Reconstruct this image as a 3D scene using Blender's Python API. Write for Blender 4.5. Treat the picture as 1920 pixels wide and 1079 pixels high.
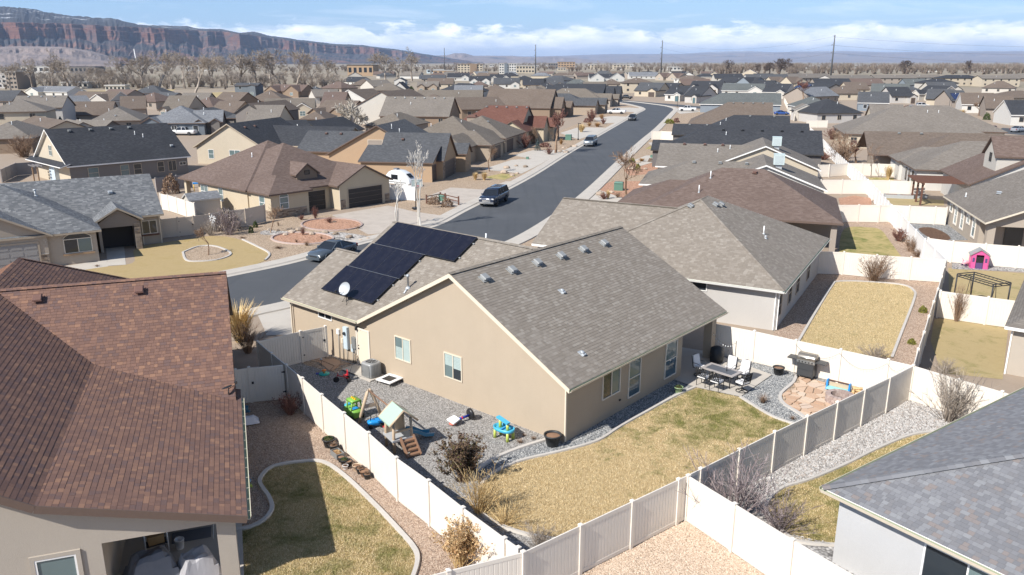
import bpy,math,random
import numpy as np
from mathutils import Vector,Matrix,noise as mnoise
R = math.radians
rnd = random.Random(7)
for o in list(bpy.data.objects):
    bpy.data.objects.remove(o)
SC = bpy.context.scene
COL = SC.collection

# ------------------------------------------------------------------ camera
FPX,CXP,CYP,YH,HC = 1493.3,960.0,539.5,116.0,16.3     # drone about 16 m above the yards
PIT = math.atan((CYP - YH) / FPX)
CP,SP = math.cos(PIT),math.sin(PIT)
cam = bpy.data.cameras.new('camera'); camo = bpy.data.objects.new('camera',cam); COL.objects.link(camo)
camo.location = (0,0,HC); camo.rotation_euler = (math.pi / 2 - PIT,0,0)
cam.sensor_width = 36; cam.lens = FPX / 1920 * 36; cam.clip_start = 0.5; cam.clip_end = 200000
SC.camera = camo

# ------------------------------------------------------------------ light
SUN_TO = 48.5          # bearing the light travels towards (clockwise from +Y)
SUN_EL = 42.0
W = bpy.data.worlds.new('World'); SC.world = W; W.use_nodes = True
sun = bpy.data.lights.new('sun','SUN'); suno = bpy.data.objects.new('sun',sun); COL.objects.link(suno)
sun.energy = 4.9; sun.angle = R(0.53); sun.color = (1.0,0.965,0.91)
ld = Vector((math.sin(R(SUN_TO)) * math.cos(R(SUN_EL)),math.cos(R(SUN_TO)) * math.cos(R(SUN_EL)),-math.sin(R(SUN_EL))))
suno.rotation_euler = ld.to_track_quat('-Z','Y').to_euler()
suno.location = (0,0,60)

class NT:
    """tiny node-tree helper"""
    def __init__(s,nt): s.t = nt; s.n = nt.nodes; s.l = nt.links
    def a(s,kind,**kw):
        n = s.n.new(kind); ins = kw.pop('i',{})
        for k,v in kw.items(): setattr(n,k,v)
        for k,v in ins.items():
            if hasattr(v,'is_linked') or v.__class__.__name__.startswith('NodeSocket'): s.l.new(v,n.inputs[k])
            else: n.inputs[k].default_value = v
        return n
    def m(s,op,a,b=None,c=None,clamp=False):
        n = s.n.new('ShaderNodeMath'); n.operation = op; n.use_clamp = clamp
        for k,v in enumerate((a,b,c)):
            if v is None: continue
            if hasattr(v,'is_linked'): s.l.new(v,n.inputs[k])
            else: n.inputs[k].default_value = v
        return n.outputs[0]
    def mix(s,f,a,b,blend='MIX'):
        n = s.n.new('ShaderNodeMix'); n.data_type = 'RGBA'; n.blend_type = blend
        for k,v in ((0,f),(6,a),(7,b)):
            if hasattr(v,'is_linked'): s.l.new(v,n.inputs[k])
            elif k and len(v) == 3: n.inputs[k].default_value = (*v,1)
            else: n.inputs[k].default_value = v
        return n.outputs[2]
    def ramp(s,f,stops,interp='LINEAR'):
        n = s.n.new('ShaderNodeValToRGB'); n.color_ramp.interpolation = interp
        e = n.color_ramp.elements
        while len(e) < len(stops): e.new(0.5)
        for q,(p,c) in zip(e,stops):
            q.position = p; q.color = (*c,1) if len(c) == 3 else c
        s.l.new(f,n.inputs[0]); return n.outputs[0]
    def noise(s,vec,scale,detail=3,rough=.55,dist=0,out=0):
        n = s.n.new('ShaderNodeTexNoise'); n.inputs['Scale'].default_value = scale
        n.inputs['Detail'].default_value = detail; n.inputs['Roughness'].default_value = rough; n.inputs['Distortion'].default_value = dist
        if vec is not None: s.l.new(vec,n.inputs['Vector'])
        return n.outputs[out]

# sky: Nishita plus real cloud cover that goes on all the way round
w = NT(W.node_tree)
for n in list(w.n): w.n.remove(n)
sky = w.a('ShaderNodeTexSky',sky_type='NISHITA',sun_disc=False,sun_elevation=R(SUN_EL),sun_rotation=R(SUN_TO + 180),
          altitude=1400,air_density=1.0,dust_density=0.15,ozone_density=2.5)
tc = w.a('ShaderNodeTexCoord').outputs['Generated']
sx = w.a('ShaderNodeSeparateXYZ',i={0: tc})
X_,Y_,Z_ = sx.outputs
az = w.m('ARCTAN2',X_,Y_)
el = w.m('ARCSINE',Z_)
hz = w.m('MAXIMUM',Z_,0.004)
# blue tint added low in the sky, faded with height to hold down fill
skyb = w.mix(w.m('MULTIPLY',w.m('POWER',2.718,w.m('MULTIPLY',w.m('MAXIMUM',Z_,0.0),-5.0)),.62),sky.outputs[0],(1.45,3.45,7.0))
# cumulus bank low over the horizon
bank = w.a('ShaderNodeCombineXYZ',i={0: w.m('MULTIPLY',az,26.0),1: w.m('MULTIPLY',el,75.0),2: 3.3}).outputs[0]
nb = w.noise(bank,1.0,7,.56,.25)
top = w.noise(w.a('ShaderNodeCombineXYZ',i={0: w.m('MULTIPLY',az,7.0),1: 0.0,2: 8.0}).outputs[0],1.0,3,.5)
topel = w.m('MULTIPLY_ADD',top,0.036,0.014)              # height of the bank in radians
fall = w.m('SUBTRACT',1.0,w.m('SMOOTH_MIN',w.m('DIVIDE',el,topel),4.0,.1))
dens = w.m('MULTIPLY_ADD',fall,0.55,w.m('SUBTRACT',nb,0.36))
low = w.m('MULTIPLY',w.m('SUBTRACT',el,0.006),60.0,clamp=True)   # thin out right on the horizon
cm = w.m('MULTIPLY',w.m('MULTIPLY',dens,6.5,clamp=True),w.m('MULTIPLY_ADD',low,.5,.35))
shade = w.noise(w.a('ShaderNodeVectorMath',operation='ADD',i={0: bank,1: (0.3,-0.45,0)}).outputs[0],1.0,6,.55,.25)
ccol = w.mix(w.m('MULTIPLY',w.m('SUBTRACT',shade,.36),3.2,clamp=True),(12.6,12.6,12.8),(7.6,8.5,10.0))
# cirrus veils high up, laid on a plane so that they stretch towards the horizon
ci = w.a('ShaderNodeCombineXYZ',i={0: w.m('DIVIDE',X_,w.m('ADD',hz,.05)),1: w.m('MULTIPLY',w.m('DIVIDE',Y_,w.m('ADD',hz,.05)),1.0),2: 0.0}).outputs[0]
nci = w.noise(ci,.55,6,.6,.6)
cim = w.m('MULTIPLY',w.m('SUBTRACT',nci,.50),3.4,clamp=True)
skyc = w.mix(w.m('MULTIPLY',cim,.62),skyb,(8.6,9.2,10.2))
skyc = w.mix(cm,skyc,ccol)
bg = w.a('ShaderNodeBackground',i={0: skyc,1: 0.098})
w.l.new(bg.outputs[0],w.a('ShaderNodeOutputWorld').inputs[0])

SC.view_settings.view_transform = 'Standard'; SC.view_settings.look = 'None'
SC.view_settings.exposure = 0.50; SC.view_settings.gamma = 1.0; SC.view_settings.use_curve_mapping = False
try:
    SC.cycles.volume_bounces = 1; SC.cycles.max_bounces = 6; SC.cycles.transparent_max_bounces = 12
except Exception: pass

# ------------------------------------------------------------------ survey helpers (photo sight lines meet the ground of the place)
def ray(u,v):
    a = (u - CXP) / FPX; b = -(v - CYP) / FPX
    return (a,CP + b * SP,-SP + b * CP)
def G(u,v,z=0.0):
    d = ray(u,v); t = (z - HC) / d[2]
    return Vector((d[0] * t,d[1] * t))
def bearing(a,b): return math.degrees(math.atan2(b[0] - a[0],b[1] - a[1]))
class Frame:
    def __init__(s,o,brg):
        s.o = Vector(o[:2]); b = R(brg); s.b = brg
        s.ex = Vector((math.sin(b),math.cos(b))); s.ey = Vector((-math.cos(b),math.sin(b)))
        s.rz = math.pi / 2 - b
    def w(s,x,y): return s.o + s.ex * x + s.ey * y
    def loc(s,p): d = Vector(p[:2]) - s.o; return (d.dot(s.ex),d.dot(s.ey))
def frame_px(a,b,z=2.75,brg=None):
    A,B = G(*a,z),G(*b,z)
    return Frame(A,bearing(A,B) if brg is None else brg),(B - A).length

# ------------------------------------------------------------------ object helpers
def tag(o,label=None,cat=None,group=None,kind=None):
    if label: o['label'] = label
    if cat: o['category'] = cat
    if group: o['group'] = group
    if kind: o['kind'] = kind
    return o
def empty(name,loc=(0,0,0),rz=0.0,label=None,cat=None,group=None,parent=None):
    o = bpy.data.objects.new(name,None); COL.objects.link(o)
    o.location = (*loc,0)[:3] if len(loc) == 2 else loc
    o.rotation_euler = (0,0,rz); o.empty_display_size = .3
    if parent: o.parent = parent
    return tag(o,label,cat,group)
def link(name,me,parent=None,loc=None,rz=None,rot=None):
    o = bpy.data.objects.new(name,me); COL.objects.link(o)
    if parent: o.parent = parent
    if loc is not None: o.location = loc
    if rz is not None: o.rotation_euler = (0,0,rz)
    if rot is not None: o.rotation_euler = rot
    return o
def copy_tree(o,parent=None):
    c = o.copy(); COL.objects.link(c); c.parent = parent
    for ch in list(o.children): copy_tree(ch,c)
    return c

class MB:
    """collects faces; mesh() / obj() turn them into one mesh"""
    def __init__(s): s.v = []; s.f = []; s.mi = []; s.uv = {}; s.sm = set()
    def vert(s,p): s.v.append(tuple(p)); return len(s.v) - 1
    def face(s,pts,mi=0,uv=None,smooth=False):
        b = len(s.v); s.v.extend(tuple(p) for p in pts)
        s.f.append(tuple(range(b,b + len(pts)))); s.mi.append(mi)
        if uv is not None: s.uv[len(s.f) - 1] = uv
        if smooth: s.sm.add(len(s.f) - 1)
    def idx(s,ids,mi=0,smooth=False):
        s.f.append(tuple(ids)); s.mi.append(mi)
        if smooth: s.sm.add(len(s.f) - 1)
    def box(s,c,d,mi=0,rz=0.0,M=None,taper=1.0):
        hx,hy,hz_ = d[0] / 2,d[1] / 2,d[2] / 2
        co,si = math.cos(rz),math.sin(rz); b = len(s.v)
        for sz in (-1,1):
            k = taper if sz > 0 else 1
            for sx_,sy_ in ((-1,-1),(1,-1),(1,1),(-1,1)):
                x,y,z = sx_ * hx * k,sy_ * hy * k,sz * hz_
                p = Vector((c[0] + x * co - y * si,c[1] + x * si + y * co,c[2] + z))
                if M is not None: p = M @ Vector((x,y,z)) + Vector(c)
                s.v.append(tuple(p))
        for q in ((3,2,1,0),(4,5,6,7),(0,1,5,4),(1,2,6,5),(2,3,7,6),(3,0,4,7)):
            s.f.append(tuple(b + i for i in q)); s.mi.append(mi)
        return s
    def box2(s,lo,hi,mi=0):
        return s.box([(a + b) / 2 for a,b in zip(lo,hi)],[b - a for a,b in zip(lo,hi)],mi)
    def bar(s,a,b,wd,ht=None,mi=0,up=(0,0,1)):
        a,b = Vector(a),Vector(b); d = b - a; L = d.length
        if L < 1e-6: return s
        z = d / L; u = Vector(up)
        x = u.cross(z)
        if x.length < 1e-4: x = Vector((1,0,0)).cross(z)
        x.normalize(); y = z.cross(x)
        M = Matrix((x,y,z)).transposed()
        return s.box((a + b) / 2,(wd,ht or wd,L),mi,M=M)
    def tube(s,pts,rad,n=6,mi=0,cap=True,smooth=True):
        pts = [Vector(p) for p in pts]; rings = []
        rs = rad if hasattr(rad,'__len__') else [rad] * len(pts)
        for i,p in enumerate(pts):
            t = (pts[min(i + 1,len(pts) - 1)] - pts[max(i - 1,0)])
            t = t.normalized() if t.length > 1e-9 else Vector((0,0,1))
            a = Vector((0,0,1)) if abs(t.z) < .9 else Vector((1,0,0))
            x = a.cross(t).normalized(); y = t.cross(x)
            b = len(s.v)
            for k in range(n):
                an = 2 * math.pi * k / n
                s.v.append(tuple(p + (x * math.cos(an) + y * math.sin(an)) * rs[i]))
            rings.append(b)
        for i in range(len(rings) - 1):
            for k in range(n):
                s.idx((rings[i] + k,rings[i] + (k + 1) % n,rings[i + 1] + (k + 1) % n,rings[i + 1] + k),mi,smooth)
        if cap:
            s.idx([rings[0] + k for k in reversed(range(n))],mi); s.idx([rings[-1] + k for k in range(n)],mi)
        return s
    def lathe(s,prof,c=(0,0,0),n=16,mi=0,smooth=True,cap=True):
        rings = []
        for r,z in prof:
            b = len(s.v); rings.append(b)
            for k in range(n):
                an = 2 * math.pi * k / n
                s.v.append((c[0] + r * math.cos(an),c[1] + r * math.sin(an),c[2] + z))
        for i in range(len(rings) - 1):
            for k in range(n):
                s.idx((rings[i] + k,rings[i] + (k + 1) % n,rings[i + 1] + (k + 1) % n,rings[i + 1] + k),mi,smooth)
        if cap:
            s.idx([rings[0] + k for k in reversed(range(n))],mi); s.idx([rings[-1] + k for k in range(n)],mi)
        return s
    def prism(s,poly,z0,z1,mi=0,mi_side=None):
        """poly: list of (x,y), any winding"""
        ar = sum(poly[i][0] * poly[(i + 1) % len(poly)][1] - poly[(i + 1) % len(poly)][0] * poly[i][1] for i in range(len(poly)))
        if ar < 0: poly = poly[::-1]
        b = len(s.v); n = len(poly)
        s.v.extend((p[0],p[1],z0) for p in poly); s.v.extend((p[0],p[1],z1) for p in poly)
        s.idx([b + i for i in reversed(range(n))],mi); s.idx([b + n + i for i in range(n)],mi)
        for i in range(n):
            j = (i + 1) % n
            s.idx((b + i,b + j,b + n + j,b + n + i),mi if mi_side is None else mi_side)
        return s
    def extrude(s,prof,axis_fn,t0,t1,mi=0):
        """profile [(a,b)] placed with axis_fn(a,b,t)"""
        n = len(prof); b = len(s.v)
        s.v.extend(tuple(axis_fn(a,c,t0)) for a,c in prof); s.v.extend(tuple(axis_fn(a,c,t1)) for a,c in prof)
        s.idx([b + i for i in reversed(range(n))],mi); s.idx([b + n + i for i in range(n)],mi)
        for i in range(n):
            j = (i + 1) % n; s.idx((b + i,b + j,b + n + j,b + n + i),mi)
        return s
    def mesh(s,name,mats):
        me = bpy.data.meshes.new(name); me.from_pydata(s.v,[],s.f)
        for m in (mats if isinstance(mats,(list,tuple)) else [mats]): me.materials.append(M(m) if isinstance(m,str) else m)
        if any(s.mi): me.polygons.foreach_set('material_index',s.mi)
        if s.uv:
            ul = me.uv_layers.new(name='UVMap')
            for fi,uv in s.uv.items():
                p = me.polygons[fi]
                for k,li in enumerate(p.loop_indices): ul.data[li].uv = uv[k]
        if s.sm:
            me.polygons.foreach_set('use_smooth',[i in s.sm for i in range(len(s.f))])
        me.update(); return me
    def obj(s,name,mats,parent=None,loc=None,rz=None,rot=None):
        return link(name,s.mesh(name,mats),parent,loc,rz,rot)
def np_mesh(name,V,F,mats,mi=None,attr=None,k=4):
    """fast mesh from numpy: V (n,3), F (m,k); attr = per-face float"""
    me = bpy.data.meshes.new(name)
    V = np.asarray(V,np.float32); F = np.asarray(F,np.int32); m = len(F)
    me.vertices.add(len(V)); me.vertices.foreach_set('co',V.ravel())
    me.loops.add(F.size); me.loops.foreach_set('vertex_index',F.ravel())
    me.polygons.add(m); me.polygons.foreach_set('loop_start',np.arange(0,F.size,F.shape[1],dtype=np.int32))
    try: me.polygons.foreach_set('loop_total',np.full(m,F.shape[1],np.int32))
    except Exception: pass
    for q in (mats if isinstance(mats,(list,tuple)) else [mats]): me.materials.append(M(q) if isinstance(q,str) else q)
    if mi is not None: me.polygons.foreach_set('material_index',np.asarray(mi,np.int32))
    if attr is not None:
        a = me.attributes.new('rv','FLOAT','FACE'); a.data.foreach_set('value',np.asarray(attr,np.float32))
    me.polygons.foreach_set('use_smooth',np.zeros(m,bool))
    me.update(calc_edges=True); me.validate(); return me
# ------------------------------------------------------------------ materials
MATS = {}
def M(n): return MATS[n]
def newmat(name):
    m = bpy.data.materials.new(name); m.use_nodes = True; MATS[name] = m
    t = NT(m.node_tree)
    for n in list(t.n): t.n.remove(n)
    b = t.a('ShaderNodeBsdfPrincipled'); o = t.a('ShaderNodeOutputMaterial'); t.l.new(b.outputs[0],o.inputs[0])
    return m,t,b
def setc(t,b,c):
    if hasattr(c,'is_linked'): t.l.new(c,b.inputs['Base Color'])
    else: b.inputs['Base Color'].default_value = (*c,1)
def bump(t,b,h,strength=.3,dist=.02):
    n = t.a('ShaderNodeBump',i={'Strength': strength,'Distance': dist,'Height': h}); t.l.new(n.outputs[0],b.inputs['Normal'])
def objc(t): return t.a('ShaderNodeTexCoord').outputs['Object']
def geoc(t): return t.a('ShaderNodeNewGeometry').outputs['Position']
def plain(name,c,rough=.6,var=.12,scale=6,metal=0,spec=.4,bmp=0,bscale=60,big=0):
    m,t,b = newmat(name)
    v = objc(t); f = t.noise(v,scale,4,.6)
    lo = tuple(x * (1 - var) for x in c); hi = tuple(min(1,x * (1 + var)) for x in c)
    col = t.mix(f,lo,hi)
    if big:
        f2 = t.m('MULTIPLY',t.m('SUBTRACT',t.noise(v,.35,4,.65),.45),3,clamp=True)
        col = t.mix(t.m('MULTIPLY',f2,big),col,tuple(x * .62 for x in c))
    setc(t,b,col)
    b.inputs['Roughness'].default_value = rough; b.inputs['Metallic'].default_value = metal
    b.inputs['Specular IOR Level'].default_value = spec
    if bmp: bump(t,b,t.noise(v,bscale,3,.6),bmp,.01)
    return m
def stucco(name,c):
    m,t,b = newmat(name); v = objc(t)
    col = t.mix(t.noise(v,30,4,.7),tuple(x * .90 for x in c),tuple(min(1,x * 1.08) for x in c))
    col = t.mix(t.m('MULTIPLY',t.m('SUBTRACT',t.noise(v,.8,5,.7),.4),1.3,clamp=True),col,tuple(x * .88 for x in c))
    # faint run marks
    sv = t.a('ShaderNodeMapping',i={0: v,'Scale': (7,7,.35)}).outputs[0]
    col = t.mix(t.m('MULTIPLY',t.m('SUBTRACT',t.noise(sv,1,4,.6),.55),.9,clamp=True),col,tuple(x * .82 for x in c))
    setc(t,b,col); b.inputs['Roughness'].default_value = .92; b.inputs['Specular IOR Level'].default_value = .15
    bump(t,b,t.noise(v,38,5,.7),.55,.012)
    return m
def shingle(name,c1,c2,c3,dark=.45):
    """asphalt shingles too far off to tell apart: courses and tabs from the slope's own metre grid"""
    m,t,b = newmat(name)
    uv = t.a('ShaderNodeTexCoord').outputs['UV']
    br = t.a('ShaderNodeTexBrick',offset=.43,offset_frequency=2,squash=1.0,
             i={'Vector': uv,'Color1': (0,0,0,1),'Color2': (1,1,1,1),'Mortar': (.5,.5,.5,1),'Scale': 1.0,'Mortar Size': .006,
                'Mortar Smooth': .3,'Bias': 0.0,'Brick Width': .31,'Row Height': .15})
    col = t.ramp(br.outputs[0],[(0,c1),(.5,c2),(1,c3)])
    wn = t.noise(uv,1.6,4,.65)
    col = t.mix(t.m('MULTIPLY',t.m('SUBTRACT',wn,.42),1.6,clamp=True),col,tuple(x * .8 for x in c2))
    col = t.mix(t.m('MULTIPLY',t.noise(uv,70,2,.6),.5),col,c3)
    big = t.noise(t.a('ShaderNodeTexCoord').outputs['Object'],.22,4,.6)
    col = t.mix(t.m('MULTIPLY',t.m('SUBTRACT',big,.46),2.0,clamp=True),col,tuple(x * .84 for x in c2))
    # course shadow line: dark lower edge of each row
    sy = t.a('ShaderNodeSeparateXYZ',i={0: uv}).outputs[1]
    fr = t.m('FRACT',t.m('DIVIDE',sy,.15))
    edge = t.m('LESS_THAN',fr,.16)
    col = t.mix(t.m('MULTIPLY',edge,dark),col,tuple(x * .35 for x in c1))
    setc(t,b,col); b.inputs['Roughness'].default_value = .9; b.inputs['Specular IOR Level'].default_value = .2
    bump(t,b,t.m('ADD',t.m('MULTIPLY',br.outputs[0],.6),t.m('SUBTRACT',1,fr)),.5,.012)
    return m
def tabs(name,stops,rough=.9):
    """single shingle pieces: colour by piece"""
    m,t,b = newmat(name)
    rv = t.a('ShaderNodeAttribute',attribute_name='rv').outputs['Fac']
    oi = t.a('ShaderNodeObjectInfo').outputs['Random']
    f = t.m('FRACT',t.m('ADD',rv,oi))
    col = t.ramp(f,stops,'CONSTANT')
    v = objc(t); g = geoc(t)
    col = t.mix(t.m('MULTIPLY',t.noise(g,55,3,.7),.45),col,tuple(min(1,x * 1.35) for x in stops[1][1]))
    big = t.noise(g,.5,4,.65)
    col = t.mix(t.m('MULTIPLY',t.m('SUBTRACT',big,.46),.9,clamp=True),col,tuple(x * .8 for x in stops[0][1]))
    setc(t,b,col); b.inputs['Roughness'].default_value = rough; b.inputs['Specular IOR Level'].default_value = .2
    bump(t,b,t.noise(g,120,2,.7),.4,.006)
    return m
def gravel(name,c1,c2,c3,scale=16,bmp=1.0,rough=.9,big=.35):
    m,t,b = newmat(name); v = geoc(t)
    vo = t.a('ShaderNodeTexVoronoi',i={'Vector': v,'Scale': scale,'Randomness': 1})
    sep = t.a('ShaderNodeSeparateColor',i={0: vo.outputs['Color']})
    col = t.ramp(sep.outputs[0],[(0,c1),(.5,c2),(1,c3)])
    n2 = t.noise(v,.5,5,.7)
    col = t.mix(t.m('MULTIPLY',t.m('SUBTRACT',n2,.42),2.2 * big,clamp=True),col,tuple(x * .68 for x in c2))
    col = t.mix(t.m('MULTIPLY',t.m('SUBTRACT',vo.outputs['Distance'],.35),1.6,clamp=True),col,tuple(x * .4 for x in c1))
    setc(t,b,col); b.inputs['Roughness'].default_value = rough; b.inputs['Specular IOR Level'].default_value = .2
    bump(t,b,t.m('SUBTRACT',1,vo.outputs['Distance']),bmp,.03)
    return m
def greenmask(t,v,gamt,scale,wet):
    f = t.m('SUBTRACT',t.noise(v,scale,7,.76,.5),1 - gamt)
    if wet:
        d = t.a('ShaderNodeVectorMath',operation='DISTANCE',i={0: v,1: wet[0]}).outputs['Value']
        f = t.m('ADD',f,t.m('MULTIPLY',t.m('SUBTRACT',1.0,t.m('DIVIDE',d,wet[1])),wet[2]))
    return t.m('MULTIPLY',f,5.0,clamp=True)
def lawn(name,dry,dry2,green,gamt=.5,scale=.9,wet=None):
    m,t,b = newmat(name); v = geoc(t)
    col = t.mix(t.noise(v,2.3,5,.75),dry,dry2)
    col = t.mix(t.m('MULTIPLY',t.noise(v,26,3,.7),.45),col,tuple(x * .5 for x in dry))
    gm = greenmask(t,v,gamt,scale,wet)
    col = t.mix(t.m('MULTIPLY',gm,.85),col,green)
    setc(t,b,col); b.inputs['Roughness'].default_value = .95; b.inputs['Specular IOR Level'].default_value = .1
    bump(t,b,t.noise(v,45,4,.8),.8,.04)
    return m
def glass(name,c=(.02,.025,.03),rough=.06):
    m,t,b = newmat(name)
    g = geoc(t)
    setc(t,b,t.mix(t.noise(g,.7,2),c,tuple(x * 1.7 for x in c)))
    b.inputs['Roughness'].default_value = rough; b.inputs['Specular IOR Level'].default_value = .7
    return m
def paint(name,c,rough=.3,coat=.6,metal=.0):
    m,t,b = newmat(name)
    v = objc(t); setc(t,b,t.mix(t.m('MULTIPLY',t.noise(v,3,5,.7),.35),c,tuple(min(1,x * .75 + .05) for x in c)))
    b.inputs['Roughness'].default_value = rough; b.inputs['Coat Weight'].default_value = coat; b.inputs['Coat Roughness'].default_value = .12
    b.inputs['Metallic'].default_value = metal
    return m

# ground
gravel('ground_dirt',(.30,.22,.15),(.36,.27,.19),(.42,.33,.24),7,.5,big=.6)
m,t,b = newmat('asphalt'); v = geoc(t)
c = t.mix(t.noise(v,90,3,.7),(.050,.053,.058),(.085,.089,.095))
c = t.mix(t.m('MULTIPLY',t.m('SUBTRACT',t.noise(v,.18,5,.65,.5),.45),2.0,clamp=True),c,(.095,.098,.102))
mp = t.a('ShaderNodeMapping',i={0: v,'Rotation': (0,0,R(15)),'Scale': (1.3,.05,1)}).outputs[0]
c = t.mix(t.m('MULTIPLY',t.m('SUBTRACT',t.noise(mp,1,4,.6),.5),1.6,clamp=True),c,(.034,.038,.044))
setc(t,b,c); b.inputs['Roughness'].default_value = .85; bump(t,b,t.noise(v,160,2),.3,.006)
m,t,b = newmat('concrete'); v = geoc(t)
c = t.mix(t.noise(v,40,4,.7),(.43,.39,.335),(.51,.465,.405))
c = t.mix(t.m('MULTIPLY',t.m('SUBTRACT',t.noise(v,.55,6,.7),.44),2.0,clamp=True),c,(.36,.325,.28))
setc(t,b,c); b.inputs['Roughness'].default_value = .9; bump(t,b,t.noise(v,130,3),.25,.005)
m,t,b = newmat('driveway'); v = geoc(t)
c = t.mix(t.noise(v,30,4,.7),(.40,.345,.29),(.50,.44,.375))
c = t.mix(t.m('MULTIPLY',t.m('SUBTRACT',t.noise(v,.7,6,.75,.6),.43),2.4,clamp=True),c,(.32,.275,.23))
setc(t,b,c); b.inputs['Roughness'].default_value = .9; bump(t,b,t.noise(v,130,3),.25,.005)
gravel('gravel_grey',(.22,.205,.188),(.38,.36,.335),(.52,.495,.465),17,.7)
gravel('gravel_blue',(.12,.125,.13),(.30,.30,.295),(.56,.55,.53),13,1.0)
gravel('gravel_white',(.21,.20,.19),(.41,.39,.37),(.58,.555,.53),9,1.0)
gravel('gravel_pink',(.36,.25,.18),(.50,.37,.275),(.62,.49,.385),17,.9)
gravel('gravel_cream',(.42,.31,.22),(.60,.465,.35),(.74,.60,.47),15,.9)
gravel('gravel_red',(.40,.21,.13),(.52,.30,.20),(.60,.38,.27),9,.9)
gravel('gravel_tan',(.37,.27,.185),(.47,.355,.25),(.56,.44,.33),12,.9)
gravel('stone_mix',(.22,.2,.18),(.48,.44,.40),(.70,.66,.60),5,1.0)
gravel('mulch',(.10,.055,.035),(.17,.10,.065),(.24,.15,.10),18,1.0)
lawn('lawn_main',(.47,.345,.175),(.60,.47,.275),(.165,.165,.05),.50,.8,((10.2,35.8,0),6.8,.15))
lawn('lawn_left',(.36,.28,.115),(.48,.38,.18),(.15,.16,.045),.52,.7)
lawn('lawn_tan',(.41,.32,.165),(.51,.41,.235),(.25,.22,.09),.46,.6)
lawn('lawn_front',(.40,.295,.145),(.51,.39,.21),(.33,.25,.09),.46,.5)
lawn('lawn_green',(.43,.34,.15),(.52,.42,.20),(.13,.165,.04),.54,.6)
lawn('lawn_dry',(.42,.32,.16),(.54,.43,.24),(.17,.18,.05),.47,.6)
for nm_,ga_,sc_,wet_ in (('grass_blade',.50,.8,((10.2,35.8,0),6.8,.15)),('grass_left',.54,.7,None),('grass_tan',.43,.7,None)):
  m,t,b = newmat(nm_); rv = t.a('ShaderNodeAttribute',attribute_name='rv').outputs['Fac']
  g = geoc(t)
  gm = greenmask(t,g,ga_,sc_,wet_)
  dryc = t.ramp(rv,[(0,(.45,.335,.17)),(.4,(.60,.47,.27)),(.8,(.74,.61,.39)),(1,(.52,.40,.20))])
  grc = t.ramp(rv,[(0,(.11,.125,.03)),(.5,(.19,.195,.055)),(1,(.36,.31,.12))])
  setc(t,b,t.mix(gm,dryc,grc)); b.inputs['Roughness'].default_value = .8; b.inputs['Specular IOR Level'].default_value = .15
def stonemat(name,stops):
    m,t,b = newmat(name); rv = t.a('ShaderNodeAttribute',attribute_name='rv').outputs['Fac']
    oi = t.a('ShaderNodeObjectInfo').outputs['Random']; g = geoc(t)
    c = t.ramp(t.m('FRACT',t.m('ADD',rv,oi)),stops)
    c = t.mix(t.m('MULTIPLY',t.noise(g,30,4,.7),.4),c,tuple(x * .55 for x in stops[0][1]))
    setc(t,b,c); b.inputs['Roughness'].default_value = .9; b.inputs['Specular IOR Level'].default_value = .2
    bump(t,b,t.noise(g,45,3),.4,.01)
stonemat('pebble_grey',[(0,(.15,.142,.133)),(.5,(.325,.308,.288)),(1,(.52,.495,.465))])
stonemat('pebble_blue',[(0,(.09,.098,.105)),(.5,(.28,.285,.285)),(1,(.64,.62,.58))])
stonemat('pebble_white',[(0,(.20,.18,.165)),(.4,(.42,.40,.375)),(.8,(.62,.595,.57)),(1,(.36,.285,.235))])
stonemat('pebble_cream',[(0,(.38,.27,.19)),(.5,(.62,.48,.36)),(1,(.80,.68,.54))])
stonemat('pebble_pink',[(0,(.28,.20,.15)),(.5,(.48,.36,.27)),(1,(.62,.50,.40))])
stonemat('flagstone',[(0,(.50,.32,.21)),(.3,(.58,.40,.275)),(.6,(.64,.47,.34)),(.85,(.68,.55,.42)),(1,(.62,.49,.39))])
stonemat('stone_veneer',[(0,(.16,.12,.09)),(.35,(.30,.23,.17)),(.7,(.42,.34,.26)),(1,(.24,.20,.17))])
stonemat('boulder',[(0,(.26,.20,.15)),(.5,(.44,.35,.27)),(1,(.56,.45,.35))])
stonemat('pit_block',[(0,(.36,.27,.235)),(.5,(.44,.34,.30)),(1,(.52,.42,.37))])
plain('curb',(.50,.465,.42),.9,.12,9,bmp=.3,big=.5)
# walls
for n,c in dict(st_tan=(.435,.355,.265),st_left=(.43,.375,.31),st_white=(.47,.465,.46),st_grey=(.47,.445,.415),st_cream=(.50,.42,.305),
                 st_beige=(.50,.43,.33),st_brown=(.26,.19,.135),st_orange=(.42,.295,.19),st_dkgrey=(.15,.14,.135),st_warm=(.20,.18,.165),
                 st_putty=(.40,.34,.275),st_pale=(.50,.465,.41),st_blue=(.22,.25,.28),st_taupe=(.33,.28,.235),st_snow=(.56,.54,.50),
                 st_greyblue=(.16,.18,.20),st_stone=(.36,.29,.22),st_gate=(.37,.33,.295)).items(): stucco(n,c)
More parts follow.
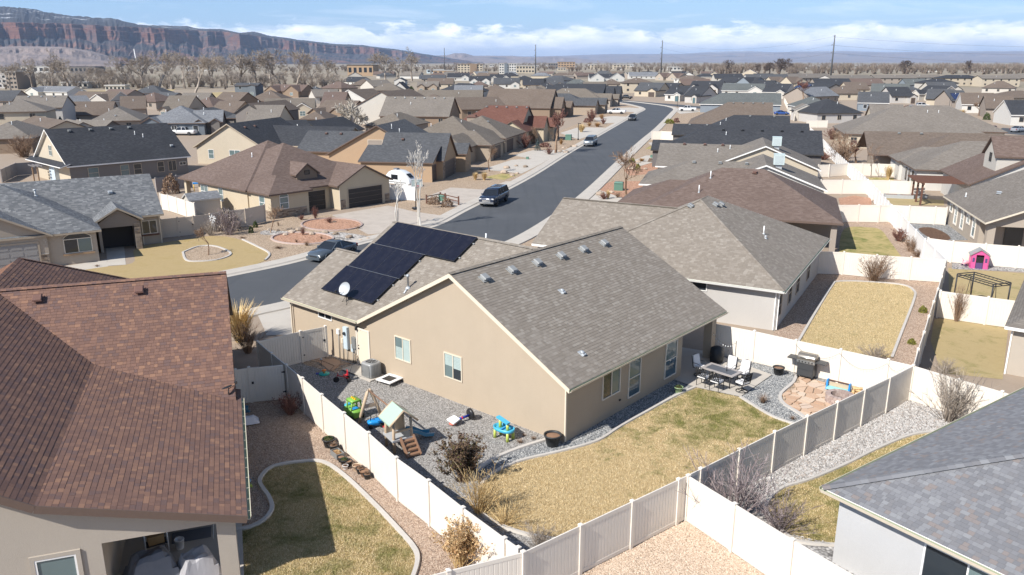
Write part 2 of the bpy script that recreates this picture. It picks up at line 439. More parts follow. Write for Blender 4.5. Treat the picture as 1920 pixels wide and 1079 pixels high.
# roofs
shingle('rf_drift',(.178,.152,.124),(.22,.19,.158),(.272,.24,.203))
shingle('rf_black',(.026,.028,.033),(.040,.042,.048),(.062,.064,.07),.3)
shingle('rf_char',(.050,.052,.056),(.075,.077,.082),(.11,.112,.117),.35)
shingle('rf_grey',(.085,.092,.10),(.14,.147,.155),(.215,.22,.225))
shingle('rf_green',(.075,.083,.080),(.105,.113,.109),(.15,.157,.152))
shingle('rf_brown',(.108,.081,.063),(.142,.110,.088),(.182,.146,.119))
shingle('rf_umber',(.105,.072,.058),(.140,.100,.083),(.18,.135,.115))
shingle('rf_red',(.100,.044,.033),(.135,.062,.047),(.18,.088,.066))
shingle('rf_wood',(.122,.101,.08),(.16,.135,.109),(.205,.176,.146))
shingle('rf_weather',(.135,.116,.098),(.178,.156,.133),(.23,.203,.176))
shingle('rf_slate',(.10,.105,.115),(.165,.17,.18),(.25,.255,.265))
shingle('rf_redmix',(.105,.058,.042),(.175,.088,.056),(.235,.118,.070))
shingle('rf_tan',(.22,.165,.12),(.28,.215,.16),(.34,.27,.205))
tabs('tab_drift',[(0,(.195,.167,.137)),(.25,(.226,.196,.163)),(.5,(.245,.214,.180)),(.72,(.208,.179,.148)),(.88,(.285,.254,.216))])
tabs('tab_redmix',[(0,(.135,.080,.065)),(.2,(.178,.103,.078)),(.45,(.15,.089,.071)),(.62,(.205,.117,.083)),(.80,(.118,.079,.074)),(.93,(.265,.150,.098))])
tabs('tab_slate',[(0,(.145,.145,.153)),(.25,(.178,.178,.187)),(.5,(.204,.205,.212)),(.72,(.16,.156,.16)),(.86,(.205,.170,.153)),(.94,(.232,.234,.24))])
tabs('tab_grey',[(0,(.10,.105,.11)),(.25,(.15,.153,.157)),(.5,(.185,.187,.19)),(.7,(.125,.128,.133)),(.88,(.24,.242,.242))])
plain('trim_cream',(.66,.575,.45),.6,.05)
plain('trim_white',(.80,.78,.74),.5,.04)
plain('trim_brown',(.13,.088,.068),.6,.1)
plain('trim_dark',(.045,.042,.040),.6,.1)
plain('trim_grey',(.42,.40,.37),.6,.06)
plain('trim_tan',(.40,.33,.25),.6,.06)
plain('gutter_green',(.33,.36,.25),.5,.08)
# vinyl fence
m,t,b = newmat('vinyl'); v = geoc(t)
c = t.mix(t.noise(v,1.2,4,.6),(.70,.635,.55),(.76,.70,.615))
z = t.a('ShaderNodeSeparateXYZ',i={0: v}).outputs[2]
dirt = t.m('MULTIPLY',t.m('MULTIPLY',t.m('SUBTRACT',.55,z,clamp=True),t.noise(v,3.5,5,.7)),.5,clamp=True)
c = t.mix(dirt,c,(.44,.36,.28))
setc(t,b,c); b.inputs['Roughness'].default_value = .45; b.inputs['Specular IOR Level'].default_value = .35
plain('vinyl_white',(.80,.785,.765),.45,.04)
plain('vinyl_tan_shaded',(.56,.475,.385),.5,.05)  # tan vinyl darkened in colour for a fence standing in shade
plain('vinyl_grey_shaded',(.33,.30,.28),.5,.05)  # grey vinyl darkened in colour for fences standing in shade
# windows, metal, misc
glass('glass'); glass('glass_teal',(.10,.135,.135),.08); glass('glass_blind',(.30,.36,.34),.12); glass('glass_blue',(.05,.085,.11),.06)
glass('car_glass',(.012,.014,.017),.04)
plain('win_frame',(.72,.655,.56),.5,.04); plain('win_white',(.78,.77,.75),.5,.03); plain('win_tan',(.47,.39,.30),.5,.05)
plain('door_cream',(.68,.60,.47),.5,.04); plain('door_dark',(.032,.028,.027),.6,.1); plain('door_brown',(.085,.062,.05),.6,.1)
plain('door_grey',(.30,.285,.27),.6,.06); plain('door_orange',(.50,.19,.045),.5,.1); plain('door_teal',(.075,.135,.15),.5,.05); plain('door_taupe',(.22,.185,.155),.6,.06)
plain('metal_vent',(.27,.275,.27),.65,.12); plain('metal_galv',(.48,.50,.51),.5,.12,metal=.3); plain('pvc',(.80,.80,.78),.5,.03)
plain('vent_brown',(.16,.085,.065),.6,.1); plain('metal_grey',(.25,.255,.25),.5,.1,metal=.3); plain('metal_dark',(.03,.03,.032),.5,.15)
plain('steel',(.62,.62,.60),.3,.1,metal=.85); plain('panel_blue',(.50,.58,.62),.5,.06); plain('cooler',(.52,.60,.58),.5,.08)
m,t,b = newmat('solar'); v = objc(t)
br = t.a('ShaderNodeTexBrick',offset=0,i={'Vector': v,'Color1': (.009,.009,.016,1),'Color2': (.012,.012,.020,1),'Mortar': (.020,.020,.030,1),'Scale': 1.0,'Mortar Size': .004,'Brick Width': .16,'Row Height': .16})
dust = t.m('MULTIPLY',t.m('SUBTRACT',t.noise(v,1.7,6,.75),.5),.8,clamp=True)
setc(t,b,t.mix(dust,br.outputs[0],(.07,.065,.07))); b.inputs['Roughness'].default_value = .18; b.inputs['Specular IOR Level'].default_value = .4
m,t,b = newmat('solar_blue'); v = objc(t)
br = t.a('ShaderNodeTexBrick',offset=0,i={'Vector': v,'Color1': (.012,.022,.07,1),'Color2': (.016,.028,.085,1),'Mortar': (.12,.14,.2,1),'Scale': 1.0,'Mortar Size': .02,'Brick Width': .5,'Row Height': .5})
setc(t,b,br.outputs[0]); b.inputs['Roughness'].default_value = .2
for n,c in dict(green=(.20,.43,.07),lime=(.47,.55,.11),blue=(.015,.25,.62),sky=(.06,.40,.58),navy=(.015,.035,.30),slide=(.035,.19,.32),red=(.50,.018,.03),yellow=(.75,.45,.02),
                 orange=(.72,.20,.03),teal=(.02,.40,.32),beige=(.50,.38,.26),brown=(.26,.15,.095),mint=(.38,.50,.40),pink=(.62,.10,.28),palepink=(.75,.42,.46),black=(.02,.02,.022),white=(.78,.77,.75),coral=(.62,.18,.13),aqua=(.28,.62,.60),
                 greypl=(.42,.43,.44),purple=(.10,.06,.16)).items(): plain('pl_' + n,c,.4,.06,8,spec=.5)
plain('cushion',(.70,.68,.66),.85,.06,12,bmp=.3); plain('cushion_blue',(.07,.20,.30),.85,.1); plain('table_top',(.36,.325,.30),.5,.1); plain('table_slate',(.10,.105,.115),.5,.15,30)
plain('iron',(.028,.028,.03),.45,.2); plain('soil',(.24,.14,.085),.95,.3,30,bmp=.8); plain('pot_black',(.03,.032,.034),.55,.15); plain('pot_green',(.26,.36,.20),.4,.1)
plain('ac_grey',(.34,.345,.34),.5,.1,metal=.25); plain('grill_lid',(.30,.27,.23),.3,.15,metal=.6); plain('grill_body',(.05,.052,.055),.45,.15)
plain('wood',(.36,.235,.14),.75,.2,9,bmp=.3); plain('wood_dark',(.13,.062,.042),.75,.2,9); plain('log',(.60,.40,.20),.8,.25,15,bmp=.4); plain('wood_grey',(.15,.14,.14),.8,.25,9)
plain('tarp',(.15,.155,.17),.6,.15,5,bmp=.3,bscale=9); plain('tarp_pale',(.34,.33,.34),.55,.12,5,bmp=.3,bscale=9); plain('sheet_white',(.62,.62,.65),.7,.06)
plain('cardboard',(.38,.23,.10),.8,.1)
plain('rubber',(.02,.02,.021),.8,.2); plain('rim',(.42,.42,.43),.3,.1,metal=.8); plain('lamp_glass',(.65,.65,.62),.15,.05); plain('tail',(.25,.01,.01),.3)
paint('car_slate',(.085,.105,.125),.28,.8,.35); paint('car_navy',(.012,.02,.045),.25,.9,.2); paint('car_white',(.72,.72,.71),.35,.6); paint('car_black',(.012,.014,.018),.25,.9)
paint('car_silverblue',(.16,.19,.215),.3,.8,.4); paint('car_red',(.10,.022,.03),.3,.8); paint('trailer_white',(.74,.75,.75),.35,.4); paint('car_silver',(.45,.47,.5),.3,.7,.4); paint('car_blue',(.01,.06,.25),.3,.7)
plain('util_green',(.10,.20,.15),.6,.1); plain('pole_steel',(.085,.088,.09),.6,.2); plain('pole_dark',(.03,.028,.027),.6,.2); plain('chrome',(.6,.6,.6),.15,.05,metal=.9)
# plants
def foliage(name,stops,rough=.8):
    m,t,b = newmat(name); rv = t.a('ShaderNodeAttribute',attribute_name='rv').outputs['Fac']
    oi = t.a('ShaderNodeObjectInfo').outputs['Random']
    c = t.ramp(t.m('FRACT',t.m('MULTIPLY_ADD',oi,.25,rv)),stops)
    setc(t,b,c); b.inputs['Roughness'].default_value = rough; b.inputs['Specular IOR Level'].default_value = .15
foliage('twig_grey',[(0,(.19,.155,.125)),(.5,(.30,.25,.205)),(1,(.40,.345,.29))])
foliage('twig_dark',[(0,(.055,.04,.035)),(.5,(.10,.075,.06)),(1,(.16,.12,.10))])
foliage('twig_pale',[(0,(.34,.29,.23)),(.5,(.46,.41,.34)),(1,(.56,.51,.44))])
foliage('twig_red',[(0,(.14,.06,.05)),(.5,(.21,.10,.08)),(1,(.28,.16,.12))])
foliage('twig_brown',[(0,(.15,.09,.06)),(.5,(.25,.165,.11)),(1,(.34,.24,.165))])
foliage('twig_mauve',[(0,(.15,.115,.12)),(.5,(.24,.19,.185)),(1,(.36,.30,.29))])
foliage('birch',[(0,(.50,.46,.40)),(.5,(.62,.58,.52)),(1,(.70,.67,.62))])
foliage('straw',[(0,(.42,.27,.11)),(.5,(.58,.42,.20)),(1,(.72,.56,.31))])
foliage('straw_orange',[(0,(.28,.145,.06)),(.5,(.40,.235,.10)),(1,(.52,.34,.165))])
foliage('leaf_dry',[(0,(.28,.15,.07)),(.5,(.48,.31,.155)),(1,(.66,.48,.27))])
foliage('leaf_bronze',[(0,(.05,.035,.028)),(.4,(.10,.062,.045)),(.8,(.19,.13,.07)),(1,(.10,.11,.03))])
foliage('leaf_green',[(0,(.03,.05,.02)),(.5,(.06,.085,.03)),(1,(.12,.14,.05))])
foliage('leaf_olive',[(0,(.10,.10,.02)),(.5,(.18,.18,.035)),(1,(.27,.26,.06))])
foliage('needle_blue',[(0,(.045,.065,.065)),(.5,(.08,.11,.11)),(1,(.14,.18,.175))])
foliage('wood_far',[(0,(.15,.11,.09)),(.35,(.22,.17,.135)),(.7,(.28,.225,.18)),(1,(.15,.14,.10))])
# ------------------------------------------------------------------ building kit
TH = .17        # roof slab / fascia depth
def wing(x0,x1,y0,y1,ze=2.75,p=.5,ax='x',ends='gg',oh=.42,rk=.30,base=0.0,zrmax=None,flr=0.0):
    return dict(x0=x0,x1=x1,y0=y0,y1=y1,ze=ze,p=p,ax=ax,ends=ends,oh=oh,rk=rk,base=base,flr=flr)
def wing_roof_polys(wg):
    """top faces (each with its eave direction) of one wing"""
    x0,x1,y0,y1,ze,p = (wg[k] for k in ('x0','x1','y0','y1','ze','p'))
    if wg['ax'] == 'y':      # build along x and swap
        x0,x1,y0,y1 = wg['y0'],wg['y1'],wg['x0'],wg['x1']
    h = (y1 - y0) / 2; ym = (y0 + y1) / 2; zr = ze + p * h
    a = x0 + (h if wg['ends'][0] == 'h' else 0); b = x1 - (h if wg['ends'][1] == 'h' else 0)
    if a > b: a = b = (x0 + x1) / 2
    P = []
    P.append([(x0,y0,ze),(x1,y0,ze),(b,ym,zr),(a,ym,zr)])
    P.append([(x1,y1,ze),(x0,y1,ze),(a,ym,zr),(b,ym,zr)])
    if wg['ends'][0] == 'h': P.append([(x0,y1,ze),(x0,y0,ze),(a,ym,zr)])
    if wg['ends'][1] == 'h': P.append([(x1,y0,ze),(x1,y1,ze),(b,ym,zr)])
    out = []
    for q in P:
        qq = []
        for v in q:
            if not qq or (Vector(v) - Vector(qq[-1])).length > 1e-4: qq.append(v)
        if wg['ax'] == 'y': qq = [(v[1],v[0],v[2]) for v in qq][::-1]
        out.append(qq)
    return out
def poly_uv(q):
    """metre coordinates on the slope: u along the eave, v up the slope"""
    vs = [Vector(v) for v in q]
    n = (vs[1] - vs[0]).cross(vs[2] - vs[0]).normalized()
    u = Vector((0,0,1)).cross(n)
    u = u.normalized() if u.length > 1e-5 else Vector((1,0,0))
    vv = n.cross(u); o = vs[0]
    return [((v - o).dot(u),(v - o).dot(vv)) for v in vs],u,vv,n,o
def add_slab(mb,q,th=TH,trim=1,under=True):
    uv = poly_uv(q)[0]
    mb.face(q,0,uv)
    lo = [(v[0],v[1],v[2] - th) for v in q]
    if under: mb.face(lo[::-1],trim)
    for i in range(len(q)):
        j = (i + 1) % len(q)
        mb.face([q[j],q[i],lo[i],lo[j]],trim)
def wing_walls(mb,wg,k,mi=0):
    oh,rk = wg['oh'] - .004 * k,wg['rk'] - .004 * k
    ze,p = wg['ze'],wg['p']; b = wg['base']
    x0,x1,y0,y1 = wg['x0'],wg['x1'],wg['y0'],wg['y1']
    if wg['ax'] == 'y': x0,x1,y0,y1 = y0,y1,x0,x1
    e0,e1 = wg['ends']
    X0 = x0 + (rk if e0 == 'g' else oh); X1 = x1 - (rk if e1 == 'g' else oh); Y0 = y0 + oh; Y1 = y1 - oh
    zt = ze + p * oh - TH - .01; ym = (y0 + y1) / 2; zp = ze + p * (y1 - y0) / 2 - TH - .012
    def pt(x,y,z): return (x,y,z) if wg['ax'] == 'x' else (y,x,z)
    def fc(pts): mb.face([pt(*v) for v in (pts if wg['ax'] == 'x' else pts[::-1])],mi)
    fc([(X0,Y0,b),(X1,Y0,b),(X1,Y0,zt),(X0,Y0,zt)])
    fc([(X1,Y1,b),(X0,Y1,b),(X0,Y1,zt),(X1,Y1,zt)])
    for x,e,s in ((X0,e0,0),(X1,e1,1)):
        if e == 'g': q = [(x,Y1,b),(x,Y0,b),(x,Y0,zt),(x,ym,zp),(x,Y1,zt)]
        else: q = [(x,Y1,b),(x,Y0,b),(x,Y0,zt),(x,Y1,zt)]
        fc(q if s == 0 else q[::-1])
# ---- windows and doors: face = 'x-','x+','y-','y+' of a plane at c
def face_M(face,c,s,z):
    """returns map (a right, d out, h up) -> local point; s = centre along the wall"""
    if face == 'x-': return lambda a,d,h: (c - d,s - a,z + h)
    if face == 'x+': return lambda a,d,h: (c + d,s + a,z + h)
    if face == 'y-': return lambda a,d,h: (s + a,c - d,z + h)
    return lambda a,d,h: (s - a,c + d,z + h)
def fbox(mb,f,a0,a1,d0,d1,h0,h1,mi=0):
    pts = [f(a,d,h) for h in (h0,h1) for d in (d1,d0) for a in (a0,a1)]
    b = len(mb.v); mb.v.extend(pts)
    # order: 0:(a0,d1,h0) 1:(a1,d1,h0) 2:(a0,d0,h0) 3:(a1,d0,h0) 4..7 at h1 ; outward winding
    for q in ((0,1,5,4),(1,3,7,5),(3,2,6,7),(2,0,4,6),(4,5,7,6),(2,3,1,0)):
        mb.idx([b + i for i in q],mi)
def window(parent,face,c,s,z,wd,ht,style='slide',frame='win_frame',pane='glass',surround=None,arch=False,sill=False,blind=0):
    f = face_M(face,c,s,z); mb = MB(); fr = .055; h2 = wd / 2
    for a0,a1,h0,h1 in ((-h2,-h2 + fr,0,ht),(h2 - fr,h2,0,ht),(-h2 + fr,h2 - fr,0,fr),(-h2 + fr,h2 - fr,ht - fr,ht)):
        fbox(mb,f,a0,a1,0,.05,h0,h1)
    if style in ('slide','quad','double'): fbox(mb,f,-.025,.025,0,.042,fr,ht - fr)
    if style in ('hung','quad'): fbox(mb,f,-h2 + fr,h2 - fr,0,.040,ht * .5 - .022,ht * .5 + .022)
    if surround:
        g = .13
        for a0,a1,h0,h1 in ((-h2 - g,-h2 - .002,-g,ht + g),(h2 + .002,h2 + g,-g,ht + g),(-h2 - .002,h2 + .002,-g,-.002),(-h2 - .002,h2 + .002,ht + .002,ht + g)):
            fbox(mb,f,a0,a1,0,.06,h0,h1,1)
    o = mb.obj('window',[frame,surround or frame],parent)
    if arch:
        am = MB(); n = 8
        for i in range(n):
            t0,t1 = math.pi * i / n,math.pi * (i + 1) / n; rh = wd * arch
            P = [(-math.cos(t0) * h2,math.sin(t0) * rh),(-math.cos(t1) * h2,math.sin(t1) * rh)]
            am.face([f(P[0][0],.02,ht),f(P[1][0],.02,ht),f(P[1][0],.02,ht + P[1][1]),f(P[0][0],.02,ht + P[0][1])][::-1])
        am.obj('pane',pane,o)
        am = MB(); am.tube([f(-math.cos(math.pi * i / 10) * h2,.03,ht + math.sin(math.pi * i / 10) * wd * arch) for i in range(11)],.035,4,smooth=False); am.obj('arch_frame',frame,o)
    cols = [(-h2 + fr,h2 - fr)]
    if style in ('slide','quad','double'): cols = [(-h2 + fr,-.025),(.025,h2 - fr)]
    rows = [(fr,ht - fr)]
    if style in ('hung','quad'): rows = [(fr,ht * .5 - .022),(ht * .5 + .022,ht - fr)]
    pl = pane if isinstance(pane,(list,tuple)) else [pane]; k = 0
    for r0,r1 in rows:
        for a0,a1 in cols:
            pm = MB(); fbox(pm,f,a0,a1,.004,.014,r0,r1); pm.obj('pane',pl[k % len(pl)],o)
            if blind:
                bl = MB(); hh = (r1 - r0) * abs(blind) * (1 + .12 * (k % 2))
                for q in range(9):
                    z0 = (r0 + hh * q / 9) if blind > 0 else (r1 - hh * (q + 1) / 9); fbox(bl,f,a0 + .01,a1 - .01,.0145,.0185,z0 + .004,z0 + hh / 9 - .004)
                tag(bl.obj('blind','glass_blind',o),kind='stuff')
            k += 1
    if sill:
        sm = MB(); fbox(sm,f,-h2 - .12,h2 + .12,0,.16,-.16,-.02); sm.obj('sill','stone_veneer' if sill is True else sill,o)
    return o
def garage_door(parent,face,c,s,wd,ht=2.15,mat='door_dark',frame='trim_cream',rows=4,cols=0,z=0.0):
    f = face_M(face,c,s,z); fm = MB(); h2 = wd / 2
    for a0,a1,h0,h1 in ((-h2 - .14,-h2,0,ht + .14),(h2,h2 + .14,0,ht + .14),(-h2,h2,ht,ht + .14)): fbox(fm,f,a0,a1,0,.05,h0,h1)
    o = fm.obj('garage_door',frame,parent)
    for r in range(rows):
        pm = MB(); h0 = ht * r / rows + .008; h1 = ht * (r + 1) / rows - .008
        fbox(pm,f,-h2 + .01,h2 - .01,.003,.02,h0,h1)
        for q in range(cols):
            a0 = -h2 + wd * q / cols + .09; a1 = -h2 + wd * (q + 1) / cols - .09
            fbox(pm,f,a0,a1,.0205,.034,h0 + .1,h1 - .1)
        pm.obj('door_panel',mat,o)
    return o
def door(parent,face,c,s,wd=.95,ht=2.05,mat='door_cream',frame='win_frame',z=.12):
    f = face_M(face,c,s,z); fm = MB(); h2 = wd / 2
    for a0,a1,h0,h1 in ((-h2 - .09,-h2,0,ht + .09),(h2,h2 + .09,0,ht + .09),(-h2,h2,ht,ht + .09)): fbox(fm,f,a0,a1,0,.055,h0,h1)
    o = fm.obj('door',frame,parent)
    pm = MB(); fbox(pm,f,-h2 + .01,h2 - .01,.004,.03,.01,ht - .01); l = pm.obj('door_leaf',mat,o)
    km = MB(); km.lathe([(.0,-.03),(.035,-.03),(.04,0),(.035,.03),(0,.03)],f(-h2 + .09,.06,.95),8); km.lathe([(.0,-.02),(.03,-.02),(.03,.02),(0,.02)],f(-h2 + .09,.05,1.12),8); km.obj('handle','metal_dark',o)
    return o
# ---- roof furniture (local z on the slope)
def static_vent(parent,x,y,z,rz=0,mat='metal_vent',tilt=0.0):
    mb = MB(); mb.box((0,0,.02),(.46,.46,.03)); mb.box((0,0,.10),(.30,.32,.16),taper=.92); mb.box((0,-.03,.20),(.40,.44,.06),taper=.8)
    return mb.obj('roof_vent',mat,parent,(x,y,z),rot=(tilt,0,rz))
def pipe_vent(parent,x,y,z,h=.42,r=.045,cap=False,mat='pvc'):
    mb = MB(); mb.lathe([(r * 2.6,-.05),(r * 2.2,.04),(r * 1.1,.09)],n=10,mi=1); mb.lathe([(r,-.1),(r,h),(r * .8,h)],n=10)
    if cap: mb.lathe([(r,h - .02),(r * 1.9,h - .02),(r * 1.9,h + .06),(r * .8,h + .10)],n=10)
    return mb.obj('vent_pipe',[mat,'metal_galv'],parent,(x,y,z))
def roof_z(wings,x,y):
    """height of the combined roof over a local point"""
    best = -1
    for g in wings:
        if g['x0'] - .01 <= x <= g['x1'] + .01 and g['y0'] - .01 <= y <= g['y1'] + .01:
            if g['ax'] == 'x':
                d = min(y - g['y0'],g['y1'] - y)
                if g['ends'][0] == 'h': d = min(d,x - g['x0'])
                if g['ends'][1] == 'h': d = min(d,g['x1'] - x)
            else:
                d = min(x - g['x0'],g['x1'] - x)
                if g['ends'][0] == 'h': d = min(d,y - g['y0'])
                if g['ends'][1] == 'h': d = min(d,g['y1'] - y)
            best = max(best,g['ze'] + g['p'] * max(0,d))
    return best
def gutter(parent,a,b,z,mat='trim_cream',out=(0,-1)):
    """open trough along an eave from a to b (local xy)"""
    mb = MB(); o = Vector((out[0],out[1],0)); A = Vector((a[0],a[1],z)); B = Vector((b[0],b[1],z))
    pr = [(.01,-.02),(.01,-.13),(.09,-.13),(.125,-.02),(.11,-.02),(.08,-.115),(.02,-.115),(.02,-.02)]
    n = len(pr); s = len(mb.v)
    for P in (A,B):
        for d,h in pr: mb.v.append(tuple(P + o * d + Vector((0,0,h))))
    for i in range(n):
        j = (i + 1) % n
        mb.idx((s + i,s + j,s + n + j,s + n + i),1 if i in (4,5,6) else 0)
    mb.idx([s + i for i in range(n)]); mb.idx([s + n + i for i in reversed(range(n))])
    return mb.obj('gutter',[mat,'gutter_green'],parent)
def downspout(parent,x,y,z0,z1,mat='trim_cream'):
    mb = MB(); mb.box2((x - .04,y - .035,z0),(x + .04,y + .035,z1)); return mb.obj('downspout',mat,parent)
def stone_patch(parent,face,c,s,wd,z0,z1,seed=1,name='stone_base',sx=.34,sy=.14):
    """veneer: every stone a piece of its own, proud of a mortar bed"""
    rr = random.Random(seed); f = face_M(face,c,s,0); mb = MB(); fbox(mb,f,-wd / 2,wd / 2,-.02,.035,z0,z1)
    base = mb.obj(name,'trim_grey',parent)
    z = z0; k = 0
    while z < z1 - .03:
        h = min(sy * rr.uniform(.7,1.35),z1 - z); a = -wd / 2
        while a < wd / 2 - .04:
            l = min(sx * rr.uniform(.5,1.5),wd / 2 - a)
            mb = MB(); fbox(mb,f,a + .008,a + l - .008,.036,.036 + rr.uniform(.02,.05),z + .007,z + h - .007)
            st = mb.obj('stone','stone_veneer',base); a += l; k += 1
        z += h
    return base
def house(name,label,fr,wings,roof='rf_brown',wall='st_tan',trim='trim_cream',group='houses of the estate',walls=None,boxes=(),polys=(),cat='house',rooftag=True):
    """walls: wings used for the wall shells only (default: the roof wings); boxes: extra wall boxes; polys: extra roof slabs"""
    h = empty(name,(fr.o.x,fr.o.y,0),fr.rz,label,cat,group)
    wm = MB(); rm = MB()
    for k,g in enumerate(walls if walls is not None else wings): wing_walls(wm,g,k)
    for lo,hi in boxes: wm.box2(lo,hi)
    for k,g in enumerate(wings):
        for q in wing_roof_polys(g): add_slab(rm,[(v[0],v[1],v[2] + .003 * k) for v in q])
    for q in polys: add_slab(rm,q)
    if wm.f: wm.obj('wall',wall,h)
    r = rm.obj('roof',[roof,trim],h)
    return h,r
# ------------------------------------------------------------------ ground, street, yards
def smooth(pts,n=6,closed=False):
    pts = [Vector(p[:2]) for p in pts]; out = []; N = len(pts)
    for i in range(N if closed else N - 1):
        p0 = pts[(i - 1) % N] if closed or i > 0 else pts[0]; p1 = pts[i]; p2 = pts[(i + 1) % N]
        p3 = pts[(i + 2) % N] if closed or i + 2 < N else pts[-1]
        for k in range(n):
            t = k / n
            out.append(.5 * (2 * p1 + (p2 - p0) * t + (2 * p0 - 5 * p1 + 4 * p2 - p3) * t * t + (3 * p1 - p0 - 3 * p2 + p3) * t ** 3))
    if not closed: out.append(pts[-1])
    return out
def PX(*p): return [G(*q) for q in p]
def sheet(name,mat,pts,z,kind='structure',label=None,cat=None):
    mb = MB(); P = [(p[0],p[1]) for p in pts]
    ar = sum(P[i][0] * P[(i + 1) % len(P)][1] - P[(i + 1) % len(P)][0] * P[i][1] for i in range(len(P)))
    if ar < 0: P = P[::-1]
    mb.face([(x,y,z) for x,y in P])
    o = mb.obj(name,mat); return tag(o,label,cat,None,kind)
def ribbon(mb,path,d0,d1,z0,z1=None,mi=0):
    """strip between two offsets (to the right of travel) of a path"""
    path = [Vector(p[:2]) for p in path]; L = []
    for i,p in enumerate(path):
        t = (path[min(i + 1,len(path) - 1)] - path[max(i - 1,0)]).normalized(); nr = Vector((t.y,-t.x))
        L.append((p + nr * d0,p + nr * d1))
    for i in range(len(L) - 1):
        a,b = L[i]; c,d = L[i + 1]
        mb.face([(a.x,a.y,z0),(b.x,b.y,z0 if z1 is None else z1),(d.x,d.y,z0 if z1 is None else z1),(c.x,c.y,z0)],mi)
def curb(path,wd=.13,ht=.09,name='lawn_edging',mat='curb'):
    mb = MB()
    ribbon(mb,path,-wd / 2,wd / 2,ht); ribbon(mb,path,-wd / 2 - .02,-wd / 2,0,ht); ribbon(mb,path,wd / 2,wd / 2 + .02,ht,0)
    return tag(mb.obj(name,mat),kind='structure')
mb = MB(); N_ = 48; RR = 42000
ringp = [(RR * math.cos(2 * math.pi * k / N_),RR * math.sin(2 * math.pi * k / N_),0) for k in range(N_)]
rin = [(900 * math.cos(2 * math.pi * k / N_),900 * math.sin(2 * math.pi * k / N_),0) for k in range(N_)]
mb.face(rin)
for k in range(N_): mb.face([rin[k],ringp[k],ringp[(k + 1) % N_],rin[(k + 1) % N_]])
m,t,b = newmat('plain_far'); v = geoc(t)
vd = t.a('ShaderNodeVectorMath',operation='LENGTH',i={0: v}).outputs['Value']
c = t.mix(t.noise(v,.9,5,.75),(.27,.205,.15),(.36,.285,.215))
far = t.mix(t.noise(v,.011,5,.7),(.20,.165,.12),(.34,.28,.20))
far = t.mix(t.m('MULTIPLY',t.m('SUBTRACT',t.noise(v,.004,4,.7),.5),4,clamp=True),far,(.15,.14,.085))
c = t.mix(t.m('MULTIPLY',t.m('SUBTRACT',vd,350),1 / 300,clamp=True),c,far)
setc(t,b,c); b.inputs['Roughness'].default_value = .95; bump(t,b,t.noise(v,14,4,.8),.5,.05)
tag(mb.obj('ground','plain_far'),kind='structure')

# the street: two kerb lines surveyed from the photograph
KL = smooth([G(250,556),G(424,521),G(555,493),G(690,456),G(815,426),G(882,393),G(1000,332),G(1080,281.7),G(1166.7,230.8),G(1196.7,213.3),G(1209,207),G(1209,203.5),G(1197,199.2),G(1160,192.3),G(1080,187)],8)
KR = smooth([G(250,640),G(440,586),G(545,562),G(700,518),G(860,478),G(950,452),G(1035,403),G(1093,360),G(1156.7,301.7),G(1200,263.3),G(1228.3,240),G(1256.7,211.7),G(1262,205.8),G(1255,201.7),G(1233,197.5),G(1166.7,190),G(1080,185.5)],8)
sheet('street','asphalt',KL + KR[::-1],.012)
for nm,path,sg in (('sidewalk',KL,-1),('sidewalk',KR,1)):
    mb = MB()
    ribbon(mb,path,0,sg * .5,.022); ribbon(mb,path,sg * .5,sg * .6,.022,.11); ribbon(mb,path,sg * .6,sg * 1.85,.11); ribbon(mb,path,sg * 1.85,sg * 1.9,.11,0)
    tag(mb.obj(nm,'concrete'),kind='structure')
    # control joints and the dark gutter seam
    jm = MB(); acc = 0
    for i in range(len(path) - 1):
        p,q = path[i],path[i + 1]; seg = (q - p).length; tdir = (q - p) / max(seg,1e-6); nr = Vector((tdir.y,-tdir.x)) * sg
        d = -acc
        while d < seg:
            if d >= 0:
                c0 = p + tdir * d
                a_ = c0 + nr * .62; b_ = c0 + nr * 1.83; w2 = tdir * .012
                jm.face([(*(a_ - w2),.1135),(*(b_ - w2),.1135),(*(b_ + w2),.1135),(*(a_ + w2),.1135)])
            d += 1.5
        acc = (acc + seg) % 1.5
    tag(jm.obj('sidewalk_joints','trim_grey'),kind='structure')

for path,sg,a_,b_,m_ in ((KL,-1,8,96,'gravel_tan'),(KR,1,20,92,'gravel_tan')):
    mb = MB(); ribbon(mb,path[a_:b_],sg * 1.9,sg * 11.5,.003); tag(mb.obj('gravel_yard',m_),kind='structure')
# far side lanes seen between the roofs
sheet('street','asphalt',PX((1862,249),(1920,254),(1960,262),(1960,247),(1920,243),(1880,240)),.010)
sheet('street','asphalt',PX((1120,187),(1255,199),(1330,206),(1420,208),(1420,204),(1330,201),(1240,194),(1120,184)),.009)
# driveways and walks
DRV = [((622,404),(728,386),(775,397),(850,408),(815,424),(770,434),(690,440),(655,421)),
       ((800,369),(845,352),(905,356),(950,340),(975,342),(930,366),(880,388),(842,388)),
       ((905,318),(960,300),(1035,296),(1005,313),(978,326),(940,322)),
       ((960,292),(1000,282),(1060,282),(1032,299),(1010,300)),
       ((1050,250),(1085,239),(1135,240),(1112,253),(1085,262)),
       ((1110,222),(1150,218),(1185,220),(1165,230),(1130,232)),
       ((1150,203),(1180,202),(1205,204),(1198,211),(1170,210)),
       ((490,606),(478,580),(545,563),(565,600),(560,628),(500,630)),
       ((1090,365),(1110,384),(1170,386),(1170,373),(1110,352)),
       ((1185,302),(1212,292),(1245,293),(1235,302),(1200,312)),
       ((1215,268),(1255,266),(1253,275),(1222,274)),
       ((1262,206),(1300,204),(1315,210),(1275,214))]
for k,q in enumerate(DRV):
    sheet('driveway','driveway' if k in (0,1) else 'concrete',PX(*q),.013 + .0012 * k)
sheet('walkway','concrete',PX((198,458),(232,455),(236,497),(202,499)),.016)
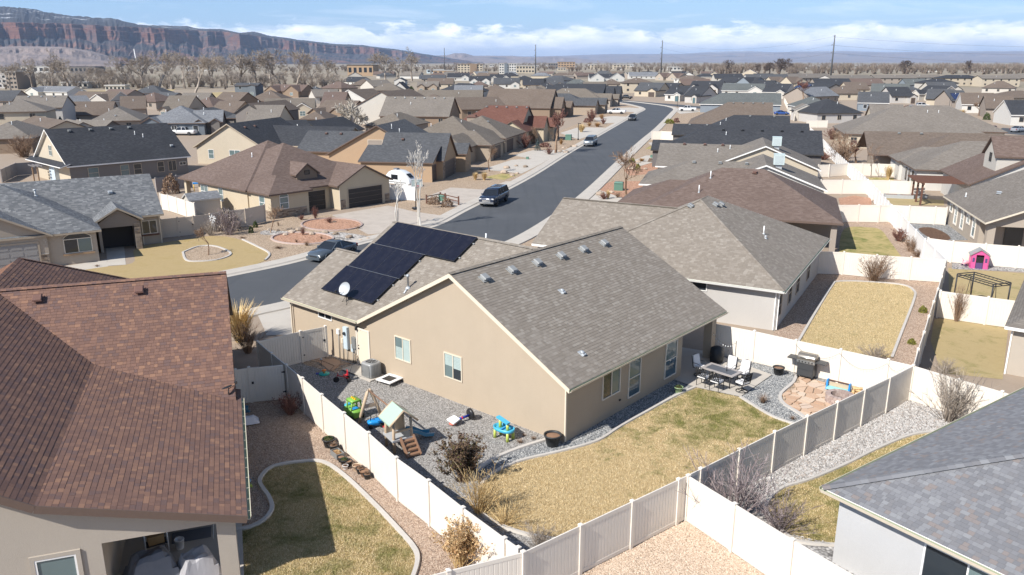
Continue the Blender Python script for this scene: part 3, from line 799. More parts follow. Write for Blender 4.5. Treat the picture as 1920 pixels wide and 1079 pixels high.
sheet('walkway','concrete',PX((100,503),(200,487),(203,500),(105,514)),.012)
# front yards across the street
sheet('gravel_yard','gravel_tan',PX((300,470),(420,440),(500,395),(560,410),(620,402),(655,421),(692,440),(600,474),(495,490),(430,460)),.006)
sheet('lawn','lawn_front',smooth(PX((120,518),(165,503),(248,494),(255,466),(330,452),(395,443),(440,447),(480,463),(503,476),(497,489),(424,515),(300,545)),5,True),.010)
sheet('gravel_bed','gravel_tan',smooth(PX((343,474),(372,463),(405,463),(433,476),(412,487),(375,491),(350,489)),5,True),.016)
curb(smooth(PX((343,474),(372,463),(405,463),(433,476),(412,487),(375,491),(350,489),(343,474)),5),.16)
curb(smooth(PX((455,450),(480,462),(505,476),(497,489)),5),.16)
for cx,cy,rx,ry in ((622,422,57,11.5),(567,448,58,11)):
    el_ = PX(*[(cx + rx * math.cos(a * math.pi / 14),cy + ry * math.sin(a * math.pi / 14)) for a in range(28)])
    sheet('gravel_bed','gravel_red',el_,.014); curb(el_ + el_[:1],.18,.12,mat='pit_block')
sheet('gravel_bed','stone_mix',smooth(PX((500,432),(560,436),(640,436),(700,447),(694,458),(660,455),(610,446),(540,442),(490,440)),5,True),.010)
sheet('gravel_yard','gravel_red',PX((1112,352),(1150,340),(1205,340),(1205,352),(1170,373),(1118,376)),.006)
sheet('gravel_yard','gravel_tan',PX((745,400),(860,380),(885,390),(850,409),(775,397)),.006)
sheet('gravel_yard','gravel_tan',PX((880,330),(905,318),(978,326),(975,341),(930,336),(880,346)),.007)
sheet('gravel_yard','gravel_tan',PX((975,300),(1015,272),(1060,266),(1078,275),(1050,291)),.006)
sheet('gravel_yard','gravel_red',PX((1170,320),(1190,300),(1240,303),(1240,325),(1180,330)),.006)
sheet('lawn','lawn_green',PX((1210,280),(1217,275),(1248,275),(1246,280)),.014)
sheet('lawn','lawn_green',PX((905,333),(940,326),(972,328),(945,338)),.012)
sheet('field','lawn_tan',PX((-60,178),(60,172),(190,170),(330,168),(300,182),(120,183),(0,190),(-60,195)),.010)
sheet('field','lawn_tan',PX((310,178),(440,172),(520,176),(470,187),(330,189)),.012)

# own back yard (world survey)
FT = 1.88
F1 = [G(*p,FT) for p in ((482.5,640),(509,662),(537,684),(567,708.5),(603,739.5),(645,774),(691,811),(743,857.5),(803.5,900.5),(868,951),(946,1008))]
F2 = [G(*p,FT) for p in ((981.5,1034),(1089,984),(1186,939),(1273,898),(1314.5,878),(1387,842),(1453.5,809),(1514.5,780),(1571,753.5),(1622,729.5),(1669,707.5),(1713,685))]
F4 = [G(*p,FT) for p in ((1339,606),(1415,620.5),(1493,637.5),(1577,655),(1666,674),(1713,685))]
MF = Frame((2.334,32.158),40.8)
yard = F1 + F2 + [F4[4],F4[3],F4[2],F4[1],F4[0],MF.w(10,0),MF.w(0,0),MF.w(0,18)]
sheet('gravel_yard','gravel_grey',yard,.004)
LE = smooth(PX((1303,727.5),(1262,746),(1215,772),(1165,800),(1120,828),(1050,848),(985,863),(945,878),(915,896),(897,920),(893,945),(905,966),(935,985),(985,1003),(1046,1014)),5)
RE = smooth(PX((1388,746),(1420,766),(1450,783),(1490,797)),5)
def fence_pt(u,v): return G(u,v)
LAWN = LE + [F2[0] * .25 + F2[1] * .75,F2[1],F2[2],F2[3],F2[4],F2[5],F2[6] * .4 + F2[5] * .6] + RE[::-1]
sheet('lawn','lawn_main',LAWN,.016)
sheet('gravel_bed','gravel_blue',smooth(PX((1022,827),(985,838),(945,853),(915,868),(893,885)),5) + PX((890,915),(903,965)) + LE[60:10:-1] + [MF.w(8.5,-1.4),MF.w(10,-.9),MF.w(10,0),MF.w(0,0)],.008)
sheet('gravel_bed','gravel_blue',[MF.w(10.3,-.1)] + PX((1303,727),(1388,745)) + RE + [F2[6] * .9 + F2[7] * .1] + PX((1520,790),(1495,775),(1468,757),(1461,741),(1478,724),(1489,712)) + [F4[2],F4[1],F4[0]],.007)
sheet('patio','concrete',PX((1270,716),(1303,728),(1388,746),(1447,705),(1392,684)) + [MF.w(14.6,.6),MF.w(14,3.2),MF.w(10.2,3.2)],.060)
curb(LE); curb(RE); curb(smooth(PX((1030,824),(985,838),(945,853),(915,868),(893,885)),5),.17)
FSE = smooth(PX((1493,706),(1486,720),(1464,740),(1468,757),(1497,776),(1528,798)),5); curb(FSE,.15)
# left neighbour
sheet('gravel_yard','gravel_pink',F1[2:] + [F2[0]] + [G(860,1140),G(380,1140),G(430,1000),G(445,760),G(470,755)],.005)
LL = smooth(PX((440,996),(470,990),(496,976),(510,956),(505,935),(489,911),(490,896),(512,877),(560,868),(605,868),(645,893),(700,945),(750,998),(777,1030),(783,1052),(774,1085),(755,1125)),5)
sheet('lawn','lawn_left',LL + [G(430,1140)],.015); curb(LL,.15,.10)
# cream gravel in front, right neighbour's bed and lawn
F3 = [G(*p,FT) for p in ((1291,891),(1378,944),(1487,1011),(1612,1084),(1760,1175))]
sheet('gravel_yard','gravel_cream',[F2[0],F2[1],F2[2],F2[3],F3[0],F3[1],F3[2],F3[3],G(1600,1190),G(840,1190)],.005)
F7 = [G(*p,FT) for p in ((1713,685),(1800,711),(1880,734),(1970,762))]
sheet('gravel_yard','gravel_white',F2[4:] + F7[1:] + [G(1970,900),G(1700,1140)] + F3[::-1],.006)
LR = smooth(PX((1790,810),(1740,812),(1700,820),(1640,845),(1590,870),(1520,900),(1468,916),(1441,940),(1438,965),(1478,1008),(1512,1020),(1575,1024)),5)
sheet('lawn','lawn_left',LR + [G(1800,1000),G(1850,850)],.016); curb(LR,.12)
# neighbours on the right
F5 = [G(*p,FT) for p in ((1713,685),(1722,654),(1733,622),(1742,592),(1751,565),(1759,541),(1766,518),(1771,500),(1775,486))]
F6 = [G(*p,FT) for p in ((1536,471),(1583,472.5),(1645,478),(1709,482),(1775,486))]
sheet('gravel_yard','gravel_pink',F4 + F5[1:] + F6[::-1][1:] + [G(1440,640)],.006)
LN = smooth(PX((1492,650),(1530,585),(1560,537),(1572,529),(1620,529),(1690,535),(1713,546),(1714,562),(1690,625),(1672,672)),5)
sheet('lawn','lawn_tan',LN,.014); curb(LN,.15)
F9 = [G(*p,FT) for p in ((1775,486),(1754,466),(1735,448),(1718,431),(1704,417),(1692,404),(1681,393),(1672,384))]
sheet('gravel_yard','gravel_pink',F6 + F9[1:] + PX((1570,398),(1560,480)),.005)
sheet('lawn','lawn_green',smooth(PX((1572,480),(1583,430),(1630,427),(1652,432),(1668,452),(1690,482)),5),.013)
sheet('lawn','lawn_dry',PX((1745,640),(1752,600),(1800,590),(1890,618),(1880,712),(1765,700)),.012)
sheet('gravel_yard','gravel_white',PX((1785,490),(1920,500),(1960,510),(1960,512),(1785,505)),.010)
sheet('lawn','lawn_dry',PX((1778,503),(1920,513),(1990,525),(1960,590),(1780,560)),.009)
sheet('gravel_bed','mulch',smooth(PX((1722,430),(1745,427),(1770,436),(1782,449),(1750,450)),4,True),.012)
sheet('gravel_yard','gravel_blue',PX((1700,418),(1790,420),(1850,450),(1740,452)),.007)
sheet('lawn','lawn_tan',PX((1640,374),(1690,370),(1770,376),(1770,386),(1672,385)),.010)
sheet('lawn','lawn_green',PX((1628,333),(1675,334),(1676,339),(1630,339)),.014)
sheet('gravel_bed','gravel_red',PX((1572,372),(1602,367),(1634,372),(1634,385),(1575,385)),.011)

# ------------------------------------------------------------------ vinyl fences
FM = {}
def panel_mesh(L,ht,mat,boards=True):
    key = (round(L,2),ht,mat,boards)
    if key in FM: return FM[key]
    mb = MB(); n = max(3,int(round(L / .15))) if boards else 3
    z0,z1 = .17,ht - .10
    for k in range(n):       # tongue-and-groove boards with V joints
        a,b_ = L * k / n,L * (k + 1) / n; g = .016 if boards else 0
        for s in (-1,1):
            y = .013 * s; yi = .001 * s
            q = [(a,yi,z0),(a + g,y,z0),(b_ - g,y,z0),(b_,yi,z0)]
            for i in range(3):
                A,B = q[i],q[i + 1]; f = [A,B,(B[0],B[1],z1),(A[0],A[1],z1)]
                mb.face(f if s < 0 else f[::-1])
    FM[key] = mb.mesh('fence_panel',mat); return FM[key]
def rail_mesh(L,h,mat):
    key = ('r',round(L,2),h,mat)
    if key not in FM: mb = MB(); mb.box2((0,-.022,0),(L,.022,h)); FM[key] = mb.mesh('fence_rail',mat)
    return FM[key]
def post_mesh(ht,mat):
    key = ('p',ht,mat)
    if key not in FM: mb = MB(); mb.box2((-.062,-.062,0),(.062,.062,ht)); FM[key] = mb.mesh('fence_post',mat)
    return FM[key]
def cap_mesh(mat):
    key = ('c',mat)
    if key not in FM:
        mb = MB(); mb.box2((-.075,-.075,0),(.075,.075,.035)); mb.box((0,0,.055),(.14,.14,.04),taper=.35); FM[key] = mb.mesh('post_cap',mat)
    return FM[key]
def fence(label,pts,ht=1.83,mat='vinyl',step=None,boards=True,gates=(),p0=True,p1=True,caps=True,group='vinyl privacy fences',name='vinyl_fence'):
    """pts = post positions (world xy); step resamples a long line into 2.4 m bays"""
    pts = [Vector(p[:2]) for p in pts]
    if step:
        q = [pts[0]]
        for a,b_ in zip(pts,pts[1:]):
            n = max(1,int(round((b_ - a).length / step)))
            q += [a.lerp(b_,k / n) for k in range(1,n + 1)]
        pts = q
    o = pts[0]; root = empty(name,(o.x,o.y,0),0,label,'fence',group)
    for i,p in enumerate(pts):
        if (i == 0 and not p0) or (i == len(pts) - 1 and not p1): continue
        a = pts[max(0,i - 1)]; c_ = pts[min(len(pts) - 1,i + 1)]; d = c_ - a; rz = math.atan2(d.y,d.x)
        q = link('post',post_mesh(ht + .03,mat),root,(p.x - o.x,p.y - o.y,0),rz)
        if caps: link('post_cap',cap_mesh(mat),q,(0,0,ht + .03))
    for i in range(len(pts) - 1):
        a,b_ = pts[i],pts[i + 1]; d = b_ - a; L = d.length; rz = math.atan2(d.y,d.x); u = d / L
        s = a + u * .063; l = L - .126; lo = (s.x - o.x,s.y - o.y,0)
        pn = link('gate' if i in gates else 'panel',panel_mesh(l,ht,mat,boards),root,lo,rz)
        link('bottom_rail',rail_mesh(l,.14,mat),pn,(0,0,.04)); link('top_rail',rail_mesh(l,.14,mat),pn,(0,0,ht - .125))
        if i in gates:
            gm = MB()
            for z in (.4,1.45): gm.box2((-.05,-.04,z),(.1,.04,z + .07))
            gm.box2((l - .12,-.06,1.0),(l - .02,.06,1.12)); gm.obj('gate_hardware','metal_dark',pn)
            for q0 in (0,l - .11):
                sm = MB(); sm.box2((q0,-.03,.05),(q0 + .11,.03,ht)); sm.obj('gate_stile',mat,pn)
    return root
fence('cream fence between the toy-strewn gravel yard and the brown-roofed house',F1 + [G(972,1026,FT)])
fence('cream fence behind the dry lawn, shaded face towards the white stones',F2)
fence('sunlit cream vinyl fence behind the barbecue grill and the fire pit',F4[:-1] + [F4[-1]],p1=False)
fence('sunlit cream fence between cream gravel and the bare mauve shrubs',F3)
fence('cream vinyl fence with a gate closing the side yard beside the utility boxes',[F1[0],G(563,621,FT),G(610,611.5,FT)],gates=(1,),p0=False)
fence('shaded cream vinyl fence with a gate beside the brown-roofed house',[F1[2] + Vector((-.12,.05)),G(466,689,FT),G(441,693,FT)],gates=(0,),p0=False)
fence('cream vinyl fence running off the bottom edge behind the dry straw shrub',[F2[0],G(841,1069,FT),G(700,1106,FT)],p0=False)
fence('cream vinyl fence beside the pale gravel strip of the grey stucco house, seen end on',F5,p0=False)
fence('cream vinyl fence behind the leafless twiggy shrub at the end of the tan lawn',F6,p1=False)
fence('cream vinyl fence crossing behind the bare bush at the white stone bed on the right',F7,step=2.4,p0=False)
fence('cream vinyl fence between the swing frame and the patchy dry yard on the right',[G(1764,545,FT),G(1854,557,FT),G(1935,567,FT)])
fence('long pale fence descending past the red-brown bushes to the corner by the pink playhouse',F9,mat='vinyl_white',p0=False)
fence('cream fence behind the pink playhouse',[G(*p,FT) for p in ((1741,446),(1788,452),(1849,457),(1911,461.5),(1980,467))])
fence('cream fence at the far end of the green-patched lawn',[G(*p,FT) for p in ((1569,384),(1611,384),(1650,384.5),(1672,384))],p1=False)
fence('cream fence in front of the dark wooden pergola',[G(*p,FT) for p in ((1672,384),(1706,386),(1755,388),(1776,389))],p0=False)
fence('pale fence stepping up between the pergola yard and the planter bed',[G(1672,384,FT),G(1650,360,FT),G(1628,337,FT)],mat='vinyl_white',step=2.4,p0=False)
fence('cream fence beyond the pergola, next to the white-walled house',[G(1628,337,FT),G(1668,338,FT),G(1708,340,FT),G(1735,341,FT)],p0=False)
fence('cream fence left of the planter bed behind the white-trimmed gable',[G(1540,337,FT),G(1580,337,FT),G(1628,337,FT)],p1=False)
fence('cream fence behind the tall straw-coloured grass and the bare sapling',[G(1591,306,FT),G(1618,306.5,FT),G(1648,307,FT),G(1679,308,FT)])
fence('cream fence below the black roof with the square cornered end',[G(1535,309,FT),G(1556,308.5,FT),G(1591,306,FT)],p1=False)
fence('pale fence running up between the bare thickets towards the garden shed',[G(1628,337,FT),G(1591,306,FT),G(1560,278,FT),G(1536,254,FT),G(1520,240,FT)],mat='vinyl_white',step=2.4,p0=False)
fence('cream fence across the gap right of the black roofs',[G(1513,226,FT),G(1533,226,FT),G(1552,226,FT)])
fence('cream fence beside the small shed with dark doors',[G(1470,182,FT),G(1480,200,FT),G(1490,215,FT)],step=2.4)
fence('tan shaded fence with a gate in front of the small garden shed',[G(*p,FT) for p in ((300,411),(332,408),(362,405),(393,401),(424,395),(459,391.5),(495,383.5))],mat='vinyl_tan_shaded',gates=(1,))
fence('sunlit white fence left of the small garden shed',[G(*p,FT) for p in ((300,363),(314,365.5),(330,370),(347,375.5),(364,380.5))],mat='vinyl')
fence('grey shaded fence below the long black roof',[G(*p,FT) for p in ((357,326),(330,329),(291,334))],mat='vinyl_grey_shaded',step=2.4)
fence('grey shaded fence at the left edge beyond the wooden arbour',[G(*p,FT) for p in ((0,318),(28,306),(70,303))],mat='vinyl_grey_shaded',step=2.4)
fence('white gate panel fence beside the teardrop trailer',[G(730,346,FT),G(752,347,FT),G(777,348,FT)],mat='vinyl_white')
fence('cream fence panel beside the kerb at the black-roofed houses',[G(1222,246,FT),G(1240,246,FT),G(1262,247,FT)],mat='vinyl')
# ------------------------------------------------------------------ shingles as pieces on the near roofs
def tri_inside(q2,P):
    """P (n,2) inside convex polygon q2 (list of uv)"""
    ok = np.ones(len(P),bool); n = len(q2)
    ar = sum(q2[i][0] * q2[(i + 1) % n][1] - q2[(i + 1) % n][0] * q2[i][1] for i in range(n)); s = 1 if ar > 0 else -1
    for i in range(n):
        a,b_ = q2[i],q2[(i + 1) % n]
        ok &= s * ((b_[0] - a[0]) * (P[:,1] - a[1]) - (b_[1] - a[1]) * (P[:,0] - a[0])) >= -1e-6
    return ok
def row_span(uv,y):
    """u-interval of a convex polygon at height y"""
    xs = []; n = len(uv)
    for i in range(n):
        a,b_ = uv[i],uv[(i + 1) % n]
        if (a[1] - y) * (b_[1] - y) < 0: xs.append(a[0] + (b_[0] - a[0]) * (y - a[1]) / (b_[1] - a[1]))
    return (min(xs),max(xs)) if len(xs) >= 2 else None
def shingle_roof(roof_obj,polys,mat,camlocal,exp=.16,wmin=.17,wmax=.40,seed=3,others=(),nsingle=300,lift=.012):
    """lay single shingle pieces on slopes; the nearest ones are objects of their own, the rest one joined part"""
    rg = np.random.default_rng(seed); res = []
    for q in polys:
        uv,u,vv,n,o = poly_uv(q); v0 = min(p[1] for p in uv); v1 = max(p[1] for p in uv); y = v0
        while y < v1 - .02:
            sp = row_span(uv,min(y + exp / 2,v1 - .005))
            if sp:
                x = sp[0] - rg.uniform(0,wmin)
                while x < sp[1]:
                    wd = rg.uniform(wmin,wmax); a,b_ = max(x,sp[0]),min(x + wd,sp[1]); x += wd
                    if b_ - a < .03: continue
                    c = o + u * ((a + b_) / 2) + vv * (y + exp / 2)
                    if any(f(c) for f in others): rg.random(); continue
                    res.append((u,vv,n,o,a,y,b_ - a,rg.uniform(0,.003),rg.random(),c))
            y += exp
    res.sort(key=lambda r: (r[9] - camlocal).length)
    var = {}
    for r in res[:nsingle]:
        u,vv,n,o,x,y,wd,th,rv,c = r
        k = max(1,round(wd / .03)) * .03
        if k not in var:
            mb = MB(); mb.box((0,0,.002),(k - .004,exp + .012,lift)); var[k] = mb.mesh('shingle',mat)
        so = link('shingle',var[k],roof_obj)
        so.matrix_local = Matrix.Translation(c + n * .0055) @ Matrix((u,vv,n)).transposed().to_4x4() @ Matrix.Rotation(-.03,4,'X')
    rest = res[nsingle:]; V = []; Fc = []; at = []
    for i,(u,vv,n,o,x,y,wd,th,rv,c) in enumerate(rest):
        a = o + u * (x + .003) + vv * y; b_ = o + u * (x + wd - .003) + vv * y; up = vv * (exp + .012)
        lo = n * (th + lift); hi = n * .003; k = len(V)
        V += [a + lo,b_ + lo,b_ + up + hi,a + up + hi,a,b_,b_ + up,a + up]
        Fc += [(k,k + 1,k + 2,k + 3),(k + 4,k + 5,k + 1,k),(k + 5,k + 6,k + 2,k + 1),(k + 7,k + 4,k,k + 3)]
        at += [rv] * 4
    if rest:
        me = np_mesh('shingle_courses',[tuple(p) for p in V],Fc,mat,attr=at)
        tag(link('shingle_courses',me,roof_obj),kind='stuff')
def caps(roof_obj,a,b_,mat,n=None,wd=.26,ln=.2):
    """ridge or hip cap pieces joined into one run"""
    a,b_ = Vector(a),Vector(b_); d = b_ - a; L = d.length; t_ = d / L; s = Vector((0,0,1)).cross(t_)
    s = s.normalized() if s.length > 1e-4 else Vector((1,0,0)); up = t_.cross(s)
    if up.z < 0: up = -up; s = -s
    V = []; Fc = []; at = []; k = 0; x = 0; rr = random.Random(int(L * 100))
    while x < L:
        l = min(ln * 1.15,L - x); e0 = a + t_ * x; e1 = a + t_ * (x + l); i = len(V); z0 = .036; z1 = .022
        V += [e0 - s * wd / 2 - up * .02 + up * z0,e0 + up * (z0 + .02),e0 + s * wd / 2 - up * .02 + up * z0,e1 - s * wd / 2 - up * .02 + up * z1,e1 + up * (z1 + .02),e1 + s * wd / 2 - up * .02 + up * z1]
        Fc += [(i,i + 1,i + 4,i + 3),(i + 1,i + 2,i + 5,i + 4),(i + 2,i + 1,i,i)]
        r = rr.random(); at += [r] * 3; x += ln
    Fc = [f if f[2] != f[3] else (f[0],f[1],f[2],f[2]) for f in Fc]
    Fc = [f for f in Fc if len(set(f)) == 4]; at = at[:len(Fc)]
    me = np_mesh('ridge_caps',[tuple(p) for p in V],Fc,mat,attr=[random.Random(j // 2).random() for j in range(len(Fc))])
    return tag(link('ridge_caps',me,roof_obj),kind='stuff')
def cam_local(fr):
    x,y = fr.loc((0,0)); return Vector((x,y,HC))
def below_others(wings,me):
    """True where another wing's roof lies above the point"""
    ws = [g for g in wings if g is not me]
    return lambda c: roof_z(ws,c.x,c.y) > c.z + .05

# ------------------------------------------------------------------ the tan house in the middle
w1 = wing(-.30,14.45,-.42,13.92,2.78,.54,'x','gg',.42,.30)
w2 = wing(-.34,13.68,6.6,18.75,2.78,.54,'y','gg',.42,.30)
w3 = wing(-.32,8.0,17.5,20.9,2.78,.54,'y','gg',.42,.30)
wa = wing(-.30,10.6,-.42,13.92,2.78,.54,'x','gg',.42,.30)
zr1 = 2.78 + .54 * 7.17; zr2 = 2.78 + .54 * 7.01
w2a = [(-.34,18.75,2.783),(-.34,13.92,2.783),(6.67,6.75,zr2 + .003),(6.67,18.75,zr2 + .003)]
w2b = [(13.68,13.92,2.783),(13.68,18.75,2.783),(6.67,18.75,zr2 + .003),(6.67,6.75,zr2 + .003)]
mh,mroof = house('tan_stucco_house','tan stucco house with driftwood shingle roof carrying black solar panels',MF,[w1,w3],'rf_drift','st_tan','trim_cream',
    polys=[w2a,w2b],
    walls=[wa,wing(-.34,13.68,13.3,18.75,2.78,.54,'y','gg',.42,.30),w3],boxes=[((10.2,3.2,0),(14.15,13.4,2.8)),((10.32,.02,2.30),(14.1,.30,2.82)),((13.62,-.02,0),(14.12,.46,2.32)),((13.82,.46,2.3),(14.1,3.2,2.8))])
cl = cam_local(MF)
allw = [w1,w2,w3]
shingle_roof(mroof,[w2a],'tab_drift',cl,.165,.14,.32,4,[lambda c: False],0)
for g,seed in ((w1,3),(w3,5)):
    pl = wing_roof_polys(g)
    vis = [q for q in pl if poly_uv(q)[3].dot(cl - Vector(q[0])) > 0]
    shingle_roof(mroof,vis,'tab_drift',cl,.165,.14,.32,seed,[below_others(allw,g)],300 if g is w1 else 0)
caps(mroof,(-.3,6.75,zr1),(14.45,6.75,zr1),'tab_drift'); caps(mroof,(6.67,18.75,zr2),(6.67,6.9,zr2),'tab_drift'); caps(mroof,(3.84,20.9,2.78 + .54 * 4.16),(3.84,18.75,2.78 + .54 * 4.16),'tab_drift')
gutter(mh,(-.3,-.42),(14.45,-.42),2.78,'trim_cream',(0,-1)); gutter(mh,(-.33,13.9),(-.33,20.9),2.78,'trim_cream',(-1,0))
downspout(mh,-.04,-.06,.1,2.62); downspout(mh,-.05,20.5,.1,2.62)
# rake boards on the side gable
def rake(parent,face_x,ya,za,yb,zb,mat='trim_cream'):
    mb = MB(); mb.face([(face_x,ya,za),(face_x,yb,zb),(face_x,yb,zb - .2),(face_x,ya,za - .2)]); mb.face([(face_x + .03,ya,za),(face_x + .03,yb,zb),(face_x + .03,yb,zb - .2),(face_x + .03,ya,za - .2)][::-1])
    mb.face([(face_x,ya,za - .2),(face_x,yb,zb - .2),(face_x + .03,yb,zb - .2),(face_x + .03,ya,za - .2)]); return mb.obj('rake_board',mat,parent)
rake(mh,-.335,-.44,2.79,6.75,zr1 + .02); rake(mh,-.337,6.75,zr1 + .02,13.94,2.79)
window(mh,'x-',0,10.58,1.22,1.24,1.30,'slide','trim_cream',['glass_teal','glass_blind'],blind=.55); window(mh,'x-',0,6.9,1.18,1.24,1.32,'slide','trim_cream',['glass_teal','glass'],blind=-.5)
window(mh,'x-',.08,17.3,2.08,1.28,.54,'slide','trim_white'); door(mh,'x-',0,13.85)
window(mh,'y-',0,3.57,1.08,1.5,1.42,'slide','win_frame',['glass','glass_teal']); window(mh,'y-',0,5.6,.44,1.1,2.0,'hung','win_frame',['glass_blue','glass_teal']); window(mh,'y-',0,9.12,.36,1.2,1.98,'hung','win_frame',['glass_blue','glass_teal'])
vm = MB(); vm.box((4.35,-.03,.62),(.1,.06,.08)); vm.obj('hose_bib','metal_dark',mh)
# vents along the ridge
tl = -math.atan(.54)
for k in range(6):
    x = 1.25 + k * 2.02; y = 5.95; static_vent(mroof,x,y,2.78 + .54 * (y + .42) + .02,0,'metal_vent',-tl)
for (x,y) in ((4.9,4.0),(2.2,.75)):
    mb = MB(); mb.box((0,0,.012),(.34,.34,.016)); mb.lathe([(.10,0),(.10,.08),(.12,.09),(.05,.14)],n=10); mb.box((0,-.10,.05),(.18,.16,.08)); mb.obj('vent_hood','metal_galv',mroof,(x,y,2.78 + .54 * (y + .42) + .012),rot=(-tl,0,0))
mb = MB(); mb.lathe([(.17,-.1),(.15,.02),(.06,.10)],n=12); mb.lathe([(.055,0),(.055,.62),(.09,.62),(.09,.74),(.05,.78)],n=12); mb.tube([(0,0,.02),(-.18,-.05,-.06),(-.42,-.1,-.22)],.055,8); mb.obj('flue_pipe','metal_galv',mroof,(2.4,12.72,2.78 + .54 * 2.74 + .02))
pipe_vent(mroof,6.9,11.0,zr2 - .15,.45)
# solar array: rows up the garage slope
sol = empty('solar_array',(0,0,0),0,None,None,parent=mroof)
pit = math.atan(.54)
def solar_at(x,y):     # slope coordinates: metres up from eave, along y
    return Vector((-.34 + x * math.cos(pit),y,2.78 + x * math.sin(pit)))
pm = MB(); pm.box((0,0,0),(1.02 * 2.07,1.085,.035)); solm = None
nup = Vector((-math.sin(pit),0,math.cos(pit))); uu = Vector((math.cos(pit),0,math.sin(pit)))
SB = MB(); SB.box((0,0,0),(2.16,1.115,.035)); sbm = SB.mesh('solar_panel','solar')
EB = MB()
for sx_ in (-1,1):
    EB.box((sx_ * 1.087,0,0),(.014,1.135,.04))
for sy_ in (-1,1): EB.box((0,sy_ * .5645,0),(2.16,.012,.04))
ebm = EB.mesh('panel_frame','metal_dark')
Rm = Matrix((uu,Vector((0,1,0)),nup)).transposed().to_4x4()
rows = [(1.30,18.43,4),(3.50,18.30,4),(5.70,18.16,6)]
rails = MB()
for r0,y0,n in rows:
    for k in range(n):
        c = solar_at(r0 + 1.08,y0 - .5655 - k * 1.14) + nup * .15
        p_ = link('solar_panel',sbm,sol); p_.matrix_local = Matrix.Translation(c) @ Rm
        link('panel_frame',ebm,p_)
    for dx in (.4,1.7):
        a = solar_at(r0 + dx,y0 + .1) + nup * .08; b_ = solar_at(r0 + dx,y0 - n * 1.14 - .12) + nup * .08; rails.bar(a,b_,.04,.05)
rails.obj('mounting_rails','metal_galv',sol)
tr = MB()
for r0,y0,n in rows[1:]: tr.bar(solar_at(r0 - .02,y0) + nup * .175,solar_at(r0 - .02,y0 - 4 * 1.14) + nup * .175,.035,.012)
tr.obj('row_strip','steel',sol)
# satellite dish on the garage eave
def dish(parent,x,y,z,rz,s=1.0,label=None,tiltx=0):
    d = empty('satellite_dish',(x,y,z),rz,label,'dish',parent=None) if parent is None else empty('satellite_dish',(x,y,z),rz,parent=parent)
    mb = MB(); prof = [(.0,.0),(.16,.015),(.30,.055),(.38,.10)]; mb.lathe(prof,n=20,cap=False); mb.lathe([(.38,.10),(.385,.09),(.30,.045),(.16,.003),(0,-.012)],n=20,cap=False)
    mb.obj('reflector','metal_galv' if s > .9 else 'metal_dark',d,(0,0,.75 * s),rot=(R(62),0,R(20)) if s > .9 else (R(88),0,R(70)))
    if s < .9: d.children[0].scale = (.75,.10,1)
    mb = MB(); mb.tube([(0,0,.70 * s),(0,.05,.4 * s),(0,0,0)],.022,8); mb.tube([(0,.02,.35 * s),(.3,-.15,-.1)],.012,5); mb.tube([(0,.02,.35 * s),(-.3,-.15,-.1)],.012,5); mb.tube([(0,0,.62 * s),(0,-.5,.6 * s),(0,-.58,.68 * s)],.014,5); mb.box((0,-.58,.72 * s),(.09,.1,.12)); mb.obj('mast','metal_dark',d)
    return d
dish(mroof,.55,15.9,3.28,R(-100))

# ------------------------------------------------------------------ brown-roofed house on the left
LF = Frame((-8.3,22.05),70.8)
lb = wing(-24,-.2,9.2,22.4,2.6,.6,'x','gg',.42,.3); lc = wing(-16.8,-3.8,12,29.2,2.6,.6,'y','gh')
porch = [(0,0,2.6),(0,10.6,2.6),(-5.68,12.6,4.09),(-5.68,0,4.09)]
steep = [(-5.68,0,4.09),(-5.68,13.5,4.09),(-10.2,16,6.8),(-10.2,0,6.8)]
steep2 = [(-10.2,0,6.8),(-10.2,16,6.8),(-14.8,16,4.05),(-14.8,0,4.05)]
lh,lroof = house('brown_roofed_house','pale stucco house with a red-brown mixed shingle roof filling the lower left',LF,[lb,lc],'rf_redmix','st_left','trim_brown',walls=[],polys=[porch,steep,steep2],
    boxes=[((-22,9.8,0),(-.7,21.8,2.6)),((-16,4.4,0),(-.7,9.8,2.5)),((-13.6,.66,0),(-4.2,4.4,2.5))])
for q in wing_roof_polys(lc)[:0]: pass
wm = MB(); wm.extrude([(-13.6,0),(-4.2,0),(-4.2,2.32),(-13.6,2.32)],lambda a,c_,t_: (a,t_,c_),.35,.65)
wm.extrude([(-13.6,2.321),(-.4,2.321),(-.4,2.50),(-5.68,3.88),(-10.2,6.58),(-13.6,4.55)],lambda a,c_,t_: (a,t_,c_),.35,.65)
wm.box2((-.95,.352,0),(-.40,.95,2.318)); wm.box2((-.93,.95,2.1),(-.42,4.4,2.45)); wm.obj('gable_wall','st_left',lh)
cl = cam_local(LF)
lw = [lb,lc]
def above_poly(q):
    _,u,vv,n,o = poly_uv(q)
    xs = [v[0] for v in q]; ys = [v[1] for v in q]
    def f(c):
        if min(xs) <= c.x <= max(xs) and min(ys) <= c.y <= max(ys):
            z = o.z - (n.x * (c.x - o.x) + n.y * (c.y - o.y)) / n.z
            return z > c.z + .05
        return False
    return f
shingle_roof(lroof,[porch,steep],'tab_redmix',cl,.17,.13,.30,11,[lambda c: roof_z(lw,c.x,c.y) > c.z + .05],300)
shingle_roof(lroof,[wing_roof_polys(lb)[0]],'tab_redmix',cl,.17,.13,.30,12,[above_poly(porch),above_poly(steep),above_poly(steep2),below_others(lw,lb)],0)
shingle_roof(lroof,[q for q in wing_roof_polys(lc) if poly_uv(q)[3].x > .1 or poly_uv(q)[3].y > .1][:1],'tab_redmix',cl,.17,.13,.30,13,[below_others(lw,lc)],0)
caps(lroof,(-24,15.8,6.56),(-.2,15.8,6.56),'tab_redmix'); caps(lroof,(-3.8,29.2,2.6),(-10.3,22.7,6.5),'tab_redmix')
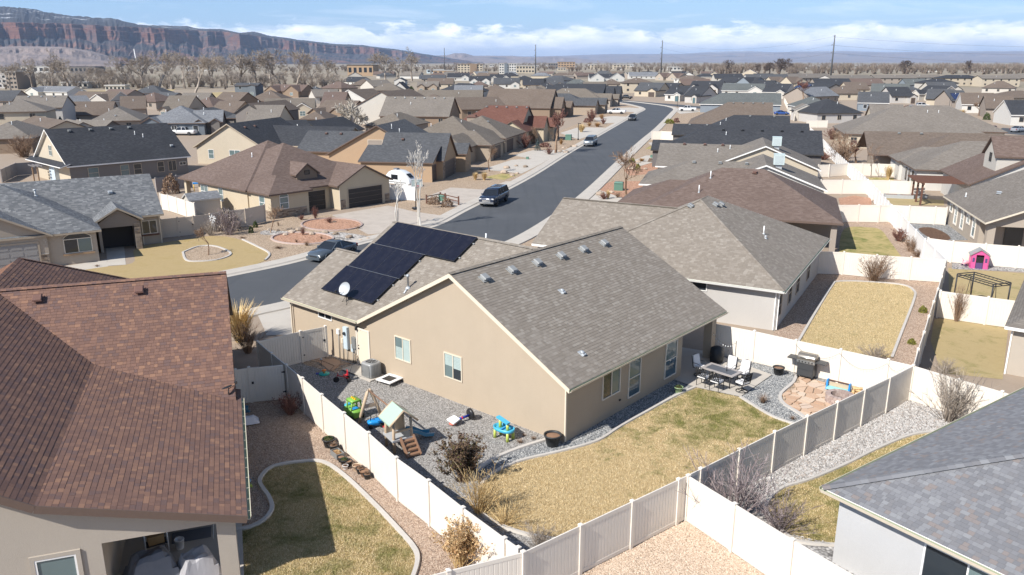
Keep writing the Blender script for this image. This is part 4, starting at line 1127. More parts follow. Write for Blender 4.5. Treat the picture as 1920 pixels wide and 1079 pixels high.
fm = MB(); fm.bar((0,-.03,2.50),(-5.68,-.03,3.99),.04,.24); fm.bar((-5.68,-.03,3.99),(-10.2,-.03,6.70),.04,.24); fm.obj('fascia','trim_brown',lh)
gutter(lh,(0,0),(0,9.7),2.6,'trim_cream',(1,0))
gm = MB()
for k in range(13): gm.box((.06,.35 + k * .74,2.583),(.10,.016,.008))
gm.obj('gutter_straps','trim_cream',lh)
static_vent(lroof,-4.0,15.15,6.17,0,'vent_brown',math.atan(.6)); static_vent(lroof,-8.1,15.15,6.17,0,'vent_brown',math.atan(.6))
window(lh,'y-',.35,-5.46,.75,1.10,1.40,'single','trim_white','glass_teal','st_left')
sheetp = MB(); sheetp.box2((-4.2,.4,.02),(-.3,4.4,.07)); sheetp.obj('porch_floor','concrete',lh)
dm = MB(); dm.box2((-3.2,4.33,.1),(-1.5,4.41,2.1)); dm.obj('patio_door','glass',lh)
dd = dish(lroof,-.45,9.6,2.75,R(150),.55)

# ------------------------------------------------------------------ slate-roofed house, lower right
RF = Frame(G(1542,915,2.75),54.9)
rw = wing(0,17,-13,0,2.75,.42,'x','hh',.42,.42)
rh,rroof = house('slate_roofed_house','white stucco house with a mottled grey slate-coloured hip roof in the lower right corner',RF,[rw],'rf_slate','st_white','trim_white')
cl = cam_local(RF)
shingle_roof(rroof,[q for q in wing_roof_polys(rw)],'tab_slate',cl,.15,.12,.26,21,[],300)
caps(rroof,(0,0,2.75),(6.5,-6.5,2.75 + .42 * 6.5),'tab_slate',wd=.34,ln=.24); caps(rroof,(0,-13,2.75),(6.5,-6.5,2.75 + .42 * 6.5),'tab_slate',wd=.34,ln=.24)
gutter(rh,(0,-13),(0,0),2.75,'trim_cream',(-1,0)); gutter(rh,(0,0),(17,0),2.75,'trim_cream',(0,1))
window(rh,'x-',.42,-4.6,.35,2.6,2.0,'double','win_white',['glass','glass_teal'])
pipe_vent(rroof,8.6,-2.9,2.75 + .42 * 2.9,.4)
for k in range(8): pass

# ------------------------------------------------------------------ grey stucco house next door
NF = Frame(G(1471,547,2.75),29.4)
n1 = wing(0,17.5,0,15.6,2.75,.5,'x','hh',.45,.45); n2 = wing(4.2,15.2,9,19.8,2.75,.5,'y','gg',.45,.3)
nh,nroof = house('grey_stucco_house','grey stucco house with a driftwood hip roof next to the tan lawn',NF,[n1,n2],'rf_drift','st_grey','trim_white')
cl = cam_local(NF)
shingle_roof(nroof,[q for q in wing_roof_polys(n1) if poly_uv(q)[3].dot(cl - Vector(q[0])) > 0],'tab_drift',cl,.165,.14,.32,31,[below_others([n1,n2],n1)],0)
shingle_roof(nroof,wing_roof_polys(n2)[:2],'tab_drift',cl,.165,.14,.32,32,[below_others([n1,n2],n2)],0)
caps(nroof,(0,0,2.75),(7.8,7.8,6.65),'tab_drift',ln=.22); caps(nroof,(0,15.6,2.75),(7.8,7.8,6.65),'tab_drift',ln=.22); caps(nroof,(9.7,9,5.5),(9.7,19.8,5.5),'tab_drift')
gutter(nh,(0,0),(0,10),2.75,'trim_white',(-1,0)); gutter(nh,(0,0),(17.5,0),2.75,'trim_white',(0,-1))
window(nh,'x-',.45,5.4,1.95,1.0,.6,'single','trim_white')
for x in (1.3,4.6,7.4,11.5): window(nh,'y-',.45,x,.7,1.1,1.5,'hung','win_tan','glass')
downspout(nh,.40,.55,.05,2.5,'trim_white'); downspout(nh,.55,.38,.05,2.5,'trim_white')
sm = MB(); sm.bar((.2,-.25,2.45),(17,-.25,2.45),.3,.03,up=(0,1,0)); 
for (x,y) in ((6.9,8.3),(8.4,6.9),(9.2,6.7)): static_vent(nroof,x,y,roof_z([n1],x,y) + .02,0,'metal_vent',math.atan(.5))
pipe_vent(nroof,8.6,3.3,2.75 + 1.65,.6); pipe_vent(nroof,7.9,3.0,2.75 + 1.5,.12,.05,True,'metal_galv')
# ------------------------------------------------------------------ houses across the street and down the rows
GL = 'houses across the street'; GR = 'houses on the right of the street'; GB = 'houses in the rows behind'
def vents(r,wings,pts,mat='metal_vent',tilt=0):
    for x,y in pts: static_vent(r,x,y,roof_z(wings,x,y) + .02,0,mat,tilt)
def pipes(r,wings,pts,h=.5):
    for x,y in pts: pipe_vent(r,x,y,roof_z(wings,x,y),h)
# brown hip house across the street (three garage doors)
F = Frame(G(333,333,2.75),132)
ws = [wing(0,15.6,0,16,2.75,.55,'x','hh',.45,.45),wing(3,18.8,.35,15.9,2.75,.55,'x','hh',.45,.45),wing(9,20.5,8.6,16.7,2.75,.5,'x','gg',.4,.3),wing(14.5,20.0,.2,5.7,2.72,.55,'x','gh',.4,.4)]
h,r = house('brown_hip_house','cream stucco house with a brown hip roof, stone base and dark garage doors',F,ws,'rf_umber','st_cream','trim_brown',GL,
   walls=[wing(4.2,15.6,0,16,2.75,.55,'x','hh',.45,.45),ws[1],ws[2],ws[3]],boxes=[((.5,.5,0),(1.0,1.0,2.7)),((.5,14,0),(4.3,15.4,2.6))])
garage_door(h,'x+',20.2,12.7,4.9,2.2,'door_dark','trim_tan'); garage_door(h,'x+',18.36,7.0,2.7,2.2,'door_dark','trim_tan')
for y,wd in ((9.4,.8),(15.9,.7)): stone_patch(h,'x+',20.2,y,wd,0,1.1,int(y * 7))
stone_patch(h,'x+',18.36,5.3,.7,0,1.1,4); stone_patch(h,'y-',.6,18.6,1.7,0,.9,5); stone_patch(h,'x+',19.6,2.9,4.2,0,.9,6)
for x,st in ((5.6,'quad'),(9.4,'hung')): window(h,'y-',.45,x,.85,1.7 if st == 'quad' else 1.0,1.5,st,'win_white','glass_teal')
window(h,'y-',.6,17.9,.95,1.1,1.4,'hung','win_white','glass_teal'); window(h,'x+',19.6,2.2,.95,1.1,1.3,'hung','win_white','glass_teal',arch=.42)
# gable dormer with stone front
dm = wing(12.5,17.6,5.2,8.4,4.1,.75,'x','gg',.25,.2); mb = MB(); 
for q in wing_roof_polys(dm): add_slab(mb,q)
dr = mb.obj('dormer_roof',['rf_umber','trim_brown'],r); mb = MB(); dm['base'] = 3.0; wing_walls(mb,dm,0); mb.obj('dormer_wall','stone_veneer',r)
window(h,'x+',17.4,6.8,4.0,.7,.5,'single','trim_dark','glass')
pipes(r,ws,((9,5),),.5); downspout(h,20.3,9.0,0,2.5)
for k in range(2): pass
# grey shingle house with stone porch, left
F = Frame(G(98,440,2.75),58)
ws = [wing(-9,9.3,5.0,16.6,2.75,.52,'x','gg',.42,.3),wing(-9,3.6,0,13.5,2.75,.52,'x','gh',.42,.42),wing(-13.2,0,-.25,13,2.75,.52,'y','gg',.42,.42),wing(3.3,7.3,3.2,10,2.8,.58,'y','gg',.35,.35)]
h,r = house('grey_roofed_house','taupe stucco house with variegated grey shingles and a stone entrance arch',F,ws,'rf_grey','st_putty','trim_tan',GL,
   walls=[ws[0],ws[1],ws[2]],boxes=[((6.55,3.55,0),(6.95,5.6,2.6)),((3.62,3.55,0),(3.85,5.6,2.6))])
cl = cam_local(F)
for k_,g in enumerate(ws):
    for q in wing_roof_polys(g):
        if poly_uv(q)[3].dot(cl - Vector(q[0])) > 0: shingle_roof(r,[q],'tab_grey',cl,.165,.16,.38,41 + k_,[(lambda c,zz=[w0 for w0 in ws if w0 is not g]: roof_z(zz,c.x,c.y) > c.z + .03)],0)
stone_patch(h,'y-',3.55,6.75,.5,0,2.5,8); mb = MB(); mb.extrude([(3.65,2.2),(6.95,2.2),(6.95,2.62),(5.3,3.75),(3.65,2.62)],lambda a,c_,t_: (a,t_,c_),3.5,3.7); mb.obj('porch_gable','stone_veneer',h)
mb = MB(); mb.box2((3.86,5.30,.05),(6.54,5.40,2.4)); mb.obj('porch_shade_panel','door_dark',h)  # near-black panel painted in for the shade inside the porch
window(h,'y-',.42,1.75,.95,2.1,1.2,'slide','win_frame',['glass','glass_teal'],arch=.22,sill='wood'); window(h,'y-',5.42,8.0,.95,1.3,1.25,'slide','win_frame','glass',sill='wood_dark')
garage_door(h,'y-',.16,-3.6,4.9,2.15,'door_grey','trim_tan',4,5); stone_patch(h,'y-',.16,-.75,.6,0,1.2,9)
pipes(r,ws,((-4.4,3.5),(-3.8,4.4)),.55); pipe_vent(r,-.6,7.4,roof_z(ws,-.6,7.4),.5,.07,True,'metal_galv'); vents(r,ws,((5.4,8.4),),'metal_galv')
downspout(h,7.35,5.3,0,2.6); downspout(h,8.9,5.35,0,2.6)
# long black roof with lit gable end
F = Frame(G(125,313,2.75),43.5)
ws = [wing(0,17.2,0,14,2.75,.65,'x','gg',.4,.45),wing(-1.2,1.0,-.1,14.1,2.7,.35,'y','hh',.1,.1)]
h,r = house('black_roofed_house','dark grey house with a long black roof and a pale gable end with one window',F,[ws[0]],'rf_black','st_warm','trim_white',GL)
mb = MB(); mb.face([(.44,.4,2.9),(.44,13.6,2.9),(.44,7,7.05)]); mb.obj('gable_face','st_beige',h); mb = MB(); mb.face([(.436,13.6,0),(.436,.4,0),(.436,.4,2.9),(.436,13.6,2.9)]); mb.obj('end_wall','st_beige',h)
mb = MB(); add_slab(mb,[(-.9,14.3,2.72),(-.9,-.2,2.72),(.42,-.2,3.1),(.42,14.3,3.1)],.12); mb.obj('pent_roof',['rf_black','trim_white'],h)
window(h,'x-',.43,7.0,3.6,1.3,1.5,'quad','win_frame','glass_teal')
for x,wd,st in ((3.4,1.4,'hung'),(7.6,1.2,'hung'),(9.4,1.1,'hung'),(12.7,1.0,'hung'),(14.4,1.2,'slide')): window(h,'y-',.4,x,.8,wd,1.5,st,'win_tan','glass_teal' if x < 9 else 'glass')
window(h,'y-',.4,16.0,1.5,1.0,.5,'slide','win_frame')
vents(r,ws,[(x,6.3) for x in (3.0,5.8,8.6,11.2)],'metal_vent'); pipes(r,ws,((11.4,5.0),(12.3,4.4)),.5); vents(r,ws,((15.4,2.2),),'metal_galv')
# beige gable house with black roof
F = Frame(G(361,276,2.75),104)
ws = [wing(0,13.4,0,17,2.75,.58,'y','gg',.45,.4),wing(5,24,5.5,17,2.75,.5,'x','gg')]
h,r = house('beige_gable_house','beige stucco house with a wide sunlit gable and a black roof',F,ws,'rf_black','st_beige','trim_tan',GL)
window(h,'y-',.4,3.1,.9,1.0,1.5,'hung','win_white','glass_teal'); window(h,'y-',.4,7.5,.7,2.0,1.7,'quad','win_white','glass_teal')
mb = MB(); mb.box2((9.6,.36,0),(12.4,.39,2.5)); mb.obj('patio_shade_panel','st_brown',h)  # flat brown panel on the wall, painted for the patio's shade
vents(r,ws,((8.2,3.0),(8.2,6.0)),'vent_brown')
# tan gable house with layered black roofs
F = Frame(G(812,306,2.75),100)
ws = [wing(-18.8,-2.2,7,21,2.75,.54,'y','gg',.45,.4),wing(-25.5,-10,11,22,2.75,.5,'x','gg'),wing(-11,0,0,9,2.75,.42,'x','gg',.35,.3),wing(-9,.9,2.6,10.9,2.75,.85,'x','gg',.35,.3),wing(-9,2.2,11.2,15.4,2.8,.7,'x','gg',.3,.3)]
h,r = house('tan_gable_house','tan house with a brown-screened window in its gable and layered black roofs',F,ws,'rf_char','st_orange','trim_brown',GL)
window(h,'y-',7.4,-10.9,2.7,2.2,2.3,'single','win_tan','st_taupe','win_tan')
garage_door(h,'x+',.6,6.8,5.4,2.3,'door_brown','trim_brown'); garage_door(h,'x+',-.3,1.5,1.9,2.2,'door_brown','trim_brown')
stone_patch(h,'x+',.6,3.5,1.0,0,2.4,12); stone_patch(h,'x+',.6,10.1,.7,0,2.4,13)
vents(r,ws,((-22,15.6),(-19.5,15.6),(-6,5.6)),'vent_brown'); pipes(r,ws,((-9.2,10.2),(-8,10.2)),.7)
# the left row along the straight street: axes 105 / 15
def row_house(label,px,wings,roof,wall,trim,gdoors=(),wins=(),brg=105,grp=GL,name='house',ze=2.75,vt=(),pp=(),vmat='metal_vent',**kw):
    F = Frame(G(*px,ze),brg); h,r = house(name,label,F,wings,roof,wall,trim,grp,**kw)
    for g in gdoors: garage_door(h,*g)
    for wd in wins: window(h,*wd)
    vents(r,wings,vt,vmat); pipes(r,wings,pp)
    return h,r
w_ = [wing(-18,-2,0,16.6,2.75,.5,'x','hh'),wing(-11,0,-.8,8,2.75,.45,'x','hh'),wing(-9.5,-2.6,-8,2,2.75,.5,'y','hg'),wing(-15,-1,12,27,2.75,.5,'y','hh')]
row_house('weathered grey-brown hip-roofed house with two garage wings and stone corners',(925,272),w_,'rf_wood','st_stone','trim_brown',
    [('x+',-.42,3.6,4.8,2.3,'door_brown','trim_tan'),('x+',-1.42,16,4.8,2.3,'door_brown','trim_tan')],[('x+',-3.02,-5,.8,1.6,1.6,'quad','win_white')],pp=((-13,5),(-8,7),(-5,5),(-15,3)),vt=((-6,17),),name='hip_roofed_house')
w_ = [wing(-18,-1.6,0,15.2,2.75,.6,'x','hg'),wing(-6.2,.3,-2.2,6,2.75,.62,'y','gg'),wing(-8,2.2,5.5,10.5,3.0,.9,'x','gg'),wing(-7,3.4,10.5,16.5,2.8,.6,'x','gg')]
h,r = row_house('red-brown shingled house with a stone chimney and a tan front gable',(990,246),w_,'rf_red','st_cream','trim_brown',[('x+',3.1,13.5,4.6,2.3,'door_dark','trim_brown')],vt=[(-13 + 2.2 * k,7.0) for k in range(6)],name='red_roofed_house')
mb = MB(); mb.box2((-13.2,.6,3.0),(-11.2,1.9,5.2)); ch = mb.obj('chimney','stone_veneer',r); mb = MB(); mb.box2((-13.35,.45,5.2),(-11.05,2.05,5.35)); mb.box2((-13.0,.8,5.35),(-11.4,1.7,5.7)); mb.obj('chimney_cap','vent_brown',ch)
w_ = [wing(0,21,0,15,3.0,.7,'x','gg'),wing(14,24,2,9,2.9,.9,'x','gg'),wing(15,25.5,9,15,2.8,.6,'x','gg')]
row_house('olive-brown steep gabled house behind the bare dark tree',(905,203),w_,'rf_brown','st_brown','trim_brown',[('x+',25.2,12,4.4,2.3,'door_brown','trim_brown')],name='gabled_house')
w_ = [wing(0,22,0,14,2.75,.5,'x','hh'),wing(14,25,0,7,2.75,.6,'x','gg'),wing(15,27,7,14,2.75,.6,'x','gg')]
row_house('charcoal-roofed house with small tan front gables past the olive-brown one',(975,197),w_,'rf_char','st_stone','trim_brown',[('x+',26.7,10.5,4.4,2.3,'door_brown','trim_brown')],name='gabled_house')
w_ = [wing(0,24,0,15,2.75,.5,'x','hh'),wing(14,27,2,9,2.75,.6,'x','gg'),wing(16,29,9,15,2.75,.55,'x','gg')]
row_house('taupe hip-roofed house with two small gable peaks beside the white pickup',(1010,186),w_,'rf_wood','st_putty','trim_brown',[('x+',28.7,12,4.4,2.3,'door_brown','trim_brown')],pp=((9,6),(10.5,5)),name='hip_roofed_house')
w_ = [wing(0,30,0,17,2.9,.5,'x','hg'),wing(18,34,3,11,2.9,.8,'x','gg'),wing(18,36,11,19,2.9,.8,'x','gg')]
row_house('broad black-roofed house with dark gables where the street bends',(1000,177.5),w_,'rf_black','st_warm','trim_dark',[('x+',33.7,7,4.4,2.3,'door_dark','trim_dark')],pp=((12,6),(14,5)),name='black_roofed_house')
# right of the street
F = Frame(G(1582,420,2.75),19)
ws = [wing(0,14.2,0,18.2,2.75,.5,'y','hh',.45,.45),wing(4.3,13.4,10,20.9,2.75,.42,'y','gh',.45,.45)]
h,r = house('umber_roofed_house','house with a smooth umber-brown hip roof and a covered patio post',F,ws,'rf_umber','st_taupe','trim_brown',GR,
   walls=[wing(0,14.2,5.4,18.2,2.75,.5,'y','hh',.45,.45),ws[1]],boxes=[((.45,.45,0),(.95,.95,2.75)),((4.5,.5,0),(13.7,6,2.7))])
pipes(r,ws,((3.2,12.8),(5.4,12.0)),.7); vents(r,ws,((6.4,8.0),),'vent_brown')
def right_house(label,px,wings,roof,wall,trim,**kw): return row_house(label,px,wings,roof,wall,trim,grp=GR,brg=kw.pop('brg',105),**kw)
w_ = [wing(-20.5,-5,-.2,11.0,2.75,.40,'x','hg'),wing(-13.2,0,0,11.5,2.75,.39,'y','gg',.35,.35)]
h,r = right_house('weathered brown-roofed house whose white gable and evaporative cooler face the back yards',(1552,358),w_,'rf_weather','st_snow','trim_white',vt=((-14.6,4.8),(-11.6,4.8),(-8.6,4.8)),pp=((-10.5,2.0),),name='low_gable_house')
window(h,'y-',.35,-7.2,3.6,.6,.9,'single','trim_white','st_taupe')
def cooler(r,wings,x,y):
    z = roof_z(wings,x,y); mb = MB(); mb.box((0,0,.95),(1.15,1.15,1.1)); c_ = mb.obj('evaporative_cooler','cooler',r,(x,y,z))
    lv = MB()
    for s in (-1,1):
        for k in range(7): lv.box((0,s * .58,.55 + k * .13),(.95,.02,.05)); lv.box((s * .58,0,.55 + k * .13),(.02,.95,.05))
    lv.obj('louvre','metal_galv',c_); cb = MB(); cb.box((0,0,1.53),(1.2,1.2,.06)); cb.obj('lid','cooler',c_); lg = MB(); lg.box((0,0,.15),(.7,.7,.7)); lg.obj('curb_stand','metal_galv',c_)
cooler(r,w_,-5.2,2.4)
w_ = [wing(-21.2,-6,-.9,12.0,2.75,.385,'x','gg'),wing(-14.2,0,0,13,2.75,.415,'y','gg',.35,.35)]
h,r = right_house('weathered tan-roofed house with a white-edged tan gable and a boxy roof cooler',(1540,320),w_,'rf_weather','st_beige','trim_white',vt=((-17.8,5.2),(-15.0,5.2),(-12.6,5.2)),pp=((-13.2,3.4),(-11.6,4.4)),vmat='vent_brown',name='low_gable_house')
cooler(r,w_,-5.6,3.4)
w_ = [wing(-24.5,0,0,12.5,2.75,.5,'x','hg'),wing(-26,-14,.8,7,2.75,.42,'x','gg')]
right_house('long black-roofed house with a square-cut right end',(1545,291),w_,'rf_black','st_dkgrey','trim_dark',vt=[(-15 + 3.0 * k,5.8) for k in range(5)],pp=((-14.5,4.6),),vmat='metal_dark',name='black_roofed_house')
w_ = [wing(4.5,21.9,0,13.9,2.75,.5,'x','hg'),wing(0,12,0,7.3,2.75,.5,'x','gg'),wing(18,25.3,-.1,8.9,2.75,.5,'x','gg'),wing(6,13,7,17,2.75,.62,'y','hh')]
right_house('second black-roofed house with a low hipped garage by the kerb',(1259,252.5),w_,'rf_black','st_dkgrey','trim_dark',vt=((3.2,3.2),(6.5,3.2),(14.5,6.4),(19,6.4)),pp=((9,3.6),(10,5)),name='black_roofed_house')
w_ = [wing(0,18.6,0,17.8,2.75,.5,'x','hg'),wing(1.5,18.2,8,22,2.75,.6,'x','hg')]
right_house('brown-roofed house with four pale vents beyond the black roofs',(1289,232),w_,'rf_brown','st_putty','trim_brown',vt=[(9.8 + 2.2 * k,8.4) for k in range(4)],name='brown_roofed_house')
w_ = [wing(0,26,0,14,2.75,.5,'x','hg')]
right_house('grey-green roofed house peeking over the brown roof',(1311,195.5),w_,'rf_green','st_blue','trim_white',vt=[(8 + 2.4 * k,6.6) for k in range(4)],name='green_roofed_house')
# rear neighbours on the far right, facing the other street
w_ = [wing(0,26,0,20,2.75,.48,'x','hh'),wing(6,32,12,30.5,2.75,.5,'x','hh'),wing(8,15,20.5,34,3.0,.62,'x','gg')]
h,r = right_house('large mottled brown hip-roofed house behind the bare thicket',(1583,251),w_,'rf_weather','st_beige','trim_brown',vt=[(10 + 2.6 * k,20.6) for k in range(4)],pp=((16,8),(18,8)),name='brown_roofed_house')
window(h,'y-',.42,1.9,.9,1.2,1.2,'quad','win_tan')
w_ = [wing(0,26,0,13,2.75,.46,'x','gh'),wing(3.6,30,-7.5,7,2.75,.46,'x','hh')]
h,r = right_house('brown-roofed house with a dark gable peak and a brown garden wall',(1628,290),w_,'rf_brown','st_taupe','trim_brown',vt=((5,5.9),(8.2,5.9),(16,-1.4),(21,2)),name='brown_roofed_house',walls=[wing(1.6,26,1.2,13,2.75,.46,'x','gh'),w_[1]])
w_ = [wing(0,24,0,14,2.75,.46,'x','hh'),wing(-.4,10,9.5,17,2.75,.46,'x','hh')]
h,r = right_house('white-walled house with a mottled brown hip roof beyond the pergola',(1715,318),w_,'rf_weather','st_snow','trim_brown',pp=((13,6),(15,5)),vt=((11,6.2),),name='brown_roofed_house')
for y in (2.6,4.8,6.8): window(h,'x-',.42,y,.5,.9,1.7,'hung','trim_dark','glass')
w_ = [wing(0,20,0,13.5,2.9,.5,'y','gg')]
h,r = right_house('brown-roofed house with a tall cream gabled dormer',(1815,349),w_,'rf_umber','st_snow','trim_brown',name='dormer_house')
dm = wing(2.6,15,1.2,6.4,6.0,.8,'x','gg',.25,.3); dm['base'] = 3.6; mb = MB()
for q in wing_roof_polys(dm): add_slab(mb,q)
mb.obj('dormer_roof',['rf_umber','trim_brown'],r); mb = MB(); wing_walls(mb,dm,0); mb.obj('dormer_wall','st_pale',r); window(h,'x-',2.9,3.8,5.2,.9,1.0,'quad','trim_dark','glass')
F = Frame(G(1848,418,2.75),105)
ws = [wing(0,18,0,15.2,2.75,.42,'y','gg',.42,.55)]
h,r = house('taupe_patio_house','taupe stucco house with a brown-grey roof and covered patio above the pink playhouse',F,ws,'rf_weather','st_putty','trim_cream',GR,
    walls=[wing(0,18,2.6,15.2,2.75,.42,'y','gg',.42,.35)],boxes=[((.42,.57,0),(1.05,1.2,2.5))])
mb = MB(); mb.extrude([(.45,2.35),(17.5,2.35),(17.5,2.75),(9,6.35),(.45,2.75)],lambda a,c_,t_: (a,t_,c_),.6,.8); mb.obj('patio_gable','st_putty',h)
for y,z,hh in ((13.0,1.5,.7),(11.0,.6,1.7),(8.6,.6,1.8),(6.6,1.5,.8),(4.6,.6,1.8)): window(h,'x-',.42,y,z,.9,hh,'hung' if hh > 1 else 'single','win_white','glass_teal','win_frame')
mb = MB(); mb.box2((2.5,2.85,.1),(4.0,2.94,2.1)); mb.obj('patio_door','glass',h); pipes(r,ws,((1.2,11.6),),.4); vents(r,ws,((3.2,8.5),(6,9)),'metal_galv')
F = Frame(G(1884,612,2.75),126)
ws = [wing(0,16,0,14,2.75,.5,'x','hh',.42,.42)]
h,r = house('grey_roofed_house','house corner with dark grey-brown shingles and a white downspout at the right edge',F,ws,'rf_weather','st_left','trim_white',GR)
downspout(h,.36,.36,0,2.6,'trim_white'); window(h,'y-',.42,2.2,.9,1.0,1.4,'single','win_frame','glass')
# ------------------------------------------------------------------ rows behind: each house from its own eave line in the photograph
def bh(label,a,b_,kind,roof,wall,ze=2.75,d=13.0,p=.5,trim='trim_brown',brg=None,name='estate_house',win='g',fr=.38,grp=GB,door='door_taupe',flip=False,v=0,fw=3.0):
    """a, b_: photo points of the eave ends nearest the viewer"""
    A,B = G(*a,ze),G(*b_,ze); L = (B - A).length
    F = Frame(A,bearing(A,B) if brg is None else brg)
    if kind == 'side': ws = [wing(0,L,0,d,ze,p,'x','gg')]
    elif kind == 'front': ws = [wing(0,L,0,d,ze,p,'y','gg')]
    elif kind == 'hip': ws = [wing(0,L,0,d,ze,p,'x' if L > d else 'y','hh')]
    elif kind == 'L':       # eave towards us with a gable wing stepping forward
        x0,x1 = (L * (1 - fr),L) if not flip else (0,L * fr)
        ws = [wing(0,L,0,d,ze,p,'x','gg'),wing(x0,x1,-fw,d * .6,ze,p * 1.15,'y','gg')]
    elif kind == 'hipL':
        x0,x1 = (L * (1 - fr),L) if not flip else (0,L * fr)
        ws = [wing(0,L,0,d,ze,p,'x' if L > d else 'y','hh'),wing(x0,x1,-fw,d * .6,ze,p * 1.15,'y','gg')]
    elif kind == 'twin':
        ws = [wing(0,L,0,d,ze,p,'x','gg'),wing(.4,L * .42,-fw,d * .6,ze,p * 1.3,'y','gg'),wing(L * .55,L - .3,-fw * .6,d * .6,ze,p * 1.3,'y','gg')]
    h,r = house(name,label,F,ws,roof,wall,trim,grp)
    fy = ws[0]['y0'] + (ws[0]['oh'] if kind in ('side','hip','L','hipL','twin') else ws[0]['rk'])
    if kind == 'hip' and L <= d: fy = ws[0]['oh']
    n = max(1,int(L / 4.5)); two = ze > 4
    if 'g' in win:
        for k in range(n):
            x = L * (k + .5) / n
            if kind in ('L','hipL','twin') and any(g['x0'] - .6 < x < g['x1'] + .6 for g in ws[1:]): continue
            if 1.2 < x < L - 1.2:
                window(h,'y-',fy,x,.9 if not two else 3.6,1.2,1.3,'slide' if k % 2 else 'single','trim_white' if wall in ('st_blue','st_greyblue','st_dkgrey') else 'win_tan','glass')
                if two: window(h,'y-',fy,x,.9,1.3,1.3,'slide','win_tan','glass')
    for g in ws[1:]:
        xm = (g['x0'] + g['x1']) / 2; wd = g['x1'] - g['x0'] - 1.9
        if 'd' in win: garage_door(h,'y-',g['y0'] + g['rk'] - .005,xm,min(wd,4.6),2.2,door,'trim_tan')
        elif wd > 1: window(h,'y-',g['y0'] + g['rk'] - .005,xm,.9,min(wd,1.6),1.4,'quad','win_white','glass_teal')
    if v:
        zr = d / 2 if ws[0]['ax'] == 'x' else None
        for k in range(v):
            x = L * (k + 1) / (v + 1); y = d / 2 - .7 if zr else 2 + k * 2
            static_vent(r,x,y,roof_z(ws,x,y) + .02,0,'metal_galv')
    rr = random.Random(int(a[0] * 7 + a[1]))
    x = L * rr.uniform(.3,.7); y = d * .3; pipe_vent(r,x,y,roof_z(ws,x,y),.6,.06)
    return h,r
B = bh
# --- left edge
B('two-storey cream house with a mottled hip roof at the left edge',(-30,211),(88,209),'hip','rf_weather','st_beige',5.3,12,.42,'trim_brown')
B('grey two-storey gable roof with three pale vents behind the cream house',(18,203),(117,202),'side','rf_weather','st_grey',5.3,11,.5,v=3)
B('house with a dark hip roof at the left edge above the dry orange shrub',(-60,262),(42,263),'hip','rf_weather','st_brown',d=16,p=.5,brg=75)
B('low brown wing roof tucked beside the two-storey cream house',(30,232),(88,243),'side','rf_brown','st_beige',d=8,p=.4)
B('brown gable-roofed house right of the grey two-storey house',(121,217),(168,212),'side','rf_brown','st_taupe',brg=75)
B('blue-grey roofed house with two white flues',(122,202),(178,200),'side','rf_slate','st_putty')
B('brown roof with a white barge board in the left distance',(125,190),(205,191),'L','rf_brown','st_pale',trim='trim_white',fr=.5,fw=1)
B('dark umber roof behind the white barge board',(178,184),(226,186),'side','rf_umber','st_taupe')
B('small cream gable with a mottled roof behind the long black roof',(136,240),(178,238),'front','rf_weather','st_pale',d=14)
B('wide mottled brown hip roof in the left middle distance',(165,228),(265,226),'hip','rf_weather','st_taupe',d=18,v=1)
B('dark gable facing front between the mottled roofs',(197,238),(228,235),'front','rf_weather','st_dkgrey',d=10)
B('slate-blue hip-roofed house with a weathered wood gable',(264,232),(385,231),'hipL','rf_slate','st_greyblue',d=15,flip=True,fr=.35,fw=1.5)
B('slate-roofed wing with a dark gable beside the parked white pickup',(360,230),(418,229),'twin','rf_slate','st_warm',d=10,fw=2)
B('grey hip roof among the cottonwoods at upper left',(245,175),(305,175),'hip','rf_char','st_blue',d=13)
B('umber roof in front of the cottonwoods',(243,190),(292,191),'hip','rf_umber','st_taupe',d=12)
B('charcoal roof right of the umber one by the cottonwoods',(280,186),(314,188),'side','rf_char','st_taupe',d=10)
B('pale blue-roofed ranch house with a bright blue porch',(55,172),(125,173),'L','rf_slate','st_snow',2.75,12,.4,'trim_white',flip=True)
B('dark brown gabled house with one pale attic window',(437,213),(492,214),'front','rf_brown','st_warm',4.6,20,.6,'trim_dark',brg=100)
B('tan low house beside the dark brown gable',(390,210),(440,211),'side','rf_brown','st_orange',d=11)
B('beige house with an arched window and white-edged gables',(493,206),(590,205),'twin','rf_wood','st_beige',d=13,trim='trim_white',p=.45)
B('white-gabled house with a black roof behind the pale bare tree',(531,252),(614,255),'front','rf_black','st_snow',d=16,p=.5,trim='trim_dark',brg=104)
B('black roof running right from the beige gable house',(548,262),(600,259),'side','rf_black','st_taupe',d=12)
B('green-grey two-storey house with a flat dark roof before the cottonwoods',(438,161),(483,161),'L','rf_char','st_greyblue',5.2,10,.25)
B('mottled brown roof cluster behind the beige arched house',(458,190),(535,190),'hip','rf_brown','st_taupe',d=15)
B('pair of red-brown roofs behind the arched-window house',(500,171),(565,172),'twin','rf_umber','st_brown',d=12)
B('brown roof with small dark dormers right of the arched house',(585,212),(650,214),'twin','rf_brown','st_brown',d=13)
B('dark roofed small house with a white corner post',(570,171),(602,171),'hip','rf_char','st_warm',d=10)
B('grey gable roof row near the horizon at centre left',(590,182),(640,181),'side','rf_weather','st_pale',d=11)
B('white-gabled house with a taupe roof above the bare pale tree',(622,187),(682,188.5),'front','rf_brown','st_snow',d=18,trim='trim_white',brg=110)
B('brown roofed house behind the pale bare tree',(640,213),(715,222),'front','rf_brown','st_pale',d=22,brg=105)
B('long brown ridge roof with six white vents and a dark gable end',(710,218),(845,217),'side','rf_weather','st_brown',d=15,p=.62,v=6,brg=98)
B('hip-roofed house with an open porch and a dark car',(692,170),(755,170),'hip','rf_wood','st_warm',d=13)
B('steep white gable with a black roof in the middle distance',(735,167),(762,167),'front','rf_black','st_snow',3.2,16,.9)
